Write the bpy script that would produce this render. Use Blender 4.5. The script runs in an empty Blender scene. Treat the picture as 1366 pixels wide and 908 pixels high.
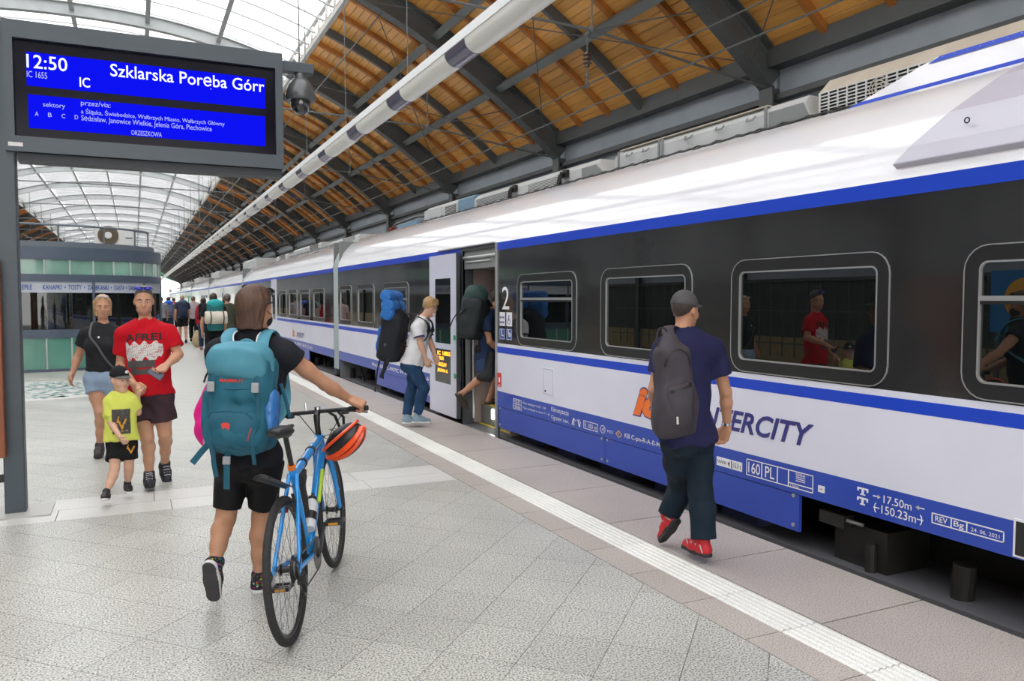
import bpy, math, random
import numpy as np
from mathutils import Vector, Matrix
from math import pi, sin, cos, radians as R

random.seed(7); rng = np.random.default_rng(7)
S = bpy.context.scene
C = S.collection

# ------------------------------------------------------------------ camera, sky, exposure
EYE = 1.65
cam_d = bpy.data.cameras.new('camera'); cam = bpy.data.objects.new('camera', cam_d); C.objects.link(cam)
cam.location = (0, 0, EYE)
PITCH, YAW = 2.9646, 25.3142
cam.rotation_euler = (R(90 - PITCH), 0, R(-YAW))
cam_d.sensor_width = 36; cam_d.lens = 36 * 1062 / 1366; cam_d.clip_end = 600; cam_d.clip_start = .05
S.camera = cam
S.view_settings.view_transform = 'Standard'; S.view_settings.look = 'None'; S.view_settings.gamma = 1
S.view_settings.use_curve_mapping = False
S.view_settings.exposure = 0.93
W = bpy.data.worlds.new('overcast_sky'); S.world = W; W.use_nodes = True
bg = W.node_tree.nodes['Background']; bg.inputs[0].default_value = (1, .985, .955, 1); bg.inputs[1].default_value = 2.0
try:
    S.cycles.use_denoising = True
    S.cycles.max_bounces = 10; S.cycles.transparent_max_bounces = 16
    S.cycles.diffuse_bounces = 5; S.cycles.sample_clamp_indirect = 8
except Exception:
    pass

# ------------------------------------------------------------------ measuring: a point of the picture at a known distance
_f = 1062.; _cp, _sp = cos(R(PITCH)), sin(R(PITCH)); _c, _s = cos(R(YAW)), sin(R(YAW))
def ray(px, py):
    x = (px - 683) / _f; u = -(py - 454) / _f
    y = _cp + u * _sp; z = -_sp + u * _cp
    return np.array((x * _c + y * _s, -x * _s + y * _c, z))
def at_ground(px, py, z=0.0):
    d = ray(px, py); t = (z - EYE) / d[2]; return np.array((d[0] * t, d[1] * t, z))
def at_depth(px, py, dep):
    d = ray(px, py); return d * dep + np.array((0, 0, EYE))
def depth_of(p):
    return (p[0] * _s + p[1] * _c) * _cp - (p[2] - EYE) * _sp

# ------------------------------------------------------------------ materials
MATS = {}
def mat(name, col, rough=.5, metal=0., var=0., vscale=8., bump=0., bscale=60., spec=.5, emit=0., coat=0., trans=0., rnd=0., stretch=None, emitcol=None):
    if name in MATS: return MATS[name]
    m = bpy.data.materials.new(name); m.use_nodes = True; nt = m.node_tree; N = nt.nodes; L = nt.links
    b = N['Principled BSDF']; c4 = (*col, 1)
    b.inputs['Base Color'].default_value = c4; b.inputs['Roughness'].default_value = rough
    b.inputs['Metallic'].default_value = metal; b.inputs['Specular IOR Level'].default_value = spec
    b.inputs['Coat Weight'].default_value = coat; b.inputs['Coat Roughness'].default_value = .06
    if trans: b.inputs['Transmission Weight'].default_value = trans
    if emit:
        b.inputs['Emission Color'].default_value = (*(emitcol or col), 1); b.inputs['Emission Strength'].default_value = emit
    if var or bump or rnd:
        tc = N.new('ShaderNodeTexCoord'); src = tc.outputs['Object']
        if stretch:
            mp = N.new('ShaderNodeMapping'); mp.inputs['Scale'].default_value = stretch; L.new(src, mp.inputs[0]); src = mp.outputs[0]
    if var or rnd:
        n = N.new('ShaderNodeTexNoise'); n.inputs['Scale'].default_value = vscale; n.inputs['Detail'].default_value = 4; L.new(src, n.inputs['Vector'])
        mr = N.new('ShaderNodeMapRange'); mr.inputs[1].default_value = .25; mr.inputs[2].default_value = .75
        mr.inputs[3].default_value = 1 - var; mr.inputs[4].default_value = 1 + var; L.new(n.outputs[0], mr.inputs[0])
        val = mr.outputs[0]
        if rnd:
            oi = N.new('ShaderNodeObjectInfo'); m2 = N.new('ShaderNodeMapRange')
            m2.inputs[3].default_value = 1 - rnd; m2.inputs[4].default_value = 1 + rnd; L.new(oi.outputs['Random'], m2.inputs[0])
            mm = N.new('ShaderNodeMath'); mm.operation = 'MULTIPLY'; L.new(val, mm.inputs[0]); L.new(m2.outputs[0], mm.inputs[1]); val = mm.outputs[0]
        mx = N.new('ShaderNodeVectorMath'); mx.operation = 'SCALE'; mx.inputs[0].default_value = col; L.new(val, mx.inputs['Scale'])
        L.new(mx.outputs[0], b.inputs['Base Color'])
    if bump:
        n2 = N.new('ShaderNodeTexNoise'); n2.inputs['Scale'].default_value = bscale; n2.inputs['Detail'].default_value = 3; L.new(src, n2.inputs['Vector'])
        bp = N.new('ShaderNodeBump'); bp.inputs['Strength'].default_value = bump; bp.inputs['Distance'].default_value = .01
        L.new(n2.outputs[0], bp.inputs['Height']); L.new(bp.outputs[0], b.inputs['Normal'])
    MATS[name] = m; return m

def granite(name, base, dark, light, scale=170., rough=.32, rnd=.05, big=.08):
    m = bpy.data.materials.new(name); m.use_nodes = True; nt = m.node_tree; N = nt.nodes; L = nt.links
    b = N['Principled BSDF']; b.inputs['Roughness'].default_value = rough
    g = N.new('ShaderNodeNewGeometry')
    n = N.new('ShaderNodeTexNoise'); n.inputs['Scale'].default_value = scale; n.inputs['Detail'].default_value = 2; L.new(g.outputs['Position'], n.inputs['Vector'])
    r = N.new('ShaderNodeValToRGB'); e = r.color_ramp.elements
    e[0].position = .37; e[0].color = (*dark, 1); e[1].position = .60; e[1].color = (*light, 1)
    k = e.new(.475); k.color = (*base, 1); k = e.new(.43); k.color = (*[.5 * (a + c) for a, c in zip(base, dark)], 1)
    L.new(n.outputs[0], r.inputs[0])
    n3 = N.new('ShaderNodeTexNoise'); n3.inputs['Scale'].default_value = 1.3; n3.inputs['Detail'].default_value = 5; L.new(g.outputs['Position'], n3.inputs['Vector'])
    mr = N.new('ShaderNodeMapRange'); mr.inputs[1].default_value = .3; mr.inputs[2].default_value = .7; mr.inputs[3].default_value = 1 - big; mr.inputs[4].default_value = 1 + big
    L.new(n3.outputs[0], mr.inputs[0])
    oi = N.new('ShaderNodeObjectInfo'); m2 = N.new('ShaderNodeMapRange'); m2.inputs[3].default_value = 1 - rnd; m2.inputs[4].default_value = 1 + rnd; L.new(oi.outputs['Random'], m2.inputs[0])
    mm = N.new('ShaderNodeMath'); mm.operation = 'MULTIPLY'; L.new(mr.outputs[0], mm.inputs[0]); L.new(m2.outputs[0], mm.inputs[1])
    vs = N.new('ShaderNodeVectorMath'); vs.operation = 'SCALE'; L.new(r.outputs[0], vs.inputs[0]); L.new(mm.outputs[0], vs.inputs['Scale'])
    L.new(vs.outputs[0], b.inputs['Base Color'])
    m4 = N.new('ShaderNodeMapRange'); m4.inputs[3].default_value = rough - .08; m4.inputs[4].default_value = rough + .14; L.new(n3.outputs[0], m4.inputs[0]); L.new(m4.outputs[0], b.inputs['Roughness'])
    MATS[name] = m; return m

def glass(name, tint, opacity_dark=.35, dark=(.01, .012, .012), gloss=.08, rough=.02, ior=1.5, boost=0.):
    """a thin pane: tinted transparency + a dark film + a mirror-like Fresnel reflection"""
    m = bpy.data.materials.new(name); m.use_nodes = True; nt = m.node_tree; N = nt.nodes; L = nt.links
    N.remove(N['Principled BSDF']); out = N['Material Output']
    tr = N.new('ShaderNodeBsdfTransparent'); tr.inputs[0].default_value = (*tint, 1)
    df = N.new('ShaderNodeBsdfDiffuse'); df.inputs[0].default_value = (*dark, 1)
    m1 = N.new('ShaderNodeMixShader'); m1.inputs[0].default_value = opacity_dark; L.new(tr.outputs[0], m1.inputs[1]); L.new(df.outputs[0], m1.inputs[2])
    gl = N.new('ShaderNodeBsdfGlossy'); gl.inputs['Roughness'].default_value = rough
    fr = N.new('ShaderNodeFresnel'); fr.inputs['IOR'].default_value = ior
    ad = N.new('ShaderNodeMath'); ad.operation = 'ADD'; ad.use_clamp = True; ad.inputs[1].default_value = boost; L.new(fr.outputs[0], ad.inputs[0])
    m2 = N.new('ShaderNodeMixShader'); L.new(ad.outputs[0], m2.inputs[0]); L.new(m1.outputs[0], m2.inputs[1]); L.new(gl.outputs[0], m2.inputs[2])
    L.new(m2.outputs[0], out.inputs[0]); MATS[name] = m; return m

# ------------------------------------------------------------------ mesh helpers
def tag(o, label=None, cat=None, group=None, kind=None):
    for k, v in (('label', label), ('category', cat), ('group', group), ('kind', kind)):
        if v: o[k] = v
    return o
def obj(name, me, parent=None, loc=None, rot=None):
    o = bpy.data.objects.new(name, me); C.objects.link(o)
    if loc is not None: o.location = [float(q) for q in loc]
    if rot is not None: o.rotation_euler = rot
    if parent is not None:
        o.parent = parent
        o.matrix_parent_inverse = PINV.get(parent.name, Matrix.Identity(4))
    return o
PINV = {}
def empty(name, loc=(0, 0, 0), label=None, cat=None, group=None, kind=None):
    """an Empty at a thing's base; its parts are given in world coordinates"""
    o = bpy.data.objects.new(name, None); C.objects.link(o); o.location = [float(q) for q in loc]; o.empty_display_size = .1
    PINV[o.name] = Matrix.Translation([-float(q) for q in loc])
    return tag(o, label, cat, group, kind)
def nrm(v):
    v = np.asarray(v, float); n = np.linalg.norm(v); return v / n if n > 1e-9 else v
def frame(z, up=(0, 0, 1)):
    z = nrm(z); x = np.cross(up, z)
    if np.linalg.norm(x) < 1e-4: x = np.cross((0, 1, 0), z)
    x = nrm(x); return x, np.cross(z, x), z

class MB:
    """collects geometry, built into ONE mesh object"""
    def __init__(s): s.v = []; s.f = []; s.n = 0
    def add(s, V, F):
        V = np.asarray(V, float).reshape(-1, 3); s.v.append(V); s.f += [tuple(i + s.n for i in q) for q in F]; s.n += len(V); return s
    def box(s, x0, x1, y0, y1, z0, z1):
        V = [(x, y, z) for x in (x0, x1) for y in (y0, y1) for z in (z0, z1)]
        return s.add(V, [(0, 1, 3, 2), (4, 6, 7, 5), (0, 4, 5, 1), (2, 3, 7, 6), (0, 2, 6, 4), (1, 5, 7, 3)])
    def obox(s, c, ax, ay, az):
        c = np.asarray(c, float); ax, ay, az = map(lambda q: np.asarray(q, float), (ax, ay, az))
        V = [c + i * ax + j * ay + k * az for i in (-1, 1) for j in (-1, 1) for k in (-1, 1)]
        return s.add(V, [(0, 1, 3, 2), (4, 6, 7, 5), (0, 4, 5, 1), (2, 3, 7, 6), (0, 2, 6, 4), (1, 5, 7, 3)])
    def beam(s, a, b, w, h, up=(0, 0, 1)):
        a, b = np.asarray(a, float), np.asarray(b, float); x, y, z = frame(b - a, up)
        return s.obox((a + b) / 2, x * w / 2, y * h / 2, (b - a) / 2)
    def cyl(s, a, b, r0, r1=None, n=10, caps=True):
        r1 = r0 if r1 is None else r1; a, b = np.asarray(a, float), np.asarray(b, float); x, y, z = frame(b - a)
        t = np.arange(n) * 2 * pi / n; cs = np.cos(t)[:, None] * x + np.sin(t)[:, None] * y
        V = np.vstack((a + cs * r0, b + cs * r1)); F = [(i, (i + 1) % n, n + (i + 1) % n, n + i) for i in range(n)]
        if caps: F += [tuple(range(n))[::-1], tuple(range(n, 2 * n))]
        return s.add(V, F)
    def tube(s, P, r, n=8, closed=False, caps=True, flat=None, up=None):
        """sweep a circle (or ellipse: flat = ratio) along points"""
        P = np.asarray(P, float); m = len(P); r = np.full(m, r) if np.isscalar(r) else np.asarray(r, float)
        T = np.gradient(P, axis=0) if not closed else np.roll(P, -1, 0) - np.roll(P, 1, 0)
        T /= np.linalg.norm(T, axis=1)[:, None] + 1e-12
        x = np.cross(up if up is not None else (0, 0, 1), T[0])
        if np.linalg.norm(x) < 1e-3: x = np.cross((0, 1, 0), T[0])
        x = nrm(x); V = []; t = np.arange(n) * 2 * pi / n
        for i in range(m):
            if up is not None:
                xx = np.cross(up, T[i]); x = nrm(xx) if np.linalg.norm(xx) > 1e-3 else x
            x = nrm(x - T[i] * np.dot(x, T[i])); y = np.cross(T[i], x)
            k = 1 if flat is None else flat
            V.append(P[i] + np.cos(t)[:, None] * x * r[i] + np.sin(t)[:, None] * y * r[i] * k)
        F = []
        for i in range(m if closed else m - 1):
            j = (i + 1) % m
            F += [(i * n + k, i * n + (k + 1) % n, j * n + (k + 1) % n, j * n + k) for k in range(n)]
        if caps and not closed: F += [tuple(range(n))[::-1], tuple(range((m - 1) * n, m * n))]
        return s.add(np.vstack(V), F)
    def lathe(s, c, axis, prof, n=24, up=(0, 0, 1)):
        """prof: (radius, distance along axis)"""
        c = np.asarray(c, float); x, y, z = frame(axis, up); t = np.arange(n) * 2 * pi / n
        cs = np.cos(t)[:, None] * x + np.sin(t)[:, None] * y
        V = np.vstack([c + cs * r + z * h for r, h in prof]); m = len(prof)
        F = [(i * n + k, i * n + (k + 1) % n, (i + 1) * n + (k + 1) % n, (i + 1) * n + k) for i in range(m - 1) for k in range(n)]
        return s.add(V, F)
    def prism(s, poly, a, b, close=True):
        """poly: list of 3D points (one end); swept by vector b-a"""
        P = np.asarray(poly, float); d = np.asarray(b, float) - np.asarray(a, float); n = len(P)
        F = [(i, (i + 1) % n, n + (i + 1) % n, n + i) for i in range(n)]
        if close: F += [tuple(range(n))[::-1], tuple(range(n, 2 * n))]
        return s.add(np.vstack((P, P + d)), F)
    def sphere(s, c, r, n=12, m=8, ax=None):
        c = np.asarray(c, float); r = np.full(3, r) if np.isscalar(r) else np.asarray(r, float); V = []
        for i in range(m + 1):
            p = pi * i / m
            for k in range(n): V.append((sin(p) * cos(2 * pi * k / n), sin(p) * sin(2 * pi * k / n), cos(p)))
        V = np.array(V) * r
        if ax is not None: V = V @ np.asarray(ax, float)
        F = [(i * n + k, (i + 1) * n + k, (i + 1) * n + (k + 1) % n, i * n + (k + 1) % n) for i in range(m) for k in range(n)]
        return s.add(V + c, F)
    def mesh(s, name, m, smooth=False, recalc=True, origin=None):
        me = bpy.data.meshes.new(name); V = np.vstack(s.v) if s.v else np.zeros((0, 3))
        if origin is not None: V = V - np.asarray(origin, float)
        me.from_pydata(V.tolist(), [], s.f); me.materials.append(m)
        if recalc:
            import bmesh
            bm = bmesh.new(); bm.from_mesh(me); bmesh.ops.recalc_face_normals(bm, faces=bm.faces); bm.to_mesh(me); bm.free()
        if smooth:
            me.polygons.foreach_set('use_smooth', np.ones(len(me.polygons), bool))
            try: me.set_sharp_from_angle(angle=R(38))
            except Exception: pass
        me.update(); return me
    def build(s, name, m, parent=None, smooth=False, **k):
        return obj(name, s.mesh(name, m, smooth, **k), parent)

def bevel(o, w=.01, seg=2):
    md = o.modifiers.new('bevel', 'BEVEL'); md.width = w; md.segments = seg; md.limit_method = 'ANGLE'; return o

def rrect(w, h, r, n=5):
    """rounded rectangle outline, centred, counter-clockwise"""
    P = []
    for cx, cy, a0 in ((w / 2 - r, h / 2 - r, 0), (-w / 2 + r, h / 2 - r, 90), (-w / 2 + r, -h / 2 + r, 180), (w / 2 - r, -h / 2 + r, 270)):
        for i in range(n + 1):
            a = R(a0 + 90 * i / n); P.append((cx + r * cos(a), cy + r * sin(a)))
    return np.array(P)

def text_geo(body, shear=0., bold=0., space=1.):
    """2D triangles of a line of lettering: verts (x, y), faces; the box of the letters is scaled by the caller"""
    cu = bpy.data.curves.new('lettering', 'FONT'); cu.body = body; cu.size = 1; cu.shear = shear; cu.offset = bold; cu.space_character = space
    cu.resolution_u = 3
    o = bpy.data.objects.new('lettering', cu); me = bpy.data.meshes.new_from_object(o)
    V = np.array([v.co[:] for v in me.vertices]); F = [tuple(p.vertices) for p in me.polygons]
    bpy.data.objects.remove(o); bpy.data.curves.remove(cu); bpy.data.meshes.remove(me)
    return V[:, :2], F
def put_text(mb, body, o, ux, uy, w=None, h=None, shear=0., bold=0., x=0., y=0., anchor='lb', space=1.):
    """lettering in the plane o + ux*x + uy*y; w / h = size of its box"""
    V, F = text_geo(body, shear, bold, space); lo, hi = V.min(0), V.max(0); sz = hi - lo
    sx = w / sz[0] if w else None; sy = h / sz[1] if h else None
    sx = sx or sy; sy = sy or sx
    V = (V - lo) * (sx, sy); ww, hh = sz * (sx, sy)
    if 'c' in anchor: V[:, 0] -= ww / 2
    if 'r' in anchor: V[:, 0] -= ww
    if 'm' in anchor: V[:, 1] -= hh / 2
    if 't' in anchor: V[:, 1] -= hh
    o, ux, uy = (np.asarray(q, float) for q in (o, ux, uy))
    mb.add(o + (V[:, :1] + x) * ux + (V[:, 1:] + y) * uy, F)

# ------------------------------------------------------------------ common materials
M_steel = mat('painted_steel_grey', (.095, .103, .105), .45, var=.12, vscale=3)
M_steel_l = mat('painted_steel_light', (.42, .44, .44), .5, var=.1, vscale=3)
M_purlin = mat('purlin_steel', (.17, .19, .19), .5, var=.1, vscale=2)
M_fascia = mat('fascia_bluegrey', (.36, .41, .46), .4, var=.12, vscale=1.5)
M_black = mat('black_plastic', (.012, .012, .013), .45)
M_white = mat('white_paint', (.8, .8, .8), .45)
M_alu = mat('brushed_aluminium', (.62, .63, .64), .35, metal=.85)
M_chrome = mat('chrome', (.75, .75, .76), .18, metal=1)
M_dark = mat('dark_underframe', (.012, .011, .010), .8, var=.4, vscale=12)
M_signblue = mat('signpost_slate', (.045, .06, .075), .4, var=.08, vscale=4)

# ------------------------------------------------------------------ the platform
XE = 3.875                                            # platform edge towards the train
g_grey = granite('grey_granite', (.40, .405, .375), (.115, .12, .11), (.60, .60, .555), 105, .33)
g_pink = granite('pink_granite', (.43, .385, .355), (.22, .19, .175), (.51, .465, .43), 150, .5, .03)
g_pale = granite('pale_granite', (.56, .56, .535), (.38, .38, .36), (.64, .64, .62), 150, .36, .03)
g_white = granite('white_tactile', (.74, .74, .70), (.55, .55, .52), (.80, .80, .76), 220, .4, .03)
M_joint = mat('mortar_joint', (.16, .16, .15), .8)
b = MB(); b.box(-6.3, XE - .004, -18, 190, -1.1, -.012)
floor = tag(b.build('floor', mat('platform_bed', (.22, .22, .205), .8)), 'long granite paved station platform', kind='structure')

GD, GX, GY = .51, 2.544, 3.95                          # diagonal of the grey slabs, one corner of the grid
def clip(poly, x0, x1, y0, y1):
    for ax, lim, sg in ((0, x0, 1), (0, x1, -1), (1, y0, 1), (1, y1, -1)):
        out = []
        for i in range(len(poly)):
            a, c = poly[i - 1], poly[i]; da, dc = sg * (a[ax] - lim), sg * (c[ax] - lim)
            if (da >= 0) != (dc >= 0):
                t = da / (da - dc); out.append((a[0] + t * (c[0] - a[0]), a[1] + t * (c[1] - a[1])))
            if dc >= 0: out.append(c)
        poly = out
        if not poly: return []
    return poly
def slab(poly, m, z1=0., t=.011, name='slab'):
    P = np.array([(x, y, z1 - t) for x, y in poly]); c = P.mean(0); c[2] = 0
    b = MB(); b.prism(P - c, (0, 0, 0), (0, 0, t)); return obj(name, b.mesh(name, m), floor, loc=c)
full = None; BAND0, BAND1 = 6.74, 7.46
far_mb = MB(); nslab = 0
def inset(poly, d):
    P = np.array(poly); c = P.mean(0); r = np.linalg.norm(P - c, axis=1)[:, None]; return (P - (P - c) / r * d * 1.3).tolist()
for i in range(-45, 4):
    for j in range(-10, 120):
        if (i + j) % 2: continue
        x, y = GX + i * GD / 2, GY + j * GD / 2
        if x > 2.66 + GD or x < -6.5: continue
        dia = [(x + GD / 2, y), (x, y + GD / 2), (x - GD / 2, y), (x, y - GD / 2)]
        for lo, hi in ((-6, BAND0), (BAND1, 60)):
            p = clip(dia, -6.2, 2.64, lo, hi)
            if len(p) < 3: continue
            A = abs(sum(p[k - 1][0] * p[k][1] - p[k][0] * p[k - 1][1] for k in range(len(p)))) / 2
            if A < .0005: continue
            d = x * _s + y * _c; lat = x * _c - y * _s
            vis = d > 1.9 and abs(lat) < d * .70 + .4 and y < 10.2
            if vis and y > 2.0 and nslab < 300:
                q = inset(p, .0016)
                if A > GD * GD / 2 * .999:
                    if full is None: full = slab(inset(dia, .0016), g_grey); nslab += 1
                    else:
                        obj('slab', full.data, floor, loc=(x, y, 0)); nslab += 1
                else: slab(q, g_grey); nslab += 1
            elif y < 32:
                far_mb.prism([(a, c_, -.011) for a, c_ in inset(p, .0016)], (0, 0, 0), (0, 0, .011), close=True)
far_mb.box(-6.2, 2.64, 32.3, 190, -.011, 0)
tag(far_mb.build('outer_slabs', g_grey, floor), kind='stuff')
# the pale cross band, two rows of slabs
def row(x0, x1, y0, y1, n, m, off=0., g=.003, name='slab', z=0.):
    w = (x1 - x0) / n
    for k in range(n): slab([(x0 + k * w + g, y0 + g), (x0 + (k + 1) * w - g, y0 + g), (x0 + (k + 1) * w - g, y1 - g), (x0 + k * w + g, y1 - g)], m, z, name=name)
row(-6.2, 2.64, BAND0, 7.08, 11, g_pale); row(-5.8, 2.64, 7.08, BAND1, 10, g_pale)
# pink border: inner strip, ribbed white tactile strip, outer slabs up to the edge
rib = MB(); rib.box(0, .25, 0, .498, -.011, -.004)
for k in range(6): rib.add([(.012 + k * .0405, 0, -.004), (.018 + k * .0405, 0, .002), (.036 + k * .0405, 0, .002), (.042 + k * .0405, 0, -.004),
                            (.012 + k * .0405, .498, -.004), (.018 + k * .0405, .498, .002), (.036 + k * .0405, .498, .002), (.042 + k * .0405, .498, -.004)],
                           [(0, 1, 5, 4), (1, 2, 6, 5), (2, 3, 7, 6)])
rib_me = rib.mesh('tactile_slab', g_white)
pk = [MB(), MB(), MB()]
pk[0].box(0, .222, 0, .496, -.011, 0); pk[1].box(0, .745, 0, .994, -.011, 0)
pk = [pk[0].mesh('border_slab', g_pink), pk[1].mesh('edge_slab', g_pink)]
for k in range(-4, 34):
    y = 2.94 + .503 * k
    obj('border_slab', pk[0], floor, loc=(2.645, y + .003, 0)); obj('tactile_slab', rib_me, floor, loc=(2.872, y + .003, 0))
for k in range(-3, 18): obj('edge_slab', pk[1], floor, loc=(3.128, 1.92 + 1.006 * k, 0))
for nm, x0, x1, m in (('border_slab', 2.645, 2.867, g_pink), ('tactile_slab', 2.872, 3.122, g_white), ('edge_slab', 3.128, XE, g_pink)):
    b = MB()
    for k in range(165):
        b.box(x0, x1, 20.04 + k, 21.03 + k, -.011, 0)
    tag(b.build(nm, m, floor), kind='stuff')
# inlaid glass mosaic by the kiosk
b = MB(); n = 40
for (r0, r1, m0) in ((0, 1, 0),):
    for k in range(520):
        a = random.random() * 2 * pi; q = math.sqrt(random.random()); cx, cy = -1.75 + 1.5 * q * cos(a), 16.7 + 1.5 * q * sin(a)
        h = random.random() * pi; s_ = .04 + random.random() * .035
        b.add([(cx + s_ * cos(h + t), cy + s_ * sin(h + t), .003) for t in (0, 1.6, 3.0, 4.6)], [(0, 1, 2, 3)])
tag(b.build('mosaic_chips', mat('pale_turquoise_glass', (.34, .50, .50), .2, rnd=.1, var=.45, vscale=9), floor), kind='stuff')
b = MB(); t = np.arange(48) * 2 * pi / 48
b.prism(np.stack((-1.75 + 1.75 * np.cos(t), 16.7 + 1.75 * np.sin(t), np.full(48, -.005)), 1), (0, 0, 0), (0, 0, .0065)); b.build('mosaic_bed', g_pale, floor)

# ------------------------------------------------------------------ track beds
b = MB(); b.box(XE - .02, 12, -20, 190, -1.5, -1.05); b.box(-16, -6.3, -20, 190, -1.5, -1.05); b.box(-60, -16, -20, 190, -1.5, -1.2); b.box(12, 60, -20, 190, -1.5, -1.2)
ground = tag(b.build('ground', mat('ballast', (.055, .05, .045), .9, var=.5, vscale=14, bump=1, bscale=40)), 'dark ballast of the track beds', kind='structure')
TC = 5.45
def track(xc, y0, y1, label):
    t = empty('railway_track', (xc, 0, -1.05), label, 'track')
    sm = MB(); sm.box(-1.25, 1.25, -.12, .12, 0, .14); sme = sm.mesh('sleeper', mat('concrete_sleeper', (.3, .28, .25), .85, var=.3))
    for k in range(int((y1 - y0) / .65)): obj('sleeper', sme, t, loc=(xc, y0 + .65 * k, -1.06))
    for s in (-1, 1):
        r = MB(); x = xc + s * .75
        r.prism([(x - .07, y0, -.92), (x + .07, y0, -.92), (x + .02, y0, -.90), (x + .02, y0, -.81), (x + .036, y0, -.80), (x + .036, y0, -.765), (x - .036, y0, -.765), (x - .036, y0, -.80), (x - .02, y0, -.81), (x - .02, y0, -.90)], (0, y0, 0), (0, y1, 0))
        r.build('rail', mat('rail_steel', (.35, .33, .31), .3, metal=.9), t)
track(TC, -10, 40, 'track under the standing train'); track(-7.85, -10, 90, 'empty track on the far side of the platform')

# ------------------------------------------------------------------ the hall roof
XC, HALF, TOP, RISE, PW = -1.2, 9.2, 8.08, 3.48, 2.3
def arc(X, off=0.):
    dx = abs(X - XC); z = TOP - RISE * (dx / HALF) ** PW
    sl = -RISE * PW / HALF * (dx / HALF) ** (PW - 1) * (1 if X > XC else -1)
    n = np.array((-sl, 1)) / math.hypot(sl, 1); return X + n[0] * off, z + n[1] * off
BAY, RIB0 = 6.15, 8.68
RIBS = [RIB0 + BAY * k for k in range(-4, 27)]
ceiling = empty('ceiling', (XC, 0, 8.1), 'arched station hall roof of steel ribs and orange wooden boarding', kind='structure')
def arc_strip(mb, y0, y1, xs, o0, o1):
    """a curved bar: y0..y1 thick, between offsets o0 and o1 of the arch"""
    V = []; n = len(xs)
    for X in xs:
        (a, za), (c, zc_) = arc(X, o0), arc(X, o1); V += [(a, y0, za), (a, y1, za), (c, y1, zc_), (c, y0, zc_)]
    F = [(4 * i + k, 4 * i + (k + 1) % 4, 4 * i + 4 + (k + 1) % 4, 4 * i + 4 + k) for i in range(n - 1) for k in range(4)] + [(0, 1, 2, 3), (4 * n - 1, 4 * n - 2, 4 * n - 3, 4 * n - 4)]
    mb.add(V, F)
XS_R, XS_L = np.linspace(3.6, 8.05, 22), np.linspace(-10.45, -6.0, 22); XS_M = np.linspace(-6.0, 3.6, 34)
def rib_mesh():
    d = MB(); l = MB(); rv = MB()
    for xs in (XS_R, XS_L):
        arc_strip(d, -.018, .018, xs, .03, .42); arc_strip(d, -.15, .15, xs, .40, .425)
        arc_strip(d, -.13, .13, xs, 0, .03)
        for s in (-1, 1): arc_strip(d, s * .019, s * .03, xs, .03, .12); arc_strip(d, s * .019, s * .03, xs, .33, .40)
    arc_strip(l, -.02, .02, XS_M, .03, .30); arc_strip(l, -.09, .09, XS_M, 0, .03); arc_strip(l, -.08, .08, XS_M, .28, .30)
    for X in np.arange(3.7, 8.0, .085):
        for yy in (-.09, .09): x, z = arc(X, -.004); rv.sphere((x, yy, z), .013, 5, 2)
        for yy, of in ((-.033, .075), (-.033, .365)): x, z = arc(X, of); rv.sphere((x, yy, z), .013, 5, 2)
    return d.mesh('rib', M_steel), l.mesh('skylight_rib', M_steel_l), rv.mesh('rivets', mat('rivet_steel', (.13, .145, .15), .4))
me_rib, me_ribl, me_rv = rib_mesh()
for k, y in enumerate(RIBS):
    r = obj('rib', me_rib, ceiling, loc=(0, y, 0)); PINV[r.name] = Matrix.Translation((0, -y, 0))
    obj('skylight_rib', me_ribl, ceiling, loc=(0, y, 0))
    if 3 <= k < 9:
        q = obj('rivets', me_rv, ceiling, loc=(0, y, 0)); q['kind'] = 'stuff'
    # lower part of the rib: a foot running down behind the train
    b = MB()
    for xx, s in ((8.05, 1), (-10.45, -1)):
        x0 = xx if s > 0 else xx - .0
        b.box(min(xx - .02 * s, xx + .40 * s), max(xx - .02 * s, xx + .40 * s), y - .02, y + .02, -1.05, 4.6)
        b.box(min(xx - .03 * s, xx), max(xx - .03 * s, xx), y - .13, y + .13, -1.05, 4.58); b.box(min(xx + .38 * s, xx + .42 * s), max(xx + .38 * s, xx + .42 * s), y - .15, y + .15, -1.05, 4.9)
    b.build('rib_foot', M_steel, ceiling)
# steel purlins (right and left wooden flanks, skylight)
def purlins(xs, w, hgt, off, m, name):
    for X in xs:
        for k in range(len(RIBS) - 1):
            if k > 11 and k % 3: continue
            y0 = RIBS[k]; y1 = RIBS[k + 1] if k <= 11 else RIBS[min(k + 3, len(RIBS) - 1)]
            (xa, za), (xb, zb) = arc(X, off), arc(X, off + hgt); d = nrm((xb - xa, 0, zb - za)); p = np.array((d[2], 0, -d[0])) * w / 2
            a = np.array((xa, y0 + .03, za)); bq = np.array((xb, y0 + .03, zb)); b = MB()
            b.prism([a - p, a + p, a + p + d * .02, a + d * .02 + p * .15, bq + p * .15, bq - p * .15, a - p * .15 + d * .02, a - p + d * .02], (0, y0 + .03, 0), (0, y1 - .03, 0))
            b.build(name, m, ceiling)
purlins([6.58, 5.25], .15, .24, .14, M_purlin, 'purlin'); purlins([-8.98, -7.65], .15, .24, .14, M_purlin, 'purlin')
purlins([-4.25, -2.7, -1.15, .4, 1.95], .10, .2, .12, M_steel_l, 'skylight_purlin')
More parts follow.
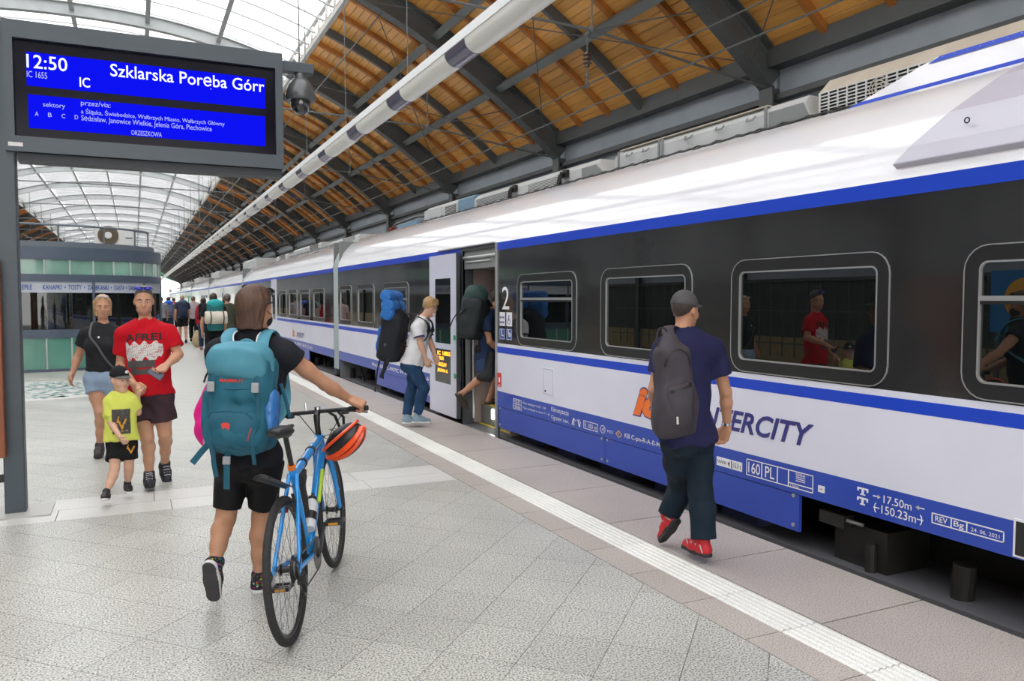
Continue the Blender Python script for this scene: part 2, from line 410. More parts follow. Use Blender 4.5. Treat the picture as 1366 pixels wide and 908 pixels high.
# wooden boarding: rafters along the arch, planks along the hall
M_wood = mat('orange_pine', (.86, .43, .105), .42, var=.16, vscale=5, rnd=.13, stretch=(9, .45, 9), coat=.25)
M_wood_d = mat('orange_pine_rafter', (.46, .17, .032), .5, var=.2, vscale=6)
M_roofback = mat('roof_felt', (.06, .05, .04), .9)
raf = MB(); arc_strip(raf, -.05, .05, np.linspace(3.75, 7.9, 18), .35, .435); me_raf = raf.mesh('rafter', M_wood_d)
rafL = MB(); arc_strip(rafL, -.05, .05, np.linspace(-10.3, -6.15, 14), .35, .435); me_rafL = rafL.mesh('rafter', M_wood_d)
rs = MB(); arc_strip(rs, -.05, .05, np.linspace(3.75, 7.98, 18), .27, .435); me_rs = rs.mesh('steel_rafter', M_steel)
plank_xs = []; X = 3.72
while X < 8.06:
    plank_xs.append(X); sl = RISE * PW / HALF * ((X - XC) / HALF) ** (PW - 1); X += .155 / math.hypot(1, sl)
pl_me = []
for a_, b_ in zip(plank_xs[:-1], plank_xs[1:]):
    (xa, za), (xb, zb) = arc(a_, .44), arc(b_, .44); d = nrm((xb - xa, 0, zb - za)); nn = np.array((-d[2], 0, d[0])); o = np.array(((xa + xb) / 2, 0, (za + zb) / 2))
    L_ = math.hypot(xb - xa, zb - za) / 2 - .003; b = MB()
    b.prism([-d * L_ + nn * .006, -d * (L_ - .006), d * (L_ - .006), d * L_ + nn * .006, d * L_ + nn * .022, -d * L_ + nn * .022], (0, 0, 0), (0, BAY - .01, 0))
    pl_me.append((b.mesh('plank', M_wood), o))
for k, y in enumerate(RIBS[:-1]):
    for j in range(1, 6):
        yy = y + BAY * j / 6
        obj('steel_rafter' if j == 3 else 'rafter', me_rs if j == 3 else me_raf, ceiling, loc=(0, yy, 0)); obj('rafter', me_rafL, ceiling, loc=(0, yy, 0))
    if 3 <= k <= 9:
        for me, o in pl_me: obj('plank', me, ceiling, loc=(o[0], y + .005, o[2]))
    if k > 9 or k < 3:
        b = MB(); arc_strip(b, y, y + BAY, np.linspace(3.72, 8.06, 20), .44, .46); b.build('boarding', M_wood, ceiling)
    b = MB(); arc_strip(b, y, y + BAY, np.linspace(-10.46, -6.12, 20), .44, .46); b.build('boarding', M_wood, ceiling)
b = MB(); arc_strip(b, RIBS[0], RIBS[-1], np.linspace(3.72, 8.3, 20), .47, .54); arc_strip(b, RIBS[0], RIBS[-1], np.linspace(-10.7, -6.12, 20), .47, .54)
b.build('roof_deck', M_roofback, ceiling)
# ------------------------------------------------------------------ the skylight
M_pane = glass('frosted_roof_glass', (.97, .98, 1), .10, (.85, .86, .88), rough=.3, ior=1.03)
sky_ = empty('window_1', (XC, 0, 8.5), 'long glazed skylight along the top of the hall roof', kind='structure')
PX = [-6.1, -4.25, -2.7, -1.15, .4, 1.95, 3.7]; OFFG = .36; NP = 7
for a_, b_ in zip(PX[:-1], PX[1:]):
    xs = np.linspace(a_ + .03, b_ - .03, 4); b = MB(); arc_strip(b, .03, BAY / NP - .03, xs, OFFG, OFFG + .012); me = b.mesh('pane', M_pane)
    for k, y in enumerate(RIBS[:-1]):
        if 5 <= k <= 11:
            for j in range(NP): obj('pane', me, sky_, loc=(0, y + BAY * j / NP, 0))
    b = MB()
    for k, y in enumerate(RIBS[:-1]):
        if not 5 <= k <= 11:
            for j in range(NP): arc_strip(b, y + BAY * j / NP + .03, y + BAY * (j + 1) / NP - .03, xs, OFFG, OFFG + .012)
    tag(b.build('far_panes', M_pane, sky_), kind='stuff')
bar = MB(); arc_strip(bar, -.022, .022, np.linspace(-6.1, 3.7, 26), OFFG - .012, OFFG + .02); me_bar = bar.mesh('glazing_bar', mat('glazing_bar_grey', (.55, .56, .56), .5))
for k, y in enumerate(RIBS[:-1]):
    for j in range(NP):
        if k < 14 or j % 3 == 0: obj('glazing_bar', me_bar, sky_, loc=(0, y + BAY * j / NP, 0))
# white lattice along each edge of the skylight
lat = MB(); xa, za = arc(3.72, .12); xb, zb = arc(3.58, .62)
for (x, z) in ((xa, za), (xb, zb)): lat.beam((x, 0, z), (x, BAY, z), .09, .09)
for j in range(8):
    y0 = BAY * j / 8; lat.beam((xa, y0, za), (xb, y0, zb), .045, .045); lat.beam((xa, y0, za), (xb, y0 + BAY / 8, zb), .035, .035)
me_lat = lat.mesh('edge_lattice', mat('lattice_white', (.62, .62, .6), .5))
latL = MB(); xa, za = arc(-6.12, .12); xb, zb = arc(-5.98, .62)
for (x, z) in ((xa, za), (xb, zb)): latL.beam((x, 0, z), (x, BAY, z), .09, .09)
for j in range(8):
    y0 = BAY * j / 8; latL.beam((xa, y0, za), (xb, y0, zb), .045, .045); latL.beam((xa, y0, za), (xb, y0 + BAY / 8, zb), .035, .035)
me_latL = latL.mesh('edge_lattice', MATS['lattice_white'])
for y in RIBS[:-1]: obj('edge_lattice', me_lat, sky_, loc=(0, y, 0)); obj('edge_lattice', me_latL, sky_, loc=(0, y, 0))
# ------------------------------------------------------------------ right and left flank walls
def flank(s, nm, label):
    m = lambda X: X if s > 0 else 2 * XC - X
    w = empty(nm, (m(8.3), 0, 0), label, kind='structure')
    for k in range(len(RIBS) - 1):
        y0, y1 = RIBS[k] + .03, RIBS[k + 1] - .03
        def bx(x0, x1, z0, z1, name, mt):
            b = MB(); b.box(min(m(x0), m(x1)), max(m(x0), m(x1)), y0, y1, z0, z1); b.build(name, mt, w)
        bx(8.02, 8.30, 4.86, 5.12, 'eaves_beam', M_steel)
        bx(8.25, 8.33, 4.50, 4.86, 'fascia_panel', M_fascia); bx(8.12, 8.30, 4.42, 4.50, 'ledge', M_steel)
        bx(8.27, 8.35, -1.1 if s > 0 else 2.3, 4.42, 'wall_panel', M_fascia)  # on the right extended down to the ground to keep side light out
        bx(8.20, 8.30, 2.2, 2.3, 'lower_rail', M_steel)
        if s < 0:
            bx(8.3, 8.5, .45, 2.2, 'added_dark_wall', mat('dark_green_wall', (.055, .065, .058), .7, var=.3)); bx(8.2, 8.5, -1.1, .45, 'low_wall', mat('rendered_wall', (.34, .27, .15), .8, var=.2))  # dark wall added to keep sky out of the train window reflections
    return w
wall_right = flank(1, 'wall_right', 'grey-blue steel flank wall behind the train')
wall_left = flank(-1, 'wall_left', 'grey-blue steel flank wall beyond the empty track')
# tie rods with hangers, at every rib
tie = MB()
for pts in ([(8.0, 4.60), (5.2, 4.99), (2.77, 5.06), (XC, 5.1), (2 * XC - 2.77, 5.06), (2 * XC - 5.2, 4.99), (2 * XC - 8.0, 4.60)],):
    for (xa, za), (xb, zb) in zip(pts[:-1], pts[1:]): tie.cyl((xa, 0, za), (xb, 0, zb), .017, n=6)
for X, z in ((5.2, 4.99), (2.77, 5.06), (2 * XC - 2.77, 5.06), (2 * XC - 5.2, 4.99)):
    tie.cyl((X, 0, z), (X, 0, arc(X)[1]), .012, n=5); tie.sphere((X, 0, z), .05, 8, 6)
tie.cyl((5.2, 0, 4.99), (6.9, 0, arc(6.9)[1]), .01, n=5); tie.cyl((2.77, 0, 5.06), (4.3, 0, arc(4.3)[1]), .01, n=5)
me_tie = tie.mesh('tie_rod', mat('tie_rod_grey', (.12, .125, .125), .6))
for y in RIBS: obj('tie_rod', me_tie, ceiling, loc=(0, y, 0))
# diagonal bracing wires under the boarding of each bay
wx = MB()
for (xa, ya, xb, yb) in ((7.7, .1, 4.2, BAY - .1), (4.2, .1, 7.7, BAY - .1)):
    wx.cyl((xa, ya, arc(xa, .10)[1]), (xb, yb, arc(xb, .10)[1]), .009, n=5)
me_wx = wx.mesh('bracing_wire', M_steel)
for y in RIBS[1:-1]: obj('bracing_wire', me_wx, ceiling, loc=(0, y, 0))

# ------------------------------------------------------------------ hanging line of lamps
M_diff = mat('lamp_diffuser', (.80, .80, .76), .32, emit=.0)
M_lampend = mat('lamp_clear_section', (.16, .15, .22), .12, metal=.4)
LX, LZ = 3.0, 4.12
lamp = empty('strip_light', (LX, 2, LZ), 'long white strip light line hung along the platform', 'light')
b = MB(); b.box(LX - .09, LX + .09, 1.5, 120, LZ + .03, LZ + .13); b.box(LX - .135, LX + .135, 1.5, 120, LZ + .0, LZ + .03); b.build('housing', mat('lamp_housing', (.66, .68, .68), .4), lamp)
def trough(L):
    t = np.linspace(0, pi, 11); b = MB(); P = [(LX + .125 * cos(a), 0, LZ - .125 * sin(a)) for a in t]
    b.prism(P, (0, 0, 0), (0, L, 0)); return b
me_tr = trough(1.52).mesh('diffuser', M_diff, smooth=True); me_tj = trough(.52).mesh('joint_cover', M_lampend, smooth=True)
y = 1.5
while y < 92:
    if y < 60: obj('diffuser', me_tr, lamp, loc=(0, y, 0)); obj('joint_cover', me_tj, lamp, loc=(0, y + 1.53, 0))
    y += 2.06
b = MB(); b.prism([(LX + .125 * cos(a), 60, LZ - .125 * sin(a)) for a in np.linspace(0, pi, 7)], (0, 0, 0), (0, 60, 0)); b.build('far_diffuser', M_diff, lamp)
for k in range(24):
    b = MB(); y = 3.1 + 3.075 * k; b.cyl((LX, y, LZ + .1), (LX - .02, y, arc(LX)[1] + (.2 if k % 2 else .05)), .006, n=4); b.build('hanger_wire', M_purlin, lamp)
# ------------------------------------------------------------------ overhead line with an insulator
cat = empty('overhead_line', (TC, 8.68, 4.4), 'two thin overhead wires above the train with brown insulator', 'wire')
for z, x in ((4.17, TC), (4.47, TC)):
    b = MB(); b.cyl((x, -10, z), (x, 100, z), .010, n=5); b.build('wire', M_steel, cat)
b = MB(); x, y = 5.14, 8.68; b.cyl((x, y, 5.02), (x, y, 4.33), .012, n=6)
b.sphere((x, y, 4.93), .035, 8, 6); b.build('hanger', M_steel, cat)
b = MB(); b.lathe((x, y, 4.62), (0, 0, 1), [(.0, -.09), (.03, -.09), (.03, -.06), (.062, -.05), (.03, -.035), (.03, -.015), (.062, 0), (.03, .015), (.03, .035), (.062, .05), (.03, .06), (.03, .09), (0, .09)], 12); b.build('insulator', mat('brown_porcelain', (.10, .06, .05), .25), cat)
b = MB(); b.sphere((x, y, 4.42), .03, 8, 6); b.tube([(x, y, 4.36), (x + .03, y, 4.30), (x, y, 4.26), (x - .03, y, 4.31), (x, y, 4.36)], .010, 6); b.build('clamp', M_steel, cat)

# ------------------------------------------------------------------ the train
SX, SX2 = 4.0, 6.9                                     # the two sides
T_white = mat('train_white', (.70, .71, .82), .3, var=.03, vscale=2, spec=.35, coat=.08)
T_roof = mat('train_roof_white', (.80, .80, .84), .12, var=.03, vscale=2, coat=.4)
T_blue = mat('train_blue', (.030, .072, .42), .28, spec=.3, coat=.08, var=.06, vscale=2)
T_strip = mat('train_stripe_blue', (.018, .065, .55), .3, spec=.25, coat=.05)
T_dark = mat('train_anthracite', (.028, .028, .028), .09, var=.3, vscale=1.2, spec=.35, coat=.35)
T_frame = mat('train_window_rubber', (.016, .017, .018), .35)
T_edge = mat('train_edge_trim', (.42, .43, .43), .3, metal=.5)
T_glass = glass('train_glass', (.26, .29, .28), .62, (.006, .008, .008), rough=.005, ior=1.65, boost=.08)
T_int = mat('train_interior', (.32, .30, .29), .6)
T_ifloor = mat('train_floor', (.10, .10, .11), .6)
T_seat = mat('train_seat_blue', (.03, .04, .10), .8)
T_grey = mat('equipment_grey', (.50, .52, .52), .45, var=.06, vscale=3)
T_greyd = mat('equipment_grey_dark', (.22, .235, .235), .5, var=.06, vscale=3)
T_cream = mat('equipment_cream', (.50, .44, .36), .6, var=.12, vscale=4)
T_louv = mat('louver_light', (.62, .63, .62), .4)
T_slot = mat('louver_gap', (.02, .02, .02), .7)
T_bluebox = mat('equipment_blue', (.16, .27, .38), .5)
Z0, Z1, Z2, Z3, Z4, Z5 = .34, .53, 1.0, 1.075, 1.115, 2.245   # skirt | blue | white | stripe | white | anthracite
ZB, ZT = 2.34, 3.04

UX, UY = np.array((0, -1., 0)), np.array((0, 0, 1.))   # lettering on the side runs this way
def side_box(mb, y0, y1, z0, z1, x0=SX, t=.03): mb.box(x0, x0 + t, min(y0, y1), max(y0, y1), z0, z1)
def side_band(y0, y1, z0, z1, holes, name, m, parent, x0=SX, t=.03):
    """a strip of the side with rectangular openings (ya, yb, za, zb) left free"""
    b = MB(); hs = sorted([h for h in holes if h[1] > y0 and h[0] < y1 and h[3] > z0 + 1e-6 and h[2] < z1 - 1e-6]); y = y0
    for ya, yb, za, zb in hs:
        ya, yb = max(ya, y0), min(yb, y1)
        if ya > y: side_box(b, y, ya, z0, z1, x0, t)
        if za > z0: side_box(b, ya, yb, z0, za, x0, t)
        if zb < z1: side_box(b, ya, yb, zb, z1, x0, t)
        y = max(y, yb)
    if y < y1: side_box(b, y, y1, z0, z1, x0, t)
    return b.build(name, m, parent)
def ring(o, u, v, w, h, r, wi, hi, ri, d0, d1, nvec):
    """a frame of rounded rectangles, proud by d1 from the plane"""
    A, B = rrect(w, h, r), rrect(wi, hi, ri); n = len(A); o, u, v, nv = (np.asarray(q, float) for q in (o, u, v, nvec))
    pt = lambda P, d: o + P[:, :1] * u + P[:, 1:] * v + nv * d
    b = MB(); b.add(np.vstack((pt(A, d0), pt(A, d1), pt(B, d1), pt(B, d0))),
                    [(k * n + i, k * n + (i + 1) % n, (k + 1) * n + (i + 1) % n, (k + 1) * n + i) for k in range(3) for i in range(n)])
    return b
def pane(o, u, v, w, h, r, d, nvec):
    A = rrect(w, h, r); o, u, v, nv = (np.asarray(q, float) for q in (o, u, v, nvec)); b = MB()
    b.prism(o + A[:, :1] * u + A[:, 1:] * v + nv * d, (0, 0, 0), nv * .006); return b
NX = np.array((-1., 0, 0))
def car_window(car, ya, yb, za, zb, hopper=False, small=False, name='window_frame'):
    w, h = yb - ya, zb - za; o = ((SX), (ya + yb) / 2, (za + zb) / 2); r = min(.13, w * .2); iw = .045 if small else .082
    fr = ring(o, UX, UY, w, h, r, w - 2 * iw, h - 2 * iw, max(r - iw, .04), -.02, .006, NX).build(name, T_frame, car)
    ring(o, UX, UY, w + .012, h + .012, r + .006, w, h, r, -.01, .009, NX).build('outer_trim', T_edge, fr)
    ring(o, UX, UY, w - 2 * iw + .004, h - 2 * iw + .004, max(r - iw, .04), w - 2 * iw - .016, h - 2 * iw - .016, max(r - iw - .008, .035), -.02, .009, NX).build('inner_trim', T_edge, fr)
    pane(o, UX, UY, w - 2 * iw, h - 2 * iw, max(r - iw, .04), -.012, NX).build('pane', T_glass, fr)
    if hopper:
        z = za + h * .655; b = MB(); b.box(SX - .012, SX + .005, ya + iw, yb - iw, z - .012, z + .014); b.build('hopper_bar', T_edge, fr)
        b = MB(); b.box(SX - .008, SX + .005, ya + iw, yb - iw, z - .03, z - .012); b.build('hopper_seal', T_frame, fr)
    return fr
ROOF = [(SX, 2.34), (SX + .035, 2.48), (SX + .12, 2.66), (SX + .27, 2.83), (SX + .47, 2.96), (SX + .75, 3.04), (SX + 1.1, 3.07), (TC, 3.075)]
ROOF = ROOF + [(2 * TC - x, z) for x, z in ROOF[-2::-1]]
def roof_shell(y0, y1, m, name, car, off=0., i0=0, i1=None):
    P = ROOF[i0:i1]; b = MB(); n = len(P); ys = np.linspace(y0, y1, max(2, int(abs(y1 - y0) / 2)))
    V = [(x, y, z) for y in ys for x, z in P]; F = [(j * n + i, j * n + i + 1, (j + 1) * n + i + 1, (j + 1) * n + i) for j in range(len(ys) - 1) for i in range(n - 1)]
    b.add(V, F); return b.build(name, m, car, smooth=True, recalc=True)

def make_car(y0, y1, wins, doors, label, detail=True, skirt_gaps=()):
    car = empty('train_car', (TC, (y0 + y1) / 2, -.5), label, 'train', 'cars of the intercity train')
    holes = [(a + .03, b_ - .03, za + .03, zb - .03) for a, b_, za, zb, *_ in wins] + [(a, b_, -.2, 2.30) for a, b_ in doors]
    side_band(y0, y1, Z4, Z5, holes, 'window_band', T_dark, car)
    side_band(y0, y1, Z3, Z4, holes, 'upper_white_strip', T_white, car); side_band(y0, y1, Z2, Z3, holes, 'blue_stripe', T_strip, car, x0=SX - .001)
    side_band(y0, y1, Z1, Z2, holes, 'white_panel', T_white, car); side_band(y0, y1, Z0, Z1, holes, 'sole_bar', T_blue, car)
    side_band(y0, y1, Z5, ZB, holes, 'roof_stripe', T_strip, car)
    roof_shell(y0, y1, T_roof, 'roof', car)
    ys = sorted([y0] + [q for g in skirt_gaps for q in g] + [y1]); ys = [(ys[i], ys[i + 1]) for i in range(0, len(ys), 2)]
    for a, b_ in ys:
        segs = [a]; 
        for d in doors:
            if a < d[0] and d[1] < b_: segs += [d[0] - .06, d[1] + .06]
        segs.append(b_)
        for k in range(0, len(segs), 2):
            A, B = segs[k], segs[k + 1]; n = max(1, round((B - A) / 2.4)); w = (B - A) / n
            for j in range(n):
                b = MB(); b.box(SX + .004, SX + .03, A + j * w + .004, A + (j + 1) * w - .004, .085, Z0 - .006); p = b.build('skirt_panel', T_blue, car)
                if detail and n > 1 or A > 0 and A < 9:
                    for yy in (A + j * w + .05, A + (j + 1) * w - .05):
                        for zz, mt in ((.125, T_edge), (.325, T_edge)):
                            q = MB(); q.cyl((SX + .005, yy, zz), (SX - .004, yy, zz), .014, n=8); q.build('latch', mt, p)
    # far side, floor, inner ceiling, ends
    b = MB(); fh = [h for h in holes if h[2] > 0]
    far = side_band(y0, y1, .1, ZB, fh, 'far_side', T_dark, car, x0=SX2 - .03)
    for a, b_, za, zb, *_ in wins:
        q = MB(); q.box(SX2 - .02, SX2 - .014, a, b_, za, zb); q.build('far_pane', T_glass, car)
    b = MB(); b.box(SX + .03, SX2 - .03, y0, y1, -.08, -.04); b.build('inner_floor', T_ifloor, car)
    b = MB(); b.box(SX + .06, SX2 - .06, y0 + .01, y1 - .01, 2.30, 2.33); b.build('inner_ceiling', T_int, car)
    b = MB(); b.box(SX + .03, SX2 - .03, y0, y0 + .04, -.1, 2.9); b.build('end_wall', T_greyd, car); b = MB(); b.box(SX + .03, SX2 - .03, y1 - .04, y1, -.1, 2.9); b.build('end_wall', T_greyd, car)
    b = MB(); b.box(SX + .3, SX2 - .3, y0 + .2, y1 - .2, -.35, -.1)
    b.build('underframe', M_dark, car)
    side_band(y0, y1, -.12, Z0, [(d[0], d[1], -.2, .5) for d in doors], 'inner_sill', M_dark, car, x0=SX + .62)
    return car

def seat_mesh():
    b = MB(); b.box(-.22, .22, -.25, .22, .36, .46); b.box(-.22, .22, .16, .28, .42, 1.12); b.box(-.14, .14, .15, .27, 1.12, 1.22); b.box(-.2, .2, -.2, .2, 0, .1); b.box(-.04, .04, -.1, .1, .1, .36)
    return b.mesh('seat', T_seat)
me_seat = seat_mesh()
def seats(car, ys, flip=0):
    for y in ys:
        for x in ((4.35, 4.85, 6.05, 6.55) if 4.3 < y < 14 else (4.9, 6.05, 6.55)): obj('seat', me_seat, car, loc=(x, y, -.04), rot=(0, 0, pi if flip else 0))

# window rows measured along the side
WZ = (1.13, 1.93)
w_near = [(8.30 - 1.83 * k - 1.36, 8.30 - 1.83 * k, *WZ, k in (0, 3)) for k in range(9)]
w_left = [(16.1, 17.15, *WZ, False), (14.4, 15.65, *WZ, False), (12.35, 13.82, *WZ, True)]
car1 = make_car(-9.0, 17.30, w_near + w_left, [(8.91, 10.0)], 'nearest train car with open door, large windows and the operator lettering', skirt_gaps=((-.6, 3.95), (14.4, 17.3)))
for ya, yb, za, zb, hp in w_near + w_left: car_window(car1, ya, yb, za, zb, hp)
seats(car1, [8.3, 7.4, 6.5, 5.6, 4.7, 3.8, 2.9, 2.0, 1.1, .2, -.7, 12.6, 13.5, 14.4, 15.3, 16.2])
w_c2 = [(25.15 - 1.72 * k - 1.3, 25.15 - 1.72 * k, 1.13, 1.9, False) for k in range(4)] + [(28.2 + 1.8 * k, 29.5 + 1.8 * k, 1.13, 1.9, False) for k in range(3)]
car2 = make_car(17.80, 34.0, w_c2, [], 'second train car behind the grey bellows joint', skirt_gaps=((17.8, 20.6), (31.5, 34.0)))
for ya, yb, za, zb, hp in w_c2: car_window(car2, ya, yb, za, zb, hp)
seats(car2, [19, 20, 21, 22, 23, 24])
b = MB(); b.box(SX - .012, SX + .02, 25.6, 26.65, .1, 2.28); dl = b.build('door', T_white, car2)
b = MB(); b.box(SX - .016, SX, 25.85, 26.4, 1.02, 1.95); b.build('door_window', T_glass, dl)
def far_car(y0, y1, label, door):
    ws = [(y, y + 1.3, 1.13, 1.9) for y in np.arange(y0 + 1, y1 - 2, 1.8) if abs(y + .6 - door) > 1.4]
    c = make_car(y0, y1, ws, [], label, False)
    for w in ws:
        q = MB(); q.box(SX - .004, SX + .01, w[0], w[1], w[2], w[3]); q.build('window_pane', T_glass, c)
    b = MB(); b.box(SX - .012, SX + .02, door - .5, door + .5, .1, 2.28); dl = b.build('door', T_white, c)
    b = MB(); b.box(SX - .016, SX, door - .28, door + .28, 1.02, 1.95); b.build('door_window', T_glass, dl)
    return c
car3 = far_car(34.45, 50.5, 'third train car, small in the distance', 42.5)
car4 = far_car(50.95, 67.0, 'fourth train car, far along the platform', 58)
car5 = far_car(67.45, 84.0, 'fifth train car, very far along the platform', 75)
car6 = far_car(84.45, 112, 'farthest train car at the end of the platform', 95)
# bellows between the cars
M_bell = mat('bellows_grey_green', (.36, .42, .42), .55, var=.08)
for ya, lab in ((17.3, 'pale grey joint between the nearest and the second train car'), (34.0, 'grey joint between the second and the third train car'), (50.5, 'joint between the third and fourth train car'), (67.0, 'joint between the fourth and fifth train car'), (84.0, 'farthest joint between two train cars')):
    g = empty('gangway_bellows', (TC, ya + .25, -.1), lab, 'bellows')
    wd = .5 if ya < 20 else .45
    P = [(SX + .0, .12)] + [(x, z) for x, z in ROOF] + [(SX2, .12)]
    for k in range(3):
        a = ya + .02 + k * (wd - .04) / 3; c_ = a + (wd - .04) / 3 - .015; m_ = (a + c_) / 2; b = MB(); n = len(P); V = []
        for y, s_ in ((a, -.025), (m_, .012), (c_, -.025)): V += [(x + (.0 - s_ if x < TC else s_), y, z + s_ * (z > 2)) for x, z in P]
        b.add(V, [(j * n + i, j * n + i + 1, (j + 1) * n + i + 1, (j + 1) * n + i) for j in range(2) for i in range(n - 1)]); b.build('fold', M_bell, g, smooth=True)
    b = MB(); b.box(SX + .15, SX2 - .15, ya + .03, ya + wd - .03, -.3, -.1); b.build('gangway_floor', M_dark, g)

# --- the open doorway: reveal, vestibule, sill, step light
YA, YB = 8.91, 10.0
b = MB(); side_box(b, YB, YB + .06, -.06, 2.33, SX - .01, .16); side_box(b, YA - .03, YA, -.16, 2.33, SX - .014, .05); side_box(b, YA, YB, 2.29, 2.33, SX - .01, .08)
b.build('door_reveal', mat('door_rubber', (.05, .055, .06), .5), car1)
b = MB(); side_box(b, YA - .036, YA - .012, -.14, 2.34, SX - .022, .03); side_box(b, YA, YB + .9, 2.335, 2.352, SX - .03, .04); b.build('door_trim', T_edge, car1)
b = MB(); b.box(SX + .02, SX + .5, YA, YB, 2.05, 2.29)
b.build('door_gear', T_greyd, car1)
b = MB(); b.cyl((SX + .015, YA, 2.20), (SX + .015, YB, 2.20), .022, n=8); b.cyl((SX + .01, YA + .2, 2.14), (SX + .01, YB - .1, 2.14), .012, n=8); b.build('door_rail', T_edge, car1)
b = MB(); b.box(SX + .15, SX2 - .05, YB + .06, YB + .10, -.05, 2.05); b.box(SX2 - .10, SX2 - .04, YA - .05, YB + .1, -.05, 2.05); b.box(SX + .15, SX2 - .05, YA - .10, YA - .06, -.05, 2.05)
b.build('vestibule_wall', mat('vestibule_beige', (.46, .36, .33), .55), car1)
b = MB(); b.box(SX2 - .115, SX2 - .10, 9.3, 9.55, 1.3, 1.62); b.build('red_notice', mat('notice_red', (.45, .02, .015), .5), car1)
b = MB(); b.box(SX - .03, SX + .26, YA, YB, -.075, -.045); b.build('door_sill', M_alu, car1)
b = MB(); b.box(SX + .22, SX + .26, YA, YB, -.045, -.036); b.box(SX + .26, SX + .31, YA, YB, .225, .245); b.build('yellow_edge', mat('safety_yellow', (.75, .55, .03), .5), car1)
b = MB(); b.box(SX + .27, SX + 2.2, YA, YB, -.04, .23); b.build('inner_step', T_greyd, car1)
b = MB(); b.box(SX + .255, SX + .27, YB - .42, YB - .36, .06, .19); b.build('step_lamp', mat('step_lamp_white', (1, 1, .92), .4, emit=6), car1)
b = MB(); b.cyl((SX + .10, YB - .12, .05), (SX + .10, YB - .12, 1.35), .016, n=10); b.cyl((SX + .10, YA + .12, .55), (SX + .10, YA + .12, 1.35), .016, n=10); b.build('grab_pole', M_alu, car1)
b = MB(); b.box(SX + .03, SX + .09, YB - .03, YB + .03, .4, 1.5); b.build('door_post', T_greyd, car1)
# the plug door leaf, swung out and slid along the side
LA, LB_ = 10.03, 11.10
leaf = empty('train_door_leaf', (SX - .07, 10.5, -.1)); leaf.parent = car1; leaf.matrix_parent_inverse = PINV[car1.name]; del PINV[leaf.name]
PINV[leaf.name] = Matrix.Translation((-(SX - .07), -10.5, .1))
leaf.location = (SX - .07, 10.5, -.1)
hl = [(10.24, 10.88, 1.03, 1.94), (10.24, 10.88, .47, .95)]
b = MB()
def leaf_band(z0, z1):
    hs = sorted(h for h in hl if h[3] > z0 and h[2] < z1); y = LA
    for h in hs: side_box(b, y, h[0], z0, z1, SX - .09, .045); y = h[1]
    side_box(b, y, LB_, z0, z1, SX - .09, .045)
for z0, z1 in ((.03, .47), (.47, .95), (.95, 1.03), (1.03, 1.94), (1.94, 2.27)): leaf_band(z0, z1)
b.build('leaf_panel', mat('door_lilac_white', (.66, .67, .80), .18, coat=.3), leaf)
b = MB(); side_box(b, 10.24, 10.88, 1.03, 1.94, SX - .082, .008); b.build('leaf_window', glass('door_glass', (.08, .09, .09), .8, (.008, .009, .01), ior=1.6, boost=.03), leaf)
b = MB(); side_box(b, 10.24, 10.88, .47, .95, SX - .082, .02); led = b.build('display_glass', mat('display_smoke', (.05, .05, .045), .15), leaf)
b = MB(); o = (SX - .0825, 10.85, 0)
for s_, z, w, h in (('IC', .86, .13, .055), ('16855', .86, .30, .06), ('LUBLIN', .79, .25, .05), ('WROCŁAW', .70, .36, .055), ('JELENIA G.', .61, .42, .055)):
    put_text(b, s_, o, UX, UY, w, h, y=z, x=.27 if s_ in ('16855',) else .06, bold=.02)
b.build('led_lettering', mat('led_orange', (1, .32, .01), .5, emit=2.2, emitcol=(1, .30, .01)), leaf)
for z, y in ((1.13, 10.08), (.61, 10.07)):
    b = MB(); b.cyl((SX - .09, y, z), (SX - .104, y, z), .035, n=14); b.build('door_button', mat('button_green', (.02, .35, .16), .4), leaf)
b = MB(); side_box(b, LA - .025, LA, .03, 2.27, SX - .09, .05); b.build('leaf_seal', mat('door_rubber', (.05, .05, .05), .5), leaf)

# --- lettering and plates on the side
T_let = mat('lettering_white', (.80, .80, .84), .4); T_navy = mat('lettering_navy', (.035, .035, .20), .35); T_or = mat('lettering_orange', (.85, .17, .02), .35)
def side_text(name, m, items, parent=car1):
    for body, yl, yr, zb, zt, *k in items:
        b = MB(); kw = k[0] if k else {}
        put_text(b, body, (SX - .0025, 0, 0), UX, UY, yl - yr, zt - zb, x=-yl, y=zb, **kw); b.build(name, m, parent)
def rect_lines(b, ya, yb, z0, z1, t=.006, x=SX - .0025):
    for p in ((ya, yb, z0, z0 + t), (ya, yb, z1 - t, z1), (ya, ya + t, z0, z1), (yb - t, yb, z0, z1)): b.box(x - .0005, x + .002, p[0], p[1], p[2], p[3])
side_text('class_number', T_let, [('2', 8.73, 8.53, 1.53, 1.80)])
b = MB()
for ya in (8.65, 8.455): b.box(SX - .004, SX, ya, ya + .15, 1.33, 1.495)
b.build('white_pictogram', T_let, car1)
b = MB()
for k in range(3):
    for j in range(2): b.box(SX - .006, SX - .003, 8.67 + k * .045, 8.70 + k * .045, 1.36 + j * .06, 1.385 + j * .06)
b.tube([(SX - .005, 8.53 + .035 * cos(t), 1.39 + .035 * sin(t)) for t in np.linspace(0, 2 * pi, 12)], .004, 4); b.tube([(SX - .005, 8.53, 1.39), (SX - .005, 8.54, 1.46), (SX - .005, 8.50, 1.45)], .005, 4)
b.build('pictogram_marks', T_navy, car1)
b = MB()
for ya in (8.65, 8.455): b.box(SX - .004, SX, ya, ya + .15, 1.165, 1.30)
b.build('blue_pictogram', mat('pictogram_blue', (.02, .06, .30), .4), car1)
b = MB()
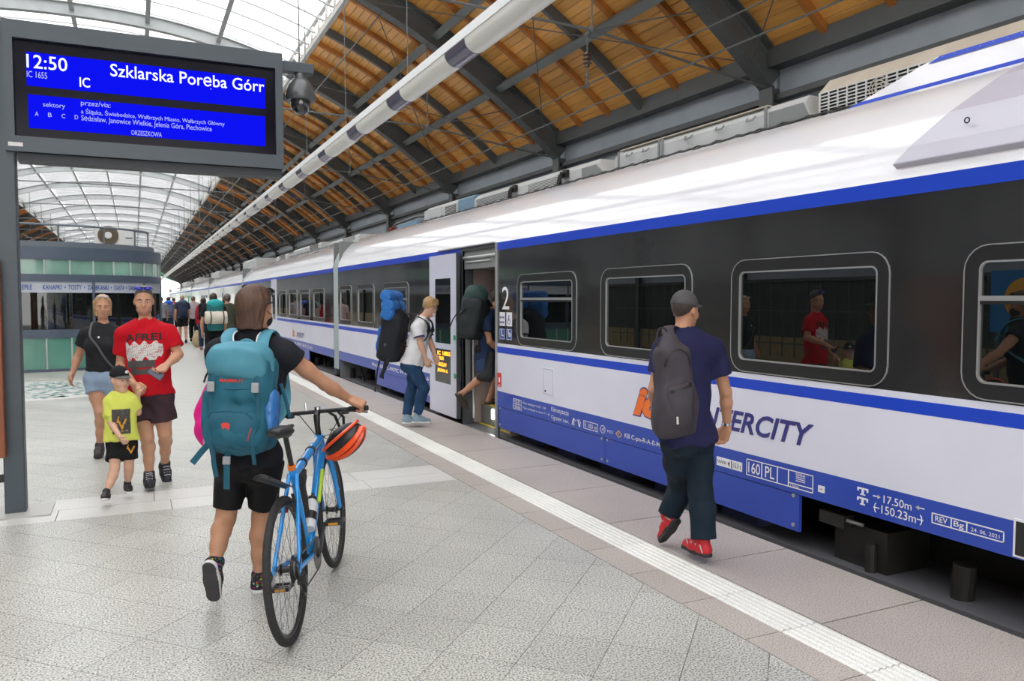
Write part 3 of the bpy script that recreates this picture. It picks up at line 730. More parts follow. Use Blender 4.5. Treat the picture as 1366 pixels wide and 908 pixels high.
for ya in (8.65, 8.455):
    rect_lines(b, ya + .006, ya + .144, 1.171, 1.294, .006, SX - .005)
    b.obox((SX - .005, ya + .085, 1.24), (.001, 0, 0), (0, .010, 0), (0, .008, .035)); b.obox((SX - .005, ya + .06, 1.215), (.001, 0, 0), (0, .03, .002), (0, 0, .008)); b.sphere((SX - .005, ya + .095, 1.275), (.002, .013, .013), 8, 4)
    if ya < 8.5: b.obox((SX - .005, ya + .05, 1.24), (.001, 0, 0), (0, .025, .012), (0, -.004, .010))
b.build('pictogram_figures', T_let, car1)
b = MB(); side_box(b, 8.755, 8.865, .585, .755, SX - .004, .005); rp = b.build('red_plate', mat('plate_red', (.62, .03, .02), .4), car1)
b = MB(); side_box(b, 8.79, 8.83, .64, .70, SX - .006, .003); side_box(b, 8.775, 8.845, .60, .608, SX - .006, .003); b.build('plate_mark', T_let, rp)
b = MB(); side_box(b, 7.414, 7.66, .615, .91, SX - .006, .007); hp = b.build('hatch_cover', T_white, car1); bevel(hp, .003)
b = MB(); rect_lines(b, 7.425, 7.65, .626, .90, .006, SX - .006); b.build('hatch_seam', mat('seam_grey', (.35, .36, .4), .5), hp)
b = MB(); b.cyl((SX - .006, 7.60, .66), (SX - .011, 7.60, .66), .012, n=10); b.build('hatch_lock', M_black, hp)
b = MB(); rect_lines(b, 8.198, 8.419, .367, .489)
for z in (.43,): side_box(b, 8.2, 8.417, z - .003, z + .003, SX - .003, .004)
for y in (8.27, 8.345): side_box(b, y - .003, y + .003, .37, .487, SX - .003, .004)
b.build('white_marking', T_let, car1); b = MB(); rect_lines(b, 6.521, 6.793, .372, .451)
b.build('white_marking', T_let, car1); b = MB(); b.tube([(SX - .003, 6.431 + .043 * cos(t), .414 + .036 * sin(t)) for t in np.linspace(0, 2 * pi, 17)], .003, 4)
b.build('white_marking', T_let, car1); b = MB()
for s in (-1, 1):   # the two figures
    for y, z, a in ((6.935 + s * .05, .40, .5), (6.935 + s * .075, .40, -.4), (6.935 + s * .03, .43, 1.2)):
        b.obox((SX - .003, y, z), (.001, 0, 0), (0, .006, 0), (0, .02 * sin(a), .03 * cos(a)))
    b.sphere((SX - .003, 6.935 + s * .055, .437), (.002, .012, .012), 8, 4)
b.build('white_marking', T_let, car1); b = MB(); rect_lines(b, 3.829, 4.461, .375, .494)
for y in (4.304, 4.152, 4.048): side_box(b, y - .004, y + .004, .377, .492, SX - .003, .004)
side_box(b, 3.832, 4.048, .402, .408, SX - .003, .004)
for z in (.468, .455, .442, .429): side_box(b, 3.90, 3.98, z, z + .004, SX - .003, .004)
b.build('white_marking', T_let, car1); b = MB(); rect_lines(b, 2.556, 2.968, .402, .462)
for y in (2.85, 2.76): side_box(b, y - .003, y + .003, .404, .46, SX - .003, .004)
b.build('white_marking', T_let, car1)
for z in (.488, .428):
    b = MB()
    side_box(b, 3.396, 3.476, z, z + .010, SX - .003, .004); side_box(b, 3.428, 3.444, z - .03, z, SX - .003, .004); side_box(b, 3.418, 3.454, z - .035, z - .028, SX - .003, .004)
    side_box(b, 3.466, 3.476, z - .012, z, SX - .003, .004); side_box(b, 3.396, 3.406, z - .012, z, SX - .003, .004); b.build('white_marking', T_let, car1)
b = MB(); rect_lines(b, 4.84, 5.02, .376, .50); side_box(b, 4.842, 5.018, .415, .42, SX - .003, .004); side_box(b, 4.842, 5.018, .455, .46, SX - .003, .004)
b.build('white_marking', T_let, car1)
side_text('lettering', T_let, [('H 1271', 8.40, 8.22, .445, .478), ('152665', 8.40, 8.22, .38, .415), ('Miejsc siedzących w EZT - 349', 8.16, 7.6, .447, .481), ('Miejsc siedzących w członie "F" - 60', 8.16, 7.505, .393, .425),
    ('Klimatyzacja', 7.468, 7.092, .442, .506), ('Ogrzew. naw.', 7.468, 7.085, .362, .418), ('R 100 m', 6.77, 6.545, .388, .432), ('4', 6.445, 6.415, .392, .434),
    ('MCI', 6.35, 6.256, .397, .424), ('KB C-pn-R-A-E-Mg', 6.057, 5.481, .383, .437, dict(bold=.006)), ('160', 4.44, 4.32, .395, .475, dict(bold=.01)), ('PL', 4.27, 4.18, .395, .475, dict(bold=.01)),
    ('EMW m', 3.98, 3.90, .474, .486), ('1260A', 4.03, 3.95, .380, .397), ('17.50m', 3.285, 3.095, .440, .487, dict(bold=.006)), ('150.23m', 3.298, 3.065, .375, .425, dict(bold=.006)),
    ('REV', 2.945, 2.872, .418, .45, dict(bold=.008)), ('Bg', 2.835, 2.775, .410, .45, dict(bold=.008)), ('24. 06. 2021', 2.735, 2.58, .418, .438),
    ('masa', 5.0, 4.87, .468, .49), ('108 t', 4.95, 4.86, .426, .446), ('454 t', 4.95, 4.86, .385, .405)])
b = MB()   # length arrows
for y, z, d in ((3.335, .468, 1), (3.04, .468, -1)):
    side_box(b, y - .025, y + .025, z - .003, z + .003, SX - .003, .004); b.add([(SX - .003, y - d * .03, z), (SX - .003, y - d * .008, z + .012), (SX - .003, y - d * .008, z - .012)], [(0, 1, 2)])
for y, d in ((3.335, -1), (3.04, 1)):
    b.tube([(SX - .003, y - d * .012 * abs(cos(t)) - d * .0, .40 + .028 * sin(t)) for t in np.linspace(-1.4, 1.4, 7)], .003, 4); side_box(b, y - .02, y + .02, .398, .403, SX - .003, .004)
b.build('length_marks', T_let, car1)
b = MB(); b.obox((SX - .003, 6.152, .41), (.001, 0, 0), (0, .04, .0), (0, 0, .04)); 
b = MB(); b.add([(SX - .003, 6.152 + .055, .41), (SX - .003, 6.152, .447), (SX - .003, 6.152 - .055, .41), (SX - .003, 6.152, .373)], [(0, 1, 2, 3)])
dm = b.build('yellow_diamond', mat('diamond_yellow', (.80, .50, .05), .4), car1)
b = MB(); b.add([(SX - .004, 6.152 + .04, .41), (SX - .004, 6.152, .437), (SX - .004, 6.152 - .04, .41), (SX - .004, 6.152, .383)], [(0, 1, 2, 3)]); b.build('diamond_field', T_blue, dm)
b = MB(); put_text(b, 'R', (SX - .005, 6.152, .41), UX, UY, None, .026, anchor='cm'); b.build('diamond_letter', MATS['diamond_yellow'], dm)
b = MB(); side_box(b, 4.506, 4.788, .385, .452, SX - .003, .004); wp = b.build('white_plate', T_let, car1)
side_box(b := MB(), 3.733, 3.786, .398, .442, SX - .003, .004); b.build('white_plate', T_let, car1)
b = MB(); put_text(b, '153 t', (SX - .0045, 4.60, .40), UX, UY, .085, .038)
b.tube([(SX - .0045, 4.775 - .012 * k, .42 + .012 * (-1) ** k) for k in range(9)], .002, 4); side_box(b, 4.615, 4.622, .39, .447, SX - .005, .002)
b.add([(SX - .0045, 4.64, .44), (SX - .0045, 4.66, .418), (SX - .0045, 4.64, .396)], [(0, 1, 2)]); put_text(b, 'H', (SX - .0045, 3.76, .42), UX, UY, None, .02, anchor='cm'); b.build('plate_print', M_black, wp)
# operator name: the big orange letters and the navy word
b = MB(); put_text(b, 'ic', (SX - .002, 0, 0), UX, UY, .44, .275, shear=.32, bold=.075, x=-5.93, y=.612); b.build('logo_outline', T_navy, car1)
b = MB(); put_text(b, 'ic', (SX - .0035, 0, 0), UX, UY, .415, .25, shear=.32, bold=.055, x=-5.918, y=.624); b.build('logo_letters', T_or, car1)
b = MB(); put_text(b, 'INTERCITY', (SX - .0025, 0, 0), UX, UY, 1.20, .158, shear=.30, bold=.025, x=-5.03, y=.672); b.build('operator_name', T_navy, car1)
b = MB(); put_text(b, 'ic', (SX - .0035, 0, 0), UX, UY, .36, .22, shear=.3, bold=.05, x=-22.95, y=.60); b.build('logo_letters', T_or, car2)
b = MB(); put_text(b, 'INTERCITY', (SX - .0025, 0, 0), UX, UY, 1.1, .13, shear=.30, bold=.025, x=-22.3, y=.62); b.build('operator_name', T_navy, car2)
b = MB(); put_text(b, 'Miejsc 60   PL-PKPIC 94 51 2 161 004-6', (SX - .0025, 0, 0), UX, UY, 3.2, .085, x=-14.6, y=.39, bold=.02); put_text(b, 'PL 161', (SX - .0025, 0, 0), UX, UY, .38, .12, x=-11.65, y=.19, bold=.02); b.build('lettering', T_let, car1)
b = MB(); put_text(b, 'PL-PKPIC 94 51 2 161', (SX - .0025, 0, 0), UX, UY, 2.4, .085, x=-22.6, y=.39, bold=.02); b.build('lettering', T_let, car2)
b = MB(); side_box(b, 2.3, 2.508, .35, .545, SX - .006, .008); bp = b.build('side_marker', T_let, car1)
b = MB(); side_box(b, 2.3, 2.495, .362, .533, SX - .009, .006); b.build('marker_field', T_frame, bp)
# paper notice inside the first window
b = MB(); b.box(SX + .016, SX + .018, 7.50, 7.66, 1.42, 1.62); nt = b.build('paper_notice', mat('paper_white', (.85, .85, .85), .6), car1)
b = MB(); b.obox((SX + .015, 7.58, 1.47), (.001, 0, 0), (0, .01, 0), (0, 0, .03)); b.add([(SX + .014, 7.61, 1.50), (SX + .014, 7.58, 1.545), (SX + .014, 7.55, 1.50)], [(0, 1, 2)])
b.build('notice_arrow', T_strip, nt)

# --- roof equipment of the nearest car
def unit(name, y0, y1, h, m, x0=4.80, x1=6.10, cham=.07, end0=0., end1=0., parent=car1, top=None):
    """a roof box with chamfered long edges; end0 / end1 = sloping ends"""
    z0, z1 = 3.0, 3.045 + h; prof = [(x0, z0), (x0, z1 - cham), (x0 + cham, z1), (x1 - cham, z1), (x1, z1 - cham), (x1, z0)]
    V = [(x, y0 + end0 * (z - z0) / (z1 - z0), z) for x, z in prof] + [(x, y1 - end1 * (z - z0) / (z1 - z0), z) for x, z in prof]; n = len(prof)
    b = MB(); b.add(V, [(i, i + 1, n + i + 1, n + i) for i in range(n - 1)] + [tuple(range(n))[::-1], tuple(range(n, 2 * n))]); o = b.build(name, m, parent); return o
def louvers(par, y0, y1, z0, z1, n, m=T_louv, x=4.80):
    b = MB(); b.box(x - .004, x + .002, y0, y1, z0, z1); b.build('louver_back', T_slot, par)
    for k in range(n):
        z = z0 + (z1 - z0) * (k + .5) / n; b = MB(); b.obox((x - .008, (y0 + y1) / 2, z), (.008, 0, -.002), (0, (y1 - y0) / 2, 0), (.001, 0, .0032)); b.build('louver', m, par)
u1 = unit('roof_box', 4.66, 7.50, .22, T_grey, end0=.12); b = MB(); b.box(4.83, 6.05, 5.2, 7.45, 3.265, 3.275); b.build('box_lid', T_cream, u1)
for y in (5.18, 6.62, 6.68, 7.42):
    b = MB(); b.box(4.785, 4.80, y - .012, y + .012, 3.02, 3.25); b.build('lid_strap', T_greyd, u1)
for y in (5.35, 5.75, 6.2, 6.9, 7.2):
    b = MB(); b.tube([(4.79, y - .05, 3.20), (4.77, y - .04, 3.17), (4.77, y + .04, 3.17), (4.79, y + .05, 3.20)], .008, 5); b.build('lid_handle', T_greyd, u1)
b = MB(); b.add([(4.798, 4.66, 3.0), (4.798, 5.15, 3.0), (4.798, 5.15, 3.2), (4.798, 4.77, 3.2)], [(0, 1, 2, 3)]); b.build('end_panel', T_greyd, u1)
u2 = unit('air_conditioner', 2.5, 4.62, .30, T_cream, cham=.115, end1=0., end0=.0)
b = MB(); b.box(4.792, 4.80, 2.6, 4.60, 3.04, 3.225); b.build('grille_back', T_slot, u2)
for k in range(8):
    b = MB(); z = 3.045 + .177 * k / 7; b.box(4.782, 4.792, 2.6, 4.60, z - .004, z + .004); b.build('grille_bar', T_louv, u2)
for k in range(24):
    b = MB(); y = 2.62 + 1.97 * k / 23; b.box(4.780, 4.790, y - .005, y + .005, 3.04, 3.225); b.build('grille_bar', T_louv, u2)
for rr in (.03, .055, .08):
    b = MB(); b.tube([(4.778, 4.05 + rr * cos(t), 3.135 + rr * sin(t)) for t in np.linspace(0, 2 * pi, 20)], .004, 5); b.build('fan_guard', T_cream, u2)
u3 = unit('roof_vent_unit', 7.62, 11.52, .215, T_grey, end0=.3)
b = MB(); b.add([(4.797, 7.62, 3.0), (4.797, 8.22, 3.0), (4.797, 8.22, 3.19), (4.797, 7.9, 3.19)], [(0, 1, 2, 3)]); b.build('end_panel', T_greyd, u3)
louvers(u3, 8.72, 9.64, 3.05, 3.185, 7); louvers(u3, 10.15, 11.42, 3.05, 3.185, 7, T_grey)
for y in (8.58, 10.02):
    b = MB(); b.tube([(4.79, y, 3.19), (4.74, y + .03, 3.19), (4.73, y + .06, 3.10), (4.76, y + .12, 3.05)], .022, 8); b.tube([(4.79, y + .08, 3.19), (4.75, y + .1, 3.17), (4.76, y + .16, 3.06)], .018, 8); b.box(4.76, 4.80, y - .06, y + .05, 3.13, 3.22); b.build('cable_elbow', M_black, u3)
u4 = unit('blue_roof_box', 11.54, 12.20, .235, T_bluebox, cham=.03); u5 = unit('roof_end_box', 12.22, 13.92, .25, T_grey, end1=.1)
louvers(u5, 12.3, 12.8, 3.06, 3.22, 6)
b = MB(); side = 3.06; b.box(4.79, 4.80, 12.95, 13.85, 3.06, 3.24); b.build('box_door', T_grey, u5)
u6 = unit('small_roof_box', 14.6, 15.9, .12, T_bluebox, x0=4.9, x1=5.4, cham=.01)
for y in (14.2, 16.2, 16.6):
    b = MB(); b.lathe((5.0, y, 3.03), (0, 0, 1), [(.03, 0), (.06, .03), (.03, .05), (.06, .08), (.03, .10), (.06, .13), (.03, .15), (0, .16)], 10); b.build('roof_insulator', mat('insulator_red', (.35, .06, .05), .35), car1)
b = MB(); b.tube([(5.0, 14.2, 3.2), (5.05, 15.0, 3.27), (5.0, 16.4, 3.22), (5.1, 17.1, 3.12)], .022, 7); b.tube([(5.2, 14.0, 3.1), (5.1, 15.4, 3.22), (5.2, 16.5, 3.16), (5.1, 17.1, 3.1)], .018, 7); b.build('roof_cable', M_black, car1)
b = MB(); P = [(4.745, y, 3.052 + .006 * sin(y * 31) + .004 * sin(y * 77)) for y in np.arange(3.6, 14, .09)]; b.tube(P, .010, 5); P = [(4.76, y, 3.062 + .010 * sin(y * 23 + 1)) for y in np.arange(3.6, 14, .09)]; b.tube(P, .008, 5); b.build('roof_edge_cable', M_black, car1)
# blue-edged fairing at the near end of the roof
fx0, fx1, fz = 4.73, 4.90, 3.27
def fair(ya_b, ya_t, z0, z1, m, nm, x0, x1):
    b = MB(); b.add([(x0, ya_b, z0), (x0, -6, z0), (x1, -6, z1), (x1, ya_t, z1)], [(0, 1, 2, 3)]); b.add([(x1, ya_t, z1), (x1, -6, z1), (6.1, -6, z1), (6.1, ya_t, z1)], [(0, 1, 2, 3)]); return b.build(nm, m, car1)
fair(4.23, 3.62, 3.035, 3.235, T_roof, 'roof_fairing', 4.72, 4.79)
b = MB(); b.add([(4.716, 4.27, 3.032), (4.716, -6, 3.032), (4.722, -6, 3.058), (4.722, 4.16, 3.058)], [(0, 1, 2, 3)]); b.add([(4.772, 3.66, 3.20), (4.772, -6, 3.20), (4.784, -6, 3.235), (4.784, 3.58, 3.235)], [(0, 1, 2, 3)]); b.build('fairing_edge', T_strip, car1)
# lilac triangular flap on the roof shoulder
FT, FU = 3.27, 2.72
FP = [(4.015, 2.42), (4.04, 2.50), (4.12, 2.66), (4.27, 2.83), (4.40, 2.92)]; V = []
for k, (x, z) in enumerate(FP):
    ya = FT + (FU - FT) * (z - 2.42) / .5; n_ = nrm((-1, 0, .2 + .35 * k)); V += [np.array((x, ya, z)) + n_ * .035, np.array((x, 1.0, z)) + n_ * .035]
V = np.array(V); W_ = V + (.10, 0, -.06); n5 = len(V); b = MB(); F = [(2 * i, 2 * i + 1, 2 * i + 3, 2 * i + 2) for i in range(4)]
b.add(np.vstack((V, W_)), F + [(2 * i, 2 * i + 2, n5 + 2 * i + 2, n5 + 2 * i) for i in range(4)] + [(0, 1, n5 + 1, n5), (8, 9, n5 + 9, n5 + 8)])
fl = b.build('shoulder_flap', mat('flap_lilac', (.52, .51, .60), .25, coat=.3), car1); bevel(fl, .006)
b = MB(); b.tube([(4.018, 2.84 + .014 * cos(t), 2.60 + .014 * sin(t)) for t in np.linspace(0, 2 * pi, 12)], .004, 5); b.build('flap_bolt', M_black, fl)
# roof units further along
for car, y0, y1, h in ((car2, 18.4, 22.0, .16), (car2, 22.6, 27.5, .24), (car2, 28.2, 31.0, .2), (car3, 36, 41, .42), (car4, 53, 59, .40), (car5, 70, 76, .4), (car6, 88, 96, .4)):
    u = unit('roof_unit', y0, y1, h, T_grey, parent=car, end0=.3, end1=.3)
    if y0 < 30:
        louvers(u, y0 + .6, y0 + 1.8, 3.06, 3.02 + h, 6)
b = MB()
for k in range(14): b.box(4.76, 4.79, 21.0 + .5 * k, 21.35 + .5 * k, 3.04, 3.10)
tag(b.build('roof_conduit', T_greyd, car2), kind='stuff')
b = MB(); b.sphere((SX - .06, 33.3, 2.15), .09, 10, 8); b.cyl((SX, 33.3, 2.2), (SX - .05, 33.3, 2.17), .03, n=8); b.build('side_camera', M_black, car2)
# --- bogies in the skirt gaps
M_bog = mat('bogie_dark', (.014, .013, .012), .6, var=.3, vscale=9)
def bogie(yc, car):
    for s in (-1, 1):
        for x in (TC - .75, TC + .75):
            b = MB(); b.lathe((x, yc + s * 1.0, -.36), (1, 0, 0), [(.0, -.07), (.14, -.075), (.18, -.05), (.34, -.05), (.40, -.055), (.40, .05), (.44, .055), (.44, .075), (0, .075)], 24); b.build('wheel', M_bog, car, smooth=True)
        b = MB(); b.box(4.30, 4.62, yc + s * 1.0 - .17, yc + s * 1.0 + .17, -.5, -.2); b.cyl((4.26, yc + s * 1.0, -.36), (4.32, yc + s * 1.0, -.36), .13, n=14); b.build('axle_box', M_bog, car)
        b = MB(); b.cyl((4.42, yc + s * .62, -.45), (4.42, yc + s * .62, .1), .085, n=14); b.build('spring_pot', M_bog, car)
        b = MB(); b.cyl((4.2, yc + s * 1.25, -.5), (4.2, yc + s * 1.2, .15), .05, n=12); b.cyl((4.2, yc + s * 1.23, -.25), (4.2, yc + s * 1.2, .16), .062, n=12); b.build('damper', M_bog, car)
    b = MB(); b.box(4.34, 4.54, yc - 1.3, yc + 1.3, -.28, -.12); b.box(4.34, 4.5, yc - .5, yc + .5, -.5, -.25); b.build('bogie_frame', M_bog, car)
    b = MB(); b.tube([(4.24, yc - 1.3, .1), (4.22, yc - 1.1, -.15), (4.22, yc - .4, -.2), (4.24, yc + .4, -.05), (4.26, yc + .7, .2)], .016, 6); b.build('brake_hose', M_black, car)
bogie(1.7, car1); bogie(15.7, car1); bogie(19.4, car2); bogie(32.4, car2)
b = MB(); b.box(4.12, 4.5, 3.35, 3.75, -.2, .22); b.box(4.05, 4.14, 3.62, 3.82, .19, .27); b.cyl((4.1, 3.45, .14), (4.1, 3.45, -.05), .035, n=10); b.build('pipe_cock', M_bog, car1)
b = MB(); b.cyl((4.08, 3.72, .24), (4.08, 3.5, .24), .012, n=8); b.build('cock_handle', M_alu, car1)
for y0, y1 in ((4.3, 6.1), (6.3, 8.4), (11.6, 13.9)):
    b = MB(); b.box(4.15, 6.7, y0, y1, -.62, -.1); eq = b.build('equipment_case', M_dark, car1)
    for k in range(5): b = MB(); b.box(4.14, 4.15, y0 + .1, y0 + .9, -.5 + .08 * k, -.46 + .08 * k); b.build('case_rib', M_bog, eq)

# ------------------------------------------------------------------ soft shapes: blended volumes turned into one smooth surface
class Blob:
    def __init__(s): s.P = []
    def cone(s, a, b, ra, rb=None, k=.02, op='u', cuts=(), flat=None):
        """tapered limb; flat=(axis, ratio) squeezes it along an axis"""
        s.P.append(('c', np.asarray(a, float), np.asarray(b, float), ra, ra if rb is None else rb, k, op, cuts, flat)); return s
    def ell(s, c, ax, r, k=.02, op='u', cuts=()):
        s.P.append(('e', np.asarray(c, float), np.asarray(ax, float), np.asarray(r, float) * np.ones(3), None, k, op, cuts, None)); return s
    def box(s, c, ax, h, r, k=.01, op='u', cuts=()):
        s.P.append(('b', np.asarray(c, float), np.asarray(ax, float), np.asarray(h, float), r, k, op, cuts, None)); return s
    def chain(s, pts, rs, **kw):
        for i in range(len(pts) - 1): s.cone(pts[i], pts[i + 1], rs[i], rs[i + 1], **kw)
        return s
    def bbox(s, p):
        if p[0] == 'c': m = max(p[3], p[4]); return np.minimum(p[1], p[2]) - m, np.maximum(p[1], p[2]) + m
        h = p[3] + (p[4] or 0) if p[0] == 'b' else p[3]
        e = np.abs(p[2].T) @ np.abs(h); return p[1] - e, p[1] + e
    def field(s, vox, noise=None):
        add = [s.bbox(p) for p in s.P if p[6] == 'u']; lo = np.min([a for a, _ in add], 0) - 3 * vox; hi = np.max([c for _, c in add], 0) + 3 * vox
        n = np.ceil((hi - lo) / vox).astype(int) + 1; D = np.full(n, .08, np.float32); ax = [(lo[i] + vox * np.arange(n[i])).astype(np.float32) for i in range(3)]
        for p in s.P:
            kind, A, B, ra, rb, k, op, cuts, flat = p; a, c = s.bbox(p); pad = k + 2.5 * vox
            i0 = np.clip(np.floor((a - pad - lo) / vox).astype(int), 0, n - 1); i1 = np.clip(np.ceil((c + pad - lo) / vox).astype(int) + 1, 1, n)
            if (i1 <= i0).any(): continue
            sl = tuple(slice(i0[q], i1[q]) for q in range(3)); X = ax[0][sl[0]][:, None, None]; Y = ax[1][sl[1]][None, :, None]; Z = ax[2][sl[2]][None, None, :]
            if kind == 'c':
                ba = B - A; L2 = max(float(ba @ ba), 1e-9); x, y, z = X - A[0], Y - A[1], Z - A[2]
                t = np.clip((x * ba[0] + y * ba[1] + z * ba[2]) / L2, 0, 1)
                x, y, z = x - t * ba[0], y - t * ba[1], z - t * ba[2]
                if flat is not None:
                    f, q = flat; w = (x * f[0] + y * f[1] + z * f[2]); g = (1 / q - 1)
                    x, y, z = x + w * f[0] * g, y + w * f[1] * g, z + w * f[2] * g
                    d = (np.sqrt(x * x + y * y + z * z) - (ra + (rb - ra) * t)) * min(1, (q + 1) / 2)
                else: d = np.sqrt(x * x + y * y + z * z) - (ra + (rb - ra) * t)
            else:
                x, y, z = X - A[0], Y - A[1], Z - A[2]; U = [x * B[q][0] + y * B[q][1] + z * B[q][2] for q in range(3)]
                if kind == 'e':
                    k0 = np.sqrt(sum((U[q] / ra[q]) ** 2 for q in range(3))); k1 = np.sqrt(sum((U[q] / ra[q] ** 2) ** 2 for q in range(3))) + 1e-6; d = k0 * (k0 - 1) / k1
                else:
                    Q = [np.abs(U[q]) - ra[q] for q in range(3)]; d = np.sqrt(sum(np.maximum(w, 0) ** 2 for w in Q)) + np.minimum(np.maximum(Q[0], np.maximum(Q[1], Q[2])), 0) - rb
            for pt, nn in cuts: d = np.maximum(d, (X - pt[0]) * nn[0] + (Y - pt[1]) * nn[1] + (Z - pt[2]) * nn[2])
            E = D[sl]
            if op == 'u':
                h = np.maximum(k - np.abs(E - d), 0) / max(k, 1e-6); D[sl] = np.minimum(E, d) - h * h * k * .25
            elif op == 's':
                h = np.maximum(k - np.abs(E + d), 0) / max(k, 1e-6); D[sl] = np.maximum(E, -d) + h * h * k * .25
            elif op == 'i': D[sl] = np.maximum(E, d)
        if noise:
            amp, fr, seed = noise; r = np.random.default_rng(seed); X, Y, Z = ax[0][:, None, None], ax[1][None, :, None], ax[2][None, None, :]
            for _ in range(3):
                kx = r.normal(0, fr, 3); ky = r.normal(0, fr, 3)
                D += (amp / 2 * np.sin(X * kx[0] + Y * kx[1] + Z * kx[2] * .7 + r.random() * 6) * np.sin(X * ky[0] + Y * ky[1] + Z * ky[2] * .7 + r.random() * 6)).astype(np.float32)
        return D, lo
    def surf(s, vox, noise=None):
        D, lo = s.field(vox, noise); ins = D < 0; n = D.shape
        cnt = sum(ins[i:n[0] - 1 + i, j:n[1] - 1 + j, k:n[2] - 1 + k].astype(np.int8) for i in (0, 1) for j in (0, 1) for k in (0, 1))
        act = np.argwhere((cnt > 0) & (cnt < 8)); a0, a1, a2 = act.T; pos = np.zeros((len(act), 3)); c = np.zeros(len(act))
        co = [(i, j, k) for i in (0, 1) for j in (0, 1) for k in (0, 1)]; val = {q: D[a0 + q[0], a1 + q[1], a2 + q[2]] for q in co}
        for q in co:
            for axis in range(3):
                if q[axis]: continue
                w = list(q); w[axis] = 1; w = tuple(w); d0, d1 = val[q], val[w]; m = (d0 < 0) != (d1 < 0); t = np.where(m, d0 / np.where(m, d0 - d1, 1), 0)
                e = np.array(q, float)[None] + np.zeros((len(act), 3)); e[:, axis] += t; pos += e * m[:, None]; c += m
        V = (act + pos / c[:, None]) * vox + lo; idx = np.full([q - 1 for q in n], -1, np.int32); idx[a0, a1, a2] = np.arange(len(act)); F = []
        for axis in range(3):
            u, v = (axis + 1) % 3, (axis + 2) % 3; s0 = [slice(None)] * 3; s1 = [slice(None)] * 3; s0[axis] = slice(0, n[axis] - 1); s1[axis] = slice(1, n[axis])
            m = ins[tuple(s0)] != ins[tuple(s1)]; e = np.argwhere(m); e = e[(e[:, u] > 0) & (e[:, v] > 0) & (e[:, u] < n[u] - 1) & (e[:, v] < n[v] - 1)]
            if not len(e): continue
            sg = ins[tuple(s0)][tuple(e.T)]; q = []
            for du, dv in ((-1, -1), (0, -1), (0, 0), (-1, 0)):
                w = e.copy(); w[:, u] += du; w[:, v] += dv; q.append(idx[tuple(w.T)])
            q = np.stack(q, 1); q[~sg] = q[~sg][:, ::-1]; F.append(q)
        return V, np.vstack(F)
    def mesh(s, name, m, vox, noise=None, relax=1):
        V, F = s.surf(vox, noise)
        for _ in range(relax):                       # a light relaxation takes the grid steps out
            A = np.zeros_like(V); c = np.zeros(len(V))
            for i in range(4):
                a, b_ = F[:, i], F[:, (i + 1) % 4]
                for p, q in ((a, b_), (b_, a)):
                    for d in range(3): A[:, d] += np.bincount(p, V[q, d], len(V))
                    c += np.bincount(p, minlength=len(V))
            V = V * .45 + (A / np.maximum(c, 1)[:, None]) * .55
        me = bpy.data.meshes.new(name); me.vertices.add(len(V)); me.vertices.foreach_set('co', V.ravel()); me.loops.add(F.size); me.loops.foreach_set('vertex_index', F.ravel().astype(np.int32))
        me.polygons.add(len(F)); me.polygons.foreach_set('loop_start', np.arange(0, F.size, 4, dtype=np.int32)); me.polygons.foreach_set('loop_total', np.full(len(F), 4, np.int32))
        me.update(calc_edges=True); me.polygons.foreach_set('use_smooth', np.ones(len(F), bool)); me.materials.append(m); s.V, s.F = V, F; return me
    def build(s, name, m, parent=None, vox=.008, noise=None, relax=1): return obj(name, s.mesh(name, m, vox, noise, relax), parent)

from mathutils.bvhtree import BVHTree
def decal(surf, o, ux, uy, n, V2, F, off=.003):
    """a flat print wrapped onto a surface: V2 are (x, y) in the print's plane"""
    t = BVHTree.FromPolygons(surf.V.tolist(), surf.F.tolist()); o, ux, uy, n = (np.asarray(q, float) for q in (o, ux, uy, n)); out = []; ok = []
    for x, y in V2:
        p = o + ux * x + uy * y; hit = t.ray_cast(Vector(p + n * .25), Vector(-n), .5)
        ok.append(hit[0] is not None); out.append(np.array(hit[0]) + n * off if hit[0] is not None else p)
    b = MB(); b.add(out, [f for f in F if all(ok[i] for i in f)]); return b
def grid_shape(w, h, st, pred):
    nx, ny = int(w / st) + 1, int(h / st) + 1; V = [(-w / 2 + i * w / nx, -h / 2 + j * h / ny) for j in range(ny + 1) for i in range(nx + 1)]
    F = [(j * (nx + 1) + i, j * (nx + 1) + i + 1, (j + 1) * (nx + 1) + i + 1, (j + 1) * (nx + 1) + i) for j in range(ny) for i in range(nx)
         if pred(-w / 2 + (i + .5) * w / nx, -h / 2 + (j + .5) * h / ny)]
    return V, F

# ------------------------------------------------------------------ people
def lerp(a, c, t): return np.asarray(a, float) * (1 - t) + np.asarray(c, float) * t
def skin(name, col): return mat(name, col, .5, var=.06, vscale=18, bump=.05, bscale=90, spec=.35)
SK = skin('skin_warm', (.56, .30, .19)); SK_T = skin('skin_tan', (.46, .235, .14)); SK_P = skin('skin_fair', (.62, .37, .26))
M_eye = mat('eye_white', (.75, .73, .70), .2); M_iris = mat('iris', (.03, .03, .035), .15); M_lip = mat('lip', (.42, .15, .12), .5)
def hairm(name, col): return mat(name, col, .42, var=.35, vscale=9, bump=.5, bscale=40, stretch=(9, 9, 1))

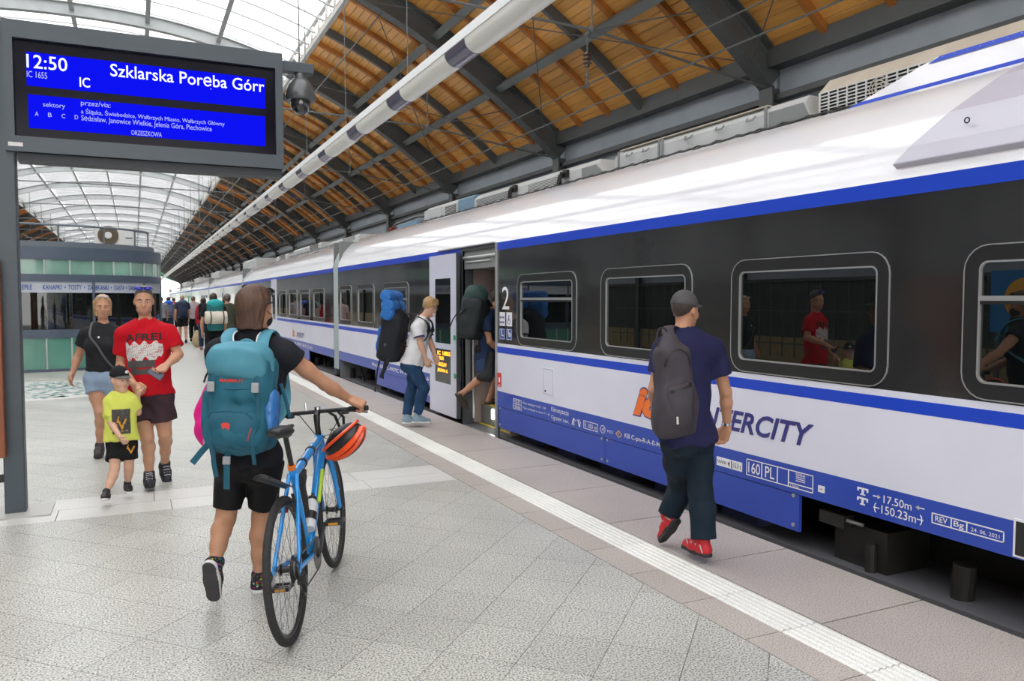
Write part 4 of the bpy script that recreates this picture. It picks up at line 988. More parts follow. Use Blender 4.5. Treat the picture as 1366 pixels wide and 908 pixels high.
class Person:
    """joints J (world points) -> one continuous body with head, face, hands and feet; clothes are added as children"""
    def __init__(s, name, label, J, skinm, face, up=(0, 0, 1), scale=1., vox=.008, female=False, group=None, girth=1., hands=None, features=True, hs=None, feet=True):
        s.J = {k: np.asarray(v, float) for k, v in J.items()}; J = s.J; s.k = k = scale; s.vox = vox; s.g = g = girth
        s.pel = lerp(J['hipL'], J['hipR'], .5); s.sp = nrm(J['neck'] - s.pel)
        rs = nrm(J['shR'] - J['shL']); rh = nrm(J['hipR'] - J['hipL'])
        s.rS = nrm(rs - s.sp * (rs @ s.sp)); s.rH = nrm(rh - s.sp * (rh @ s.sp)); s.fS = np.cross(s.sp, s.rS); s.fH = np.cross(s.sp, s.rH)
        s.axS = (s.rS, s.fS, s.sp); s.axH = (s.rH, s.fH, s.sp); s.female = female
        f = nrm(face); u = np.asarray(up, float); r = nrm(np.cross(f, u)); u = np.cross(r, f); s.hx, s.hf, s.hu = r, f, u; s.hs = h = (hs or .92) * (k ** .5 if hs is None else 1)
        s.hc = J['head']; B = Blob(); s.torso(B, 0.)
        for d in 'LR':
            B.chain([J['sh' + d], lerp(J['sh' + d], J['el' + d], .5), J['el' + d]], [.050 * k * g, .045 * k * g, .037 * k * g], k=.02)
            B.chain([J['el' + d], lerp(J['el' + d], J['wr' + d], .3), J['wr' + d]], [.037 * k * g, .039 * k * g, .026 * k], k=.02)
            B.chain([J['hip' + d], lerp(J['hip' + d], J['kn' + d], .5), J['kn' + d]], [.088 * k * g, .074 * k * g, .052 * k * g], k=.03)
            sh = J['an' + d] - J['kn' + d]; bk = np.cross(nrm(sh), s.rH); bk = bk if bk @ s.fH < 0 else -bk
            B.chain([J['kn' + d], lerp(J['kn' + d], J['an' + d], .3) + bk * .018 * k, lerp(J['kn' + d], J['an' + d], .62) + bk * .010 * k, J['an' + d]], [.049 * k * g, .051 * k * g, .041 * k, .033 * k], k=.03)
            if feet:
                hd = J['an' + d] + nrm(J['heel' + d] - J['an' + d]) * .5 * np.linalg.norm(J['heel' + d] - J['an' + d]); B.cone(J['an' + d], hd, .032 * k, .026 * k, k=.02); B.cone(hd, lerp(J['heel' + d], J['toe' + d], .8) + nrm(J['an' + d] - J['heel' + d]) * .018 * k, .026 * k, .016 * k, k=.02)
            hn = (hands or {}).get(d)
            s.hand(B, d, hn or {})
        s.head(B, h)
        s.body = B; me = B.mesh(name, skinm, vox); s.o = obj(name, me); tag(s.o, label, 'person', group)
        if features: s.face()
    def P(s, x, y, z): return s.hc + (s.hx * x + s.hf * y + s.hu * z) * s.hs
    def torso(s, B, e, k=None, cuts=(), parts='cap', bust=None):
        """chest, abdomen, pelvis; e = ease of a garment over the body"""
        J, q, g = s.J, s.k, s.g; L = np.linalg.norm(J['neck'] - s.pel); fem = s.female; kk = .05 if k is None else k
        at = lambda t, ax, dx=0, dy=0: s.pel + s.sp * L * t + ax[0] * dx * q + ax[1] * dy * q
        W = np.linalg.norm(J['shR'] - J['shL']) / 2
        if 'c' in parts:
            B.ell(at(.70, s.axS), s.axS, (W * .86 * g + e, .108 * q * g + e, .19 * q + e), k=kk, cuts=cuts)
            B.cone(J['shL'] * .85 + J['shR'] * .15 + s.sp * .0, J['shR'] * .85 + J['shL'] * .15, .058 * q + e, k=kk, cuts=cuts)
            B.cone(lerp(J['shL'], J['neck'], .15), J['neck'] + s.sp * .02 * q, .045 * q + e, .05 * q + e, k=kk, cuts=cuts); B.cone(lerp(J['shR'], J['neck'], .15), J['neck'] + s.sp * .02 * q, .045 * q + e, .05 * q + e, k=kk, cuts=cuts)
            if fem:
                for d in (-1, 1): B.ell(at(.66, s.axS, d * .075, .085), s.axS, (.062 * q + e, .055 * q + e, .062 * q + e), k=.04, cuts=cuts)
        if 'a' in parts: B.ell(at(.36, s.axH, 0, .006), s.axH, ((.136 if fem else .140) * q * g + e, .100 * q * g + e, .17 * q + e), k=kk, cuts=cuts)
        if 'p' in parts:
            B.ell(at(.06, s.axH), s.axH, ((.168 if fem else .158) * q * g + e, .112 * q * g + e, .125 * q + e), k=kk, cuts=cuts)
            for d in (-1, 1): B.ell(at(-.01, s.axH, d * .075, -.05), s.axH, (.085 * q * g + e, .085 * q * g + e, .095 * q + e), k=.04, cuts=cuts)
    def head(s, B, h):
        P, ax = s.P, (s.hx, s.hf, s.hu); q = .012
        B.cone(s.J['neck'] - s.sp * .03, P(0, -.02, -.06), .052 * s.k * (.88 if s.female else 1), .05 * h, k=.025)
        B.ell(P(0, -.012, .035), ax, np.array((.076, .096, .098)) * h, k=.01); B.ell(P(0, .022, -.035), ax, np.array((.064, .073, .090)) * h, k=.03)
        B.ell(P(0, .058, -.098), ax, np.array((.034, .030, .026)) * h, k=.03)
        for d in (-1, 1):
            B.ell(P(d * .042, .058, -.032), ax, np.array((.026, .026, .026)) * h, k=.02); B.ell(P(d * .079, -.008, -.012), ax, np.array((.011, .021, .033)) * h, k=.008)
            B.cone(P(d * .012, .086, .022), P(d * .05, .070, .022), .010 * h, k=.015)
        for d in (-1, 1): B.ell(P(d * .032, .098, 0), ax, np.array((.018, .016, .011)) * h, k=.012, op='s')
        B.cone(P(0, .088, .012), P(0, .108, -.030), .008 * h, .013 * h, k=.012)
        for d in (-1, 1): B.ell(P(d * .012, .094, -.036), ax, np.array((.010, .010, .009)) * h, k=.008)
        B.ell(P(0, .088, -.060), ax, np.array((.025, .010, .006)) * h, k=.008); B.ell(P(0, .086, -.072), ax, np.array((.021, .011, .007)) * h, k=.008)
    def face(s):
        h = s.hs
        for d in (-1, 1):
            b = MB(); b.sphere(s.P(d * .031, .081, -.001), np.array((.0135, .0125, .0062)) * h, 10, 8, ax=(s.hx, s.hf, s.hu)); e = b.build('eye', M_eye, s.o, smooth=True)
            b = MB(); b.sphere(s.P(d * .031, .0905, -.001), np.array((.0058, .004, .0058)) * h, 8, 6, ax=(s.hx, s.hf, s.hu)); b.build('iris', M_iris, e, smooth=True)
        b = MB(); b.sphere(s.P(0, .0955, -.0605), np.array((.021, .004, .004)) * h, 10, 6, ax=(s.hx, s.hf, s.hu)); b.sphere(s.P(0, .0945, -.0715), np.array((.018, .0045, .0055)) * h, 10, 6, ax=(s.hx, s.hf, s.hu)); b.build('lips', M_lip, s.o, smooth=True)
    def brows(s, m):
        for d in (-1, 1):
            b = MB(); b.tube([s.P(d * .014, .098, .022), s.P(d * .030, .095, .028), s.P(d * .050, .078, .024)], [.004 * s.hs, .0045 * s.hs, .0025 * s.hs], 6); b.build('eyebrow', m, s.o, smooth=True)
    def hand(s, B, d, kw):
        """palm, four fingers, thumb. dirn = where the fingers point, palm = where the palm faces, curl 0..1"""
        J, q = s.J, s.k; w = J['wr' + d]; dn = nrm(kw.get('dirn', w - J['el' + d])); sg = 1 if d == 'R' else -1
        pn = np.asarray(kw.get('palm', -s.rH * sg), float); pn = nrm(pn - dn * (pn @ dn)); th = np.cross(dn, pn) * sg; th = kw['thumb'] if 'thumb' in kw else th
        th = nrm(th - dn * (th @ dn)); curl = kw.get('curl', .35); ax = (th, dn, pn); r = .0085 * q
        B.cone(w, w + dn * .03 * q, .025 * q, .026 * q, k=.015, flat=(pn, .75)); B.box(w + dn * .055 * q, ax, np.array((.030, .034, .006)) * q, .010 * q, k=.015)
        for i, (o, L) in enumerate(((.031, .068), (.0105, .078), (-.0105, .072), (-.031, .056))):
            p = w + dn * (.088 - abs(o) * .15) * q + th * o * q; a = 0.; pts = [p]
            for f in (.45, .32, .23):
                a += curl * 1.35; p = p + (dn * cos(a) + pn * sin(a)) * L * f * q * 1.05; pts.append(p)
            B.chain(pts, [r * 1.05, r, r * .92, r * .8], k=.004)
        p0 = w + dn * .022 * q + th * .022 * q; p1 = p0 + nrm(th * .75 + dn * .75 + pn * .35) * .040 * q; p2 = p1 + nrm(th * (.35 - .5 * curl) + dn * .8 + pn * (.25 + .6 * curl)) * .032 * q; p3 = p2 + nrm(th * (.15 - .6 * curl) + dn * .8 + pn * (.3 + .7 * curl)) * .024 * q
        B.chain([p0, p1, p2, p3], [.014 * q, .0115 * q, .0105 * q, .009 * q], k=.01)
    # ---- clothes
    def tee(s, m, e=.014, sleeve=.55, hem=.0, name='t_shirt', neck=.066, noise=(.008, 26, 1), loose=.0, vneck=0., sl_r=.066):
        J, q = s.J, s.k; B = Blob(); L = np.linalg.norm(J['neck'] - s.pel); hp = s.pel + s.sp * L * hem; cut = [(hp, -s.sp)]
        s.torso(B, e, cuts=cut)
        if loose: B.cone(s.pel + s.sp * L * .55, hp - s.sp * .05, .10 * q * s.g + loose, .112 * q * s.g + loose, k=.06, cuts=cut, flat=(s.rH, 1.36))
        for d in 'LR':
            a, c = J['sh' + d], lerp(J['sh' + d], J['el' + d], sleeve); v = nrm(c - a); B.cone(a, c + v * .05, (.060 * q * s.g + e * .5), sl_r * q * s.g + e * .3, k=.035, cuts=[(c, v)])
        nk = J['neck'] + s.sp * .015 * q; B.cone(nk - s.sp * .0, nk + s.sp * .2, neck * q, neck * q * 1.5, k=.006, op='s')
        if vneck: B.ell(J['neck'] + s.fS * .07 * q - s.sp * vneck, s.axS, (.05 * q, .05 * q, .06 * q), k=.01, op='s')
        s.tb = B; return B.build(name, m, s.o, s.vox, noise, relax=2)
    def legs(s, m, frac=.75, e=.016, flare=.0, name='shorts', top=.08, te=.011, noise=(.005, 24, 2), rk=.066, ra=.058, hips=1.):
        """shorts (frac of the thigh, < 1) or trousers (frac 1 + share of the shin)"""
        J, q, g = s.J, s.k, s.g; B = Blob(); L = np.linalg.norm(J['neck'] - s.pel); tp = s.pel + s.sp * L * top; s.torso(B, te, cuts=[(tp, s.sp)], parts='pa'); tc = [(tp, s.sp)]
        for d in 'LR':
            h, kn, an = J['hip' + d], J['kn' + d], J['an' + d]
            if frac < 1:
                c = lerp(h, kn, frac); v = nrm(kn - h); B.cone(h, c + v * .06, .088 * q * g + te, (.092 + (.060 - .092) * frac) * q * g + e + flare, k=.03, cuts=[(c, v)] + tc)
            else:
                B.chain([h, lerp(h, kn, .5), kn], [.088 * q * g + te, .076 * q * g + e * .8, rk * q * g], k=.03, cuts=tc); c = lerp(kn, an, frac - 1); v = nrm(an - kn); bk = np.cross(v, s.rH); bk = bk if bk @ s.fH < 0 else -bk; mid = lerp(kn, an, .35) + bk * .012 * q
                B.cone(kn, mid, rk * q * g, max(rk, .070) * q * g, k=.02); B.cone(mid, c + v * .05, max(rk, .070) * q * g, ra * q, k=.02, cuts=[(c, v)])
        s.lb = B; return B.build(name, m, s.o, s.vox, noise, relax=2)
    def shoe(s, d, m, ms, sock=None, name='shoe', high=.02, vox=.006, under=None):
        J, q = s.J, s.k; a, he, to = J['an' + d], J['heel' + d], J['toe' + d]; f = nrm(to - he); u = nrm((a - he) - f * ((a - he) @ f)); r = np.cross(f, u); L = np.linalg.norm(to - he)
        B = Blob(); cut = [(he + u * .012 * q, -u)]; b0 = he + f * .035 * q + u * .035 * q; b1 = to - f * .045 * q + u * .022 * q
        B.cone(b0, lerp(b0, b1, .55) + u * .012 * q, .040 * q, .044 * q, k=.02, cuts=cut); B.cone(lerp(b0, b1, .5), b1, .044 * q, .036 * q, k=.03, cuts=cut); B.cone(lerp(b0, b1, .12), a + nrm(a - b0) * high * .3, .043 * q, .046 * q, k=.02, cuts=cut)
        o = B.build(name, m, s.o, vox, relax=2); s.sb = B; ax = (r, f, u)
        S_ = Blob(); cu = [(he + u * .020 * q, u), (he - u * .006 * q, -u)]; S_.cone(b0 - u * .03 * q, lerp(b0, b1, .5) - u * .02 * q, .042 * q, .042 * q, k=.01, cuts=cu); S_.cone(lerp(b0, b1, .45) - u * .02 * q, b1 - u * .018 * q, .044 * q, .041 * q, k=.02, cuts=cu)
        S_.build('sole', ms, o, vox)
        if under is not None:
            U = Blob(); cu = [(he - u * .002 * q, u), (he - u * .012 * q, -u)]; U.cone(b0 - u * .03 * q, lerp(b0, b1, .5) - u * .02 * q, .040 * q, .040 * q, k=.01, cuts=cu); U.cone(lerp(b0, b1, .45) - u * .02 * q, b1 - u * .018 * q, .042 * q, .040 * q, k=.02, cuts=cu); U.build('outsole', under, o, vox)
        if sock is not None:
            b = Blob(); k_ = nrm(J['kn' + d] - a); b.cone(a - k_ * .03, a + k_ * .035 * q, .038 * q, .040 * q, k=.01, cuts=[(a + k_ * .035 * q, k_)]); b.build('sock', sock, s.o, vox)
        return o
    def laces(s, o, d, m, n=4, mb=None):
        J, q = s.J, s.k; a, he, to = J['an' + d], J['heel' + d], J['toe' + d]; f = nrm(to - he); u = nrm((a - he) - f * ((a - he) @ f)); r = np.cross(f, u)
        b = MB()
        for i in range(n):
            c = he + f * (.11 + .022 * i) * q + u * (.098 - .011 * i) * q; b.tube([c - r * .026 * q - u * .006 * q, c, c + r * .026 * q - u * .006 * q], .0035 * q, 5)
        b.build('laces', m, o)
    def cap(s, m, mb=None, brim=True, turn=(0, 1), band=None, low=.012, bl=.075):
        P, h, ax = s.P, s.hs, (s.hx, s.hf, s.hu); B = Blob(); B.ell(P(0, -.014, .042), ax, np.array((.087, .106, .102)) * h, k=.01, cuts=[(P(0, 0, low + .018), -nrm(s.hu + s.hf * .12))])
        o = B.build('cap', m, s.o, s.vox * .8); bx, by = turn
        f = nrm(s.hf * by + s.hx * bx); r = nrm(np.cross(f, s.hu)); c = P(0, -.01, .046)
        if brim:
            V = []; n = 12; F = []
            for i in range(n + 1):
                a = pi * i / n; cs, sn = cos(a), sin(a); droop = -.018 * abs(cs) ** 2
                V += [c + (r * cs * .082 + f * sn * .096 + s.hu * droop) * h, c + (r * cs * .080 + f * (sn * (.096 + bl) ) + s.hu * (droop - .004 - .012 * sn)) * h]
            V = np.array(V); b = MB(); m_ = len(V); V2 = V + s.hu * .006 * h
            F = [(2 * i, 2 * i + 1, 2 * i + 3, 2 * i + 2) for i in range(n)]; b.add(np.vstack((V, V2)), F + [tuple(q + m_ for q in g) for g in F] + [(2 * i + 1, 2 * i + 3, 2 * i + 3 + m_, 2 * i + 1 + m_) for i in range(n)])
            b.build('brim', mb or m, o, smooth=True)
        b = MB(); b.sphere(P(0, -.014, .144), .008 * h, 8, 6); b.build('cap_button', m, o, smooth=True); return o
    def hair(s, m, low=.0, length=0., back=.0, e=.010, front=.07, part=0., noise=(.010, 60, 5), bangs=0., side=.0):
        """a cap of hair; low = hairline at the back, length = how far it hangs, front = where the forehead starts"""
        P, h, ax = s.P, s.hs, (s.hx, s.hf, s.hu); B = Blob()
        B.ell(P(0, -.016, .038), ax, (np.array((.077, .098, .099)) + e) * h, k=.01, cuts=[(P(0, front, .045), nrm(s.hf * .9 - s.hu * .55)), (P(0, -.09, low - .075), -nrm(s.hu + s.hf * -.9))])
        if bangs: B.ell(P(0, .045, .095), ax, np.array((.066, .052, .040 + bangs)) * h, k=.03)
        if length:
            B.cone(P(0, -.045, .02), P(0, -.05, -length), .078 * h, .070 * h, k=.04, flat=(s.hf, .80), cuts=[(P(0, 0, -length), -s.hu)])
            for d in (-1, 1): B.cone(P(d * .056, -.034, .03), P(d * (.062 + side), -.034, -length * .96), .030 * h, .028 * h, k=.03, cuts=[(P(0, 0, -length), -s.hu)])
        o = B.build('hair', m, s.o, s.vox * .8, noise); s.hb = B; return o

# ------------------------------------------------------------------ the people on the platform
def foot(J, d, an, f, q=1.):
    an = np.asarray(an, float); f = nrm(f); r = np.cross(f, (0, 0, 1)); r = nrm(r) if np.linalg.norm(r) > .05 else nrm(np.cross(f, (0, 1, 0))); u = np.cross(r, f)
    J['an' + d] = an; J['heel' + d] = an - f * .060 * q - u * .080 * q; J['toe' + d] = an + f * .195 * q - u * .080 * q
def cloth(name, col, rough=.85, var=.10, bump=.25, bs=9, spec=.2): return mat(name, col, rough, var=var, vscale=7, bump=bump, bscale=bs, spec=spec)
def show(n, J):
    pass
def strap(name, m, pts, w=.035, t=.006, parent=None, up=None, n=8, sub=6):
    """a flat webbing band along points (Catmull-Rom), w wide; up = the direction its face looks to"""
    P = np.asarray(pts, float); Q = []
    E = np.vstack((2 * P[0] - P[1], P, 2 * P[-1] - P[-2]))
    for i in range(1, len(E) - 2):
        for k in range(sub):
            u = k / sub; a, b_, c_, d_ = E[i - 1], E[i], E[i + 1], E[i + 2]
            Q.append(.5 * (2 * b_ + (c_ - a) * u + (2 * a - 5 * b_ + 4 * c_ - d_) * u * u + (3 * b_ - a - 3 * c_ + d_) * u ** 3))
    Q.append(P[-1]); b = MB(); b.tube(Q, w / 2, 10, flat=t / w, up=up if up is not None else (0, 0, 1)); return b.build(name, m, parent, smooth=True)

blackm = mat('soft_black', (.012, .012, .014), .75, bump=.1, bscale=30); M_rub = mat('sole_white', (.66, .66, .63), .6); M_rubk = mat('sole_black', (.02, .02, .022), .7)

# --- woman wheeling a bicycle ---------------------------------------------------------------
D = 4.45; wA = nrm((.42, .905, 0)); rA = np.cross(wA, (0, 0, 1)); up = np.array((0, 0, 1.))
p = lambda x, y, dd=0.: at_depth(x, y, D + dd)
J = dict(head=p(341, 412, .0), neck=p(338, 452, .02), shL=p(290, 470, .03), shR=p(384, 474, .02), elL=p(300, 537, .16), wrL=p(352, 552, .33), elR=p(434, 512, .15), wrR=p(466, 532, .29),
         hipL=p(311, 618, .03), hipR=p(355, 618, .0), knL=p(301, 692, .02), knR=p(349, 690, .09))
foot(J, 'R', p(346, 768, .08), wA); foot(J, 'L', p(287, 750, -.14), nrm(wA * .30 - up * .95))
hR = dict(dirn=nrm(p(492, 543, .29) - p(466, 532, .29)), palm=nrm((.1, .3, -.9)), curl=.85)
A = Person('person', 'woman in black top and cycling shorts wheeling a blue bicycle, seen from behind', J, SK_T, (.80, .58, -.06), vox=.006, female=True, hands=dict(R=hR, L=dict(curl=.7)), scale=1.0)
navy_t = cloth('charcoal_top', (.014, .015, .020))
A.tee(navy_t, e=.020, sleeve=.22, hem=-.0, sl_r=.072, name='sleeveless_top', noise=(.005, 26, 1))
A.legs(cloth('cycling_shorts', (.008, .008, .009), .6), top=.03, frac=.80, e=.006, name='cycling_shorts', noise=(.003, 20, 3))
h = A.hair(hairm('brown_hair', (.085, .040, .022)), length=.125, e=.016, front=.05, side=.006, noise=(.005, 45, 5))
M_star = bpy.data.materials.new('sneaker_pattern'); M_star.use_nodes = True; _n = M_star.node_tree.nodes; _l = M_star.node_tree.links
_v = _n.new('ShaderNodeTexVoronoi'); _v.inputs['Scale'].default_value = 70; _t = _n.new('ShaderNodeTexCoord'); _l.new(_t.outputs['Object'], _v.inputs['Vector'])
_h = _n.new('ShaderNodeHueSaturation'); _h.inputs['Saturation'].default_value = 1.6; _h.inputs['Value'].default_value = .55; _l.new(_v.outputs['Color'], _h.inputs['Color'])
_r = _n.new('ShaderNodeValToRGB'); _r.color_ramp.elements[0].position = .30; _r.color_ramp.elements[0].color = (1, 1, 1, 1); _r.color_ramp.elements[1].position = .42; _r.color_ramp.elements[1].color = (0, 0, 0, 1); _l.new(_v.outputs['Distance'], _r.inputs[0])
_m = _n.new('ShaderNodeMix'); _m.data_type = 'RGBA'; _m.inputs[6].default_value = (.012, .012, .016, 1); _l.new(_r.outputs[0], _m.inputs[0]); _l.new(_h.outputs[0], _m.inputs[7]); _l.new(_m.outputs[2], _n['Principled BSDF'].inputs['Base Color']); _n['Principled BSDF'].inputs['Roughness'].default_value = .8
for d in 'LR':
    o = A.shoe(d, M_star, M_rub, sock=None, high=.04, under=mat('outsole_grey', (.045, .042, .045), .8))
# black face mask, sunglasses pushed up into the hair
B = Blob(); B.ell(A.P(0, .060, -.062), (A.hx, A.hf, A.hu), np.array((.062, .056, .052)) * A.hs, k=.01); B.build('face_mask', blackm, A.o, .006)
b = MB(); b.tube([A.P(.083, .0, -.005), A.P(.078, .05, -.03)], .0025, 5); b.tube([A.P(-.083, .0, -.005), A.P(-.078, .05, -.03)], .0025, 5); b.build('mask_loop', blackm, A.o)
b = MB(); b.tube([A.P(.094 * cos(t), .055 + .0 * t, .042 + .088 * sin(t)) for t in np.linspace(.05, pi - .05, 14)], .0055 * 1, 8)
b.tube([A.P(.094, .055, .045), A.P(.095, .0, .03), A.P(.088, -.05, .015)], .004, 6); b.build('hair_band', blackm, A.o, smooth=True)
for s_ in (-1, 1):
    b = MB(); b.sphere(A.P(s_ * .040, .075, .118), np.array((.030, .010, .024)) * A.hs, 10, 8, ax=(A.hx, nrm(A.hf + A.hu), nrm(A.hu - A.hf))); b.build('sunglasses_lens', mat('smoked_lens', (.02, .018, .02), .1), A.o, smooth=True)

# --- man in the cap ---------------------------------------------------------------------------
D = 4.99; fB = nrm((.10, .99, 0)); p = lambda x, y, dd=0.: at_depth(x, y, D + dd)
J = dict(head=p(914, 414, .02), neck=p(911, 448, .0), shL=p(885, 466, -.10), shR=p(953, 468, .08), elL=p(873, 519, -.10), wrL=p(875, 548, .06), elR=p(968, 523, .10), wrR=p(970, 568, .16),
         hipL=p(901, 585, -.05), hipR=p(931, 585, .06), knR=p(934, 655, .0), knL=p(907, 648, .26))
foot(J, 'R', p(938, 722, -.02), nrm((-.02, 1, 0))); foot(J, 'L', p(891, 688, .30), nrm((-.05, .62, -.72)))
Bm = Person('person', 'man in navy t-shirt, grey cap and red shoes walking beside the train', J, SK_T, nrm((.95, .28, -.02)), vox=.007, scale=.98, girth=1.0, hands=dict(R=dict(curl=.45, dirn=nrm((-.15, .25, -1))), L=dict(curl=.5)))
Bm.tee(cloth('navy_tee', (.020, .021, .070)), e=.022, sleeve=.60, hem=-.03, loose=.018, noise=(.007, 22, 11))
Bm.legs(cloth('dark_jeans', (.010, .020, .032), .8, .25), top=.0, frac=1.94, e=.018, name='jeans', rk=.080, ra=.078, noise=(.006, 20, 12))
M_rs = mat('red_trainer', (.50, .012, .020), .6, var=.2, vscale=30)
for d in 'LR':
    o = Bm.shoe(d, M_rs, M_rubk, high=.02)
    he, to, an = J['heel' + d], J['toe' + d], J['an' + d]; f = nrm(to - he); u = nrm((an - he) - f * ((an - he) @ f)); r = np.cross(f, u); b = MB()
    for s_ in (-1, 1):
        for k in range(4): c = he + f * (.03 + .042 * k) + r * s_ * .041 + u * .045; b.beam(c - f * .012 - u * .02, c + f * .014 + u * .024, .005, .008)
    b.build('shoe_stripes', mat('trainer_grey_stripe', (.45, .42, .42), .6), o)
Bm.cap(cloth('grey_cap', (.085, .082, .085)), turn=(.0, 1.), low=.012, bl=.085)
Bm.hair(hairm('grey_brown_hair', (.05, .035, .028)), low=.015, e=.002, front=.02, noise=None)
b = MB(); b.tube([J['neck'] + Bm.sp * .022 + (Bm.rS * cos(t) + Bm.fS * sin(t)) * .060 for t in np.linspace(0, 2 * pi, 24)], .003, 6); b.build('necklace', mat('string_pale', (.6, .55, .5), .5), Bm.o)
for d, mt in (('L', mat('watch_blue', (.02, .06, .25), .4)), ('R', M_chrome)):
    v = nrm(J['wr' + d] - J['el' + d]); c = J['wr' + d] - v * .02; x, y, z = frame(v); b = MB(); b.lathe(c, v, [(.029, -.009), (.031, -.009), (.031, .009), (.029, .009)], 16); b.build('watch', mt, Bm.o, smooth=True)

# --- man in the red shirt -----------------------------------------------------------------------
D = 6.92; p = lambda x, y, dd=0.: at_depth(x, y, D + dd); fC = nrm((-.02, -1, 0))
J = dict(head=p(192, 401, -.02), neck=p(195, 435, .0), shR=p(166, 446, -.02), shL=p(225, 444, .02), elR=p(161, 487, .03), wrR=p(179, 513, -.22), elL=p(238, 473, .02), wrL=p(222, 487, -.20),
         hipR=p(187, 530, .0), hipL=p(214, 530, .0), knR=p(196, 582, -.04), knL=p(220, 578, .05))
foot(J, 'R', p(199, 632, .06), nrm((.0, -1, -.02))); foot(J, 'L', p(220, 618, .36), nrm((.15, -.75, -.62)))
Cm = Person('person', 'man in red printed t-shirt with blue sunglasses on his head, leading the boy', J, SK, nrm((-.03, -1, -.16)), vox=.007, scale=1.03,
            hands=dict(L=dict(dirn=nrm(p(213, 494, -.24) - p(222, 487, -.2)), palm=nrm((-.2, -.5, .6)), curl=.55), R=dict(dirn=nrm(p(186, 524, -.28) - p(179, 513, -.22)), curl=.75, palm=nrm((.8, .2, -.2)))))
redm = cloth('red_tee', (.50, .006, .016)); Cm.tee(redm, e=.020, sleeve=.66, hem=.06, loose=.016, noise=(.008, 22, 21), sl_r=.070)
Cm.legs(cloth('plum_shorts', (.050, .028, .038)), top=.10, frac=.62, e=.018, flare=.026, noise=(.008, 24, 22))
grey_hair = hairm('short_grey_hair', (.10, .085, .07)); Cm.hair(grey_hair, low=.02, e=.003, front=.062, noise=(.003, 90, 2)); Cm.brows(hairm('brow_brown', (.06, .04, .03)))
B = Blob(); ax = (Cm.hx, Cm.hf, Cm.hu); B.ell(Cm.P(0, .030, -.075), ax, np.array((.0665, .0735, .052)) * Cm.hs, k=.005, cuts=[(Cm.P(0, 0, -.050), Cm.hu), (Cm.P(0, .0, 0), -Cm.hf)]); B.ell(Cm.P(0, .0585, -.100), ax, np.array((.036, .0315, .0275)) * Cm.hs, k=.02)
B.ell(Cm.P(0, .085, -.064), ax, np.array((.028, .030, .014)) * Cm.hs, k=.005, op='s'); B.build('stubble', mat('stubble', (.40, .215, .145), .7, var=.2, vscale=90), Cm.o, .005)
M_blens = mat('mirror_blue_lens', (.02, .03, .55), .06, metal=.6, coat=1)
for s_ in (-1, 1):
    b = MB(); b.sphere(Cm.P(s_ * .036, .062, .125), np.array((.034, .016, .020)) * Cm.hs, 12, 8, ax=ax); b.build('sunglasses_lens', M_blens, Cm.o, smooth=True)
b = MB(); b.tube([Cm.P(-.072, .058, .128), Cm.P(-.036, .075, .142), Cm.P(0, .080, .136), Cm.P(.036, .075, .142), Cm.P(.072, .058, .128)], .004, 6)
for s_ in (-1, 1): b.tube([Cm.P(s_ * .072, .058, .126), Cm.P(s_ * .082, .02, .11), Cm.P(s_ * .080, -.02, .10)], .0035, 6)
b.build('sunglasses_frame', M_black, Cm.o, smooth=True)
M_trn = mat('navy_trainer', (.016, .018, .028), .6, var=.2, vscale=20)
for d in 'LR':
    o = Cm.shoe(d, M_trn, M_rubk, sock=mat('sock_grey', (.35, .36, .38), .8)); Cm.laces(o, d, mat('lace_white', (.6, .6, .62), .7), 4)
# the print on the shirt: dark lettering, a white tangle, a dark block below
o0 = Cm.pel + Cm.sp * np.linalg.norm(J['neck'] - Cm.pel) * .66 + Cm.fS * .1; ux, uy, nn = -Cm.rS, Cm.sp, Cm.fS
M_pk = mat('print_black', (.03, .012, .014), .8); M_pw = mat('print_white', (.62, .60, .58), .8); M_pg = mat('print_grey', (.07, .06, .06), .8)
V, F = text_geo('AFREI', 0, .03); V = (V - V.min(0)) / (V.max(0) - V.min(0)) * (.30, .062) + (-.15, .085)
decal(Cm.tb, o0, ux, uy, nn, V, F, .004).build('print_lettering', M_pk, Cm.o)
def tangle(x, y):
    a = abs(x) < .155 - .35 * max(0, -(y + .02)) and -.085 + .03 * sin(x * 60) < y < .065 + .016 * sin(x * 75); return a and (sin(x * 190 + 3 * sin(y * 120)) * sin(y * 170 + 2 * sin(x * 140)) < .55)
V, F = grid_shape(.32, .17, .003, tangle); decal(Cm.tb, o0 + uy * -.0, ux, uy, nn, V, F, .004).build('print_figure', M_pw, Cm.o)
V, F = grid_shape(.30, .13, .006, lambda x, y: -.135 + .05 * (y < 0) - (.065 - y) * .25 < x < .095 and y > -.058 and not (abs(y + .005) < .004 and x > -.05)); decal(Cm.tb, o0 - uy * .145, ux, uy, nn, V, F, .0035).build('print_block', M_pg, Cm.o)
b = MB(); b.obox(J['wrL'] + nrm(p(213, 494, -.24) - J['wrL']) * .11 + np.array((.0, -.035, .0)), nrm((.75, -.2, -.55)) * .062, nrm((.55, .35, .7)) * .033, nrm((.1, -.8, .4)) * .005); ph = b.build('smartphone', mat('phone_dark', (.015, .018, .035), .1))
tag(bevel(ph, .003), 'dark smartphone in the hand of the man in red', 'phone')
b = MB(); c = np.mean([v.co[:] for v in ph.data.vertices], 0); b.obox(c + nrm((.1, -.8, .4)) * .006, nrm((.75, -.2, -.55)) * .056, nrm((.55, .35, .7)) * .029, nrm((.1, -.8, .4)) * .0006); b.build('screen', mat('phone_screen', (.03, .04, .09), .05), ph)

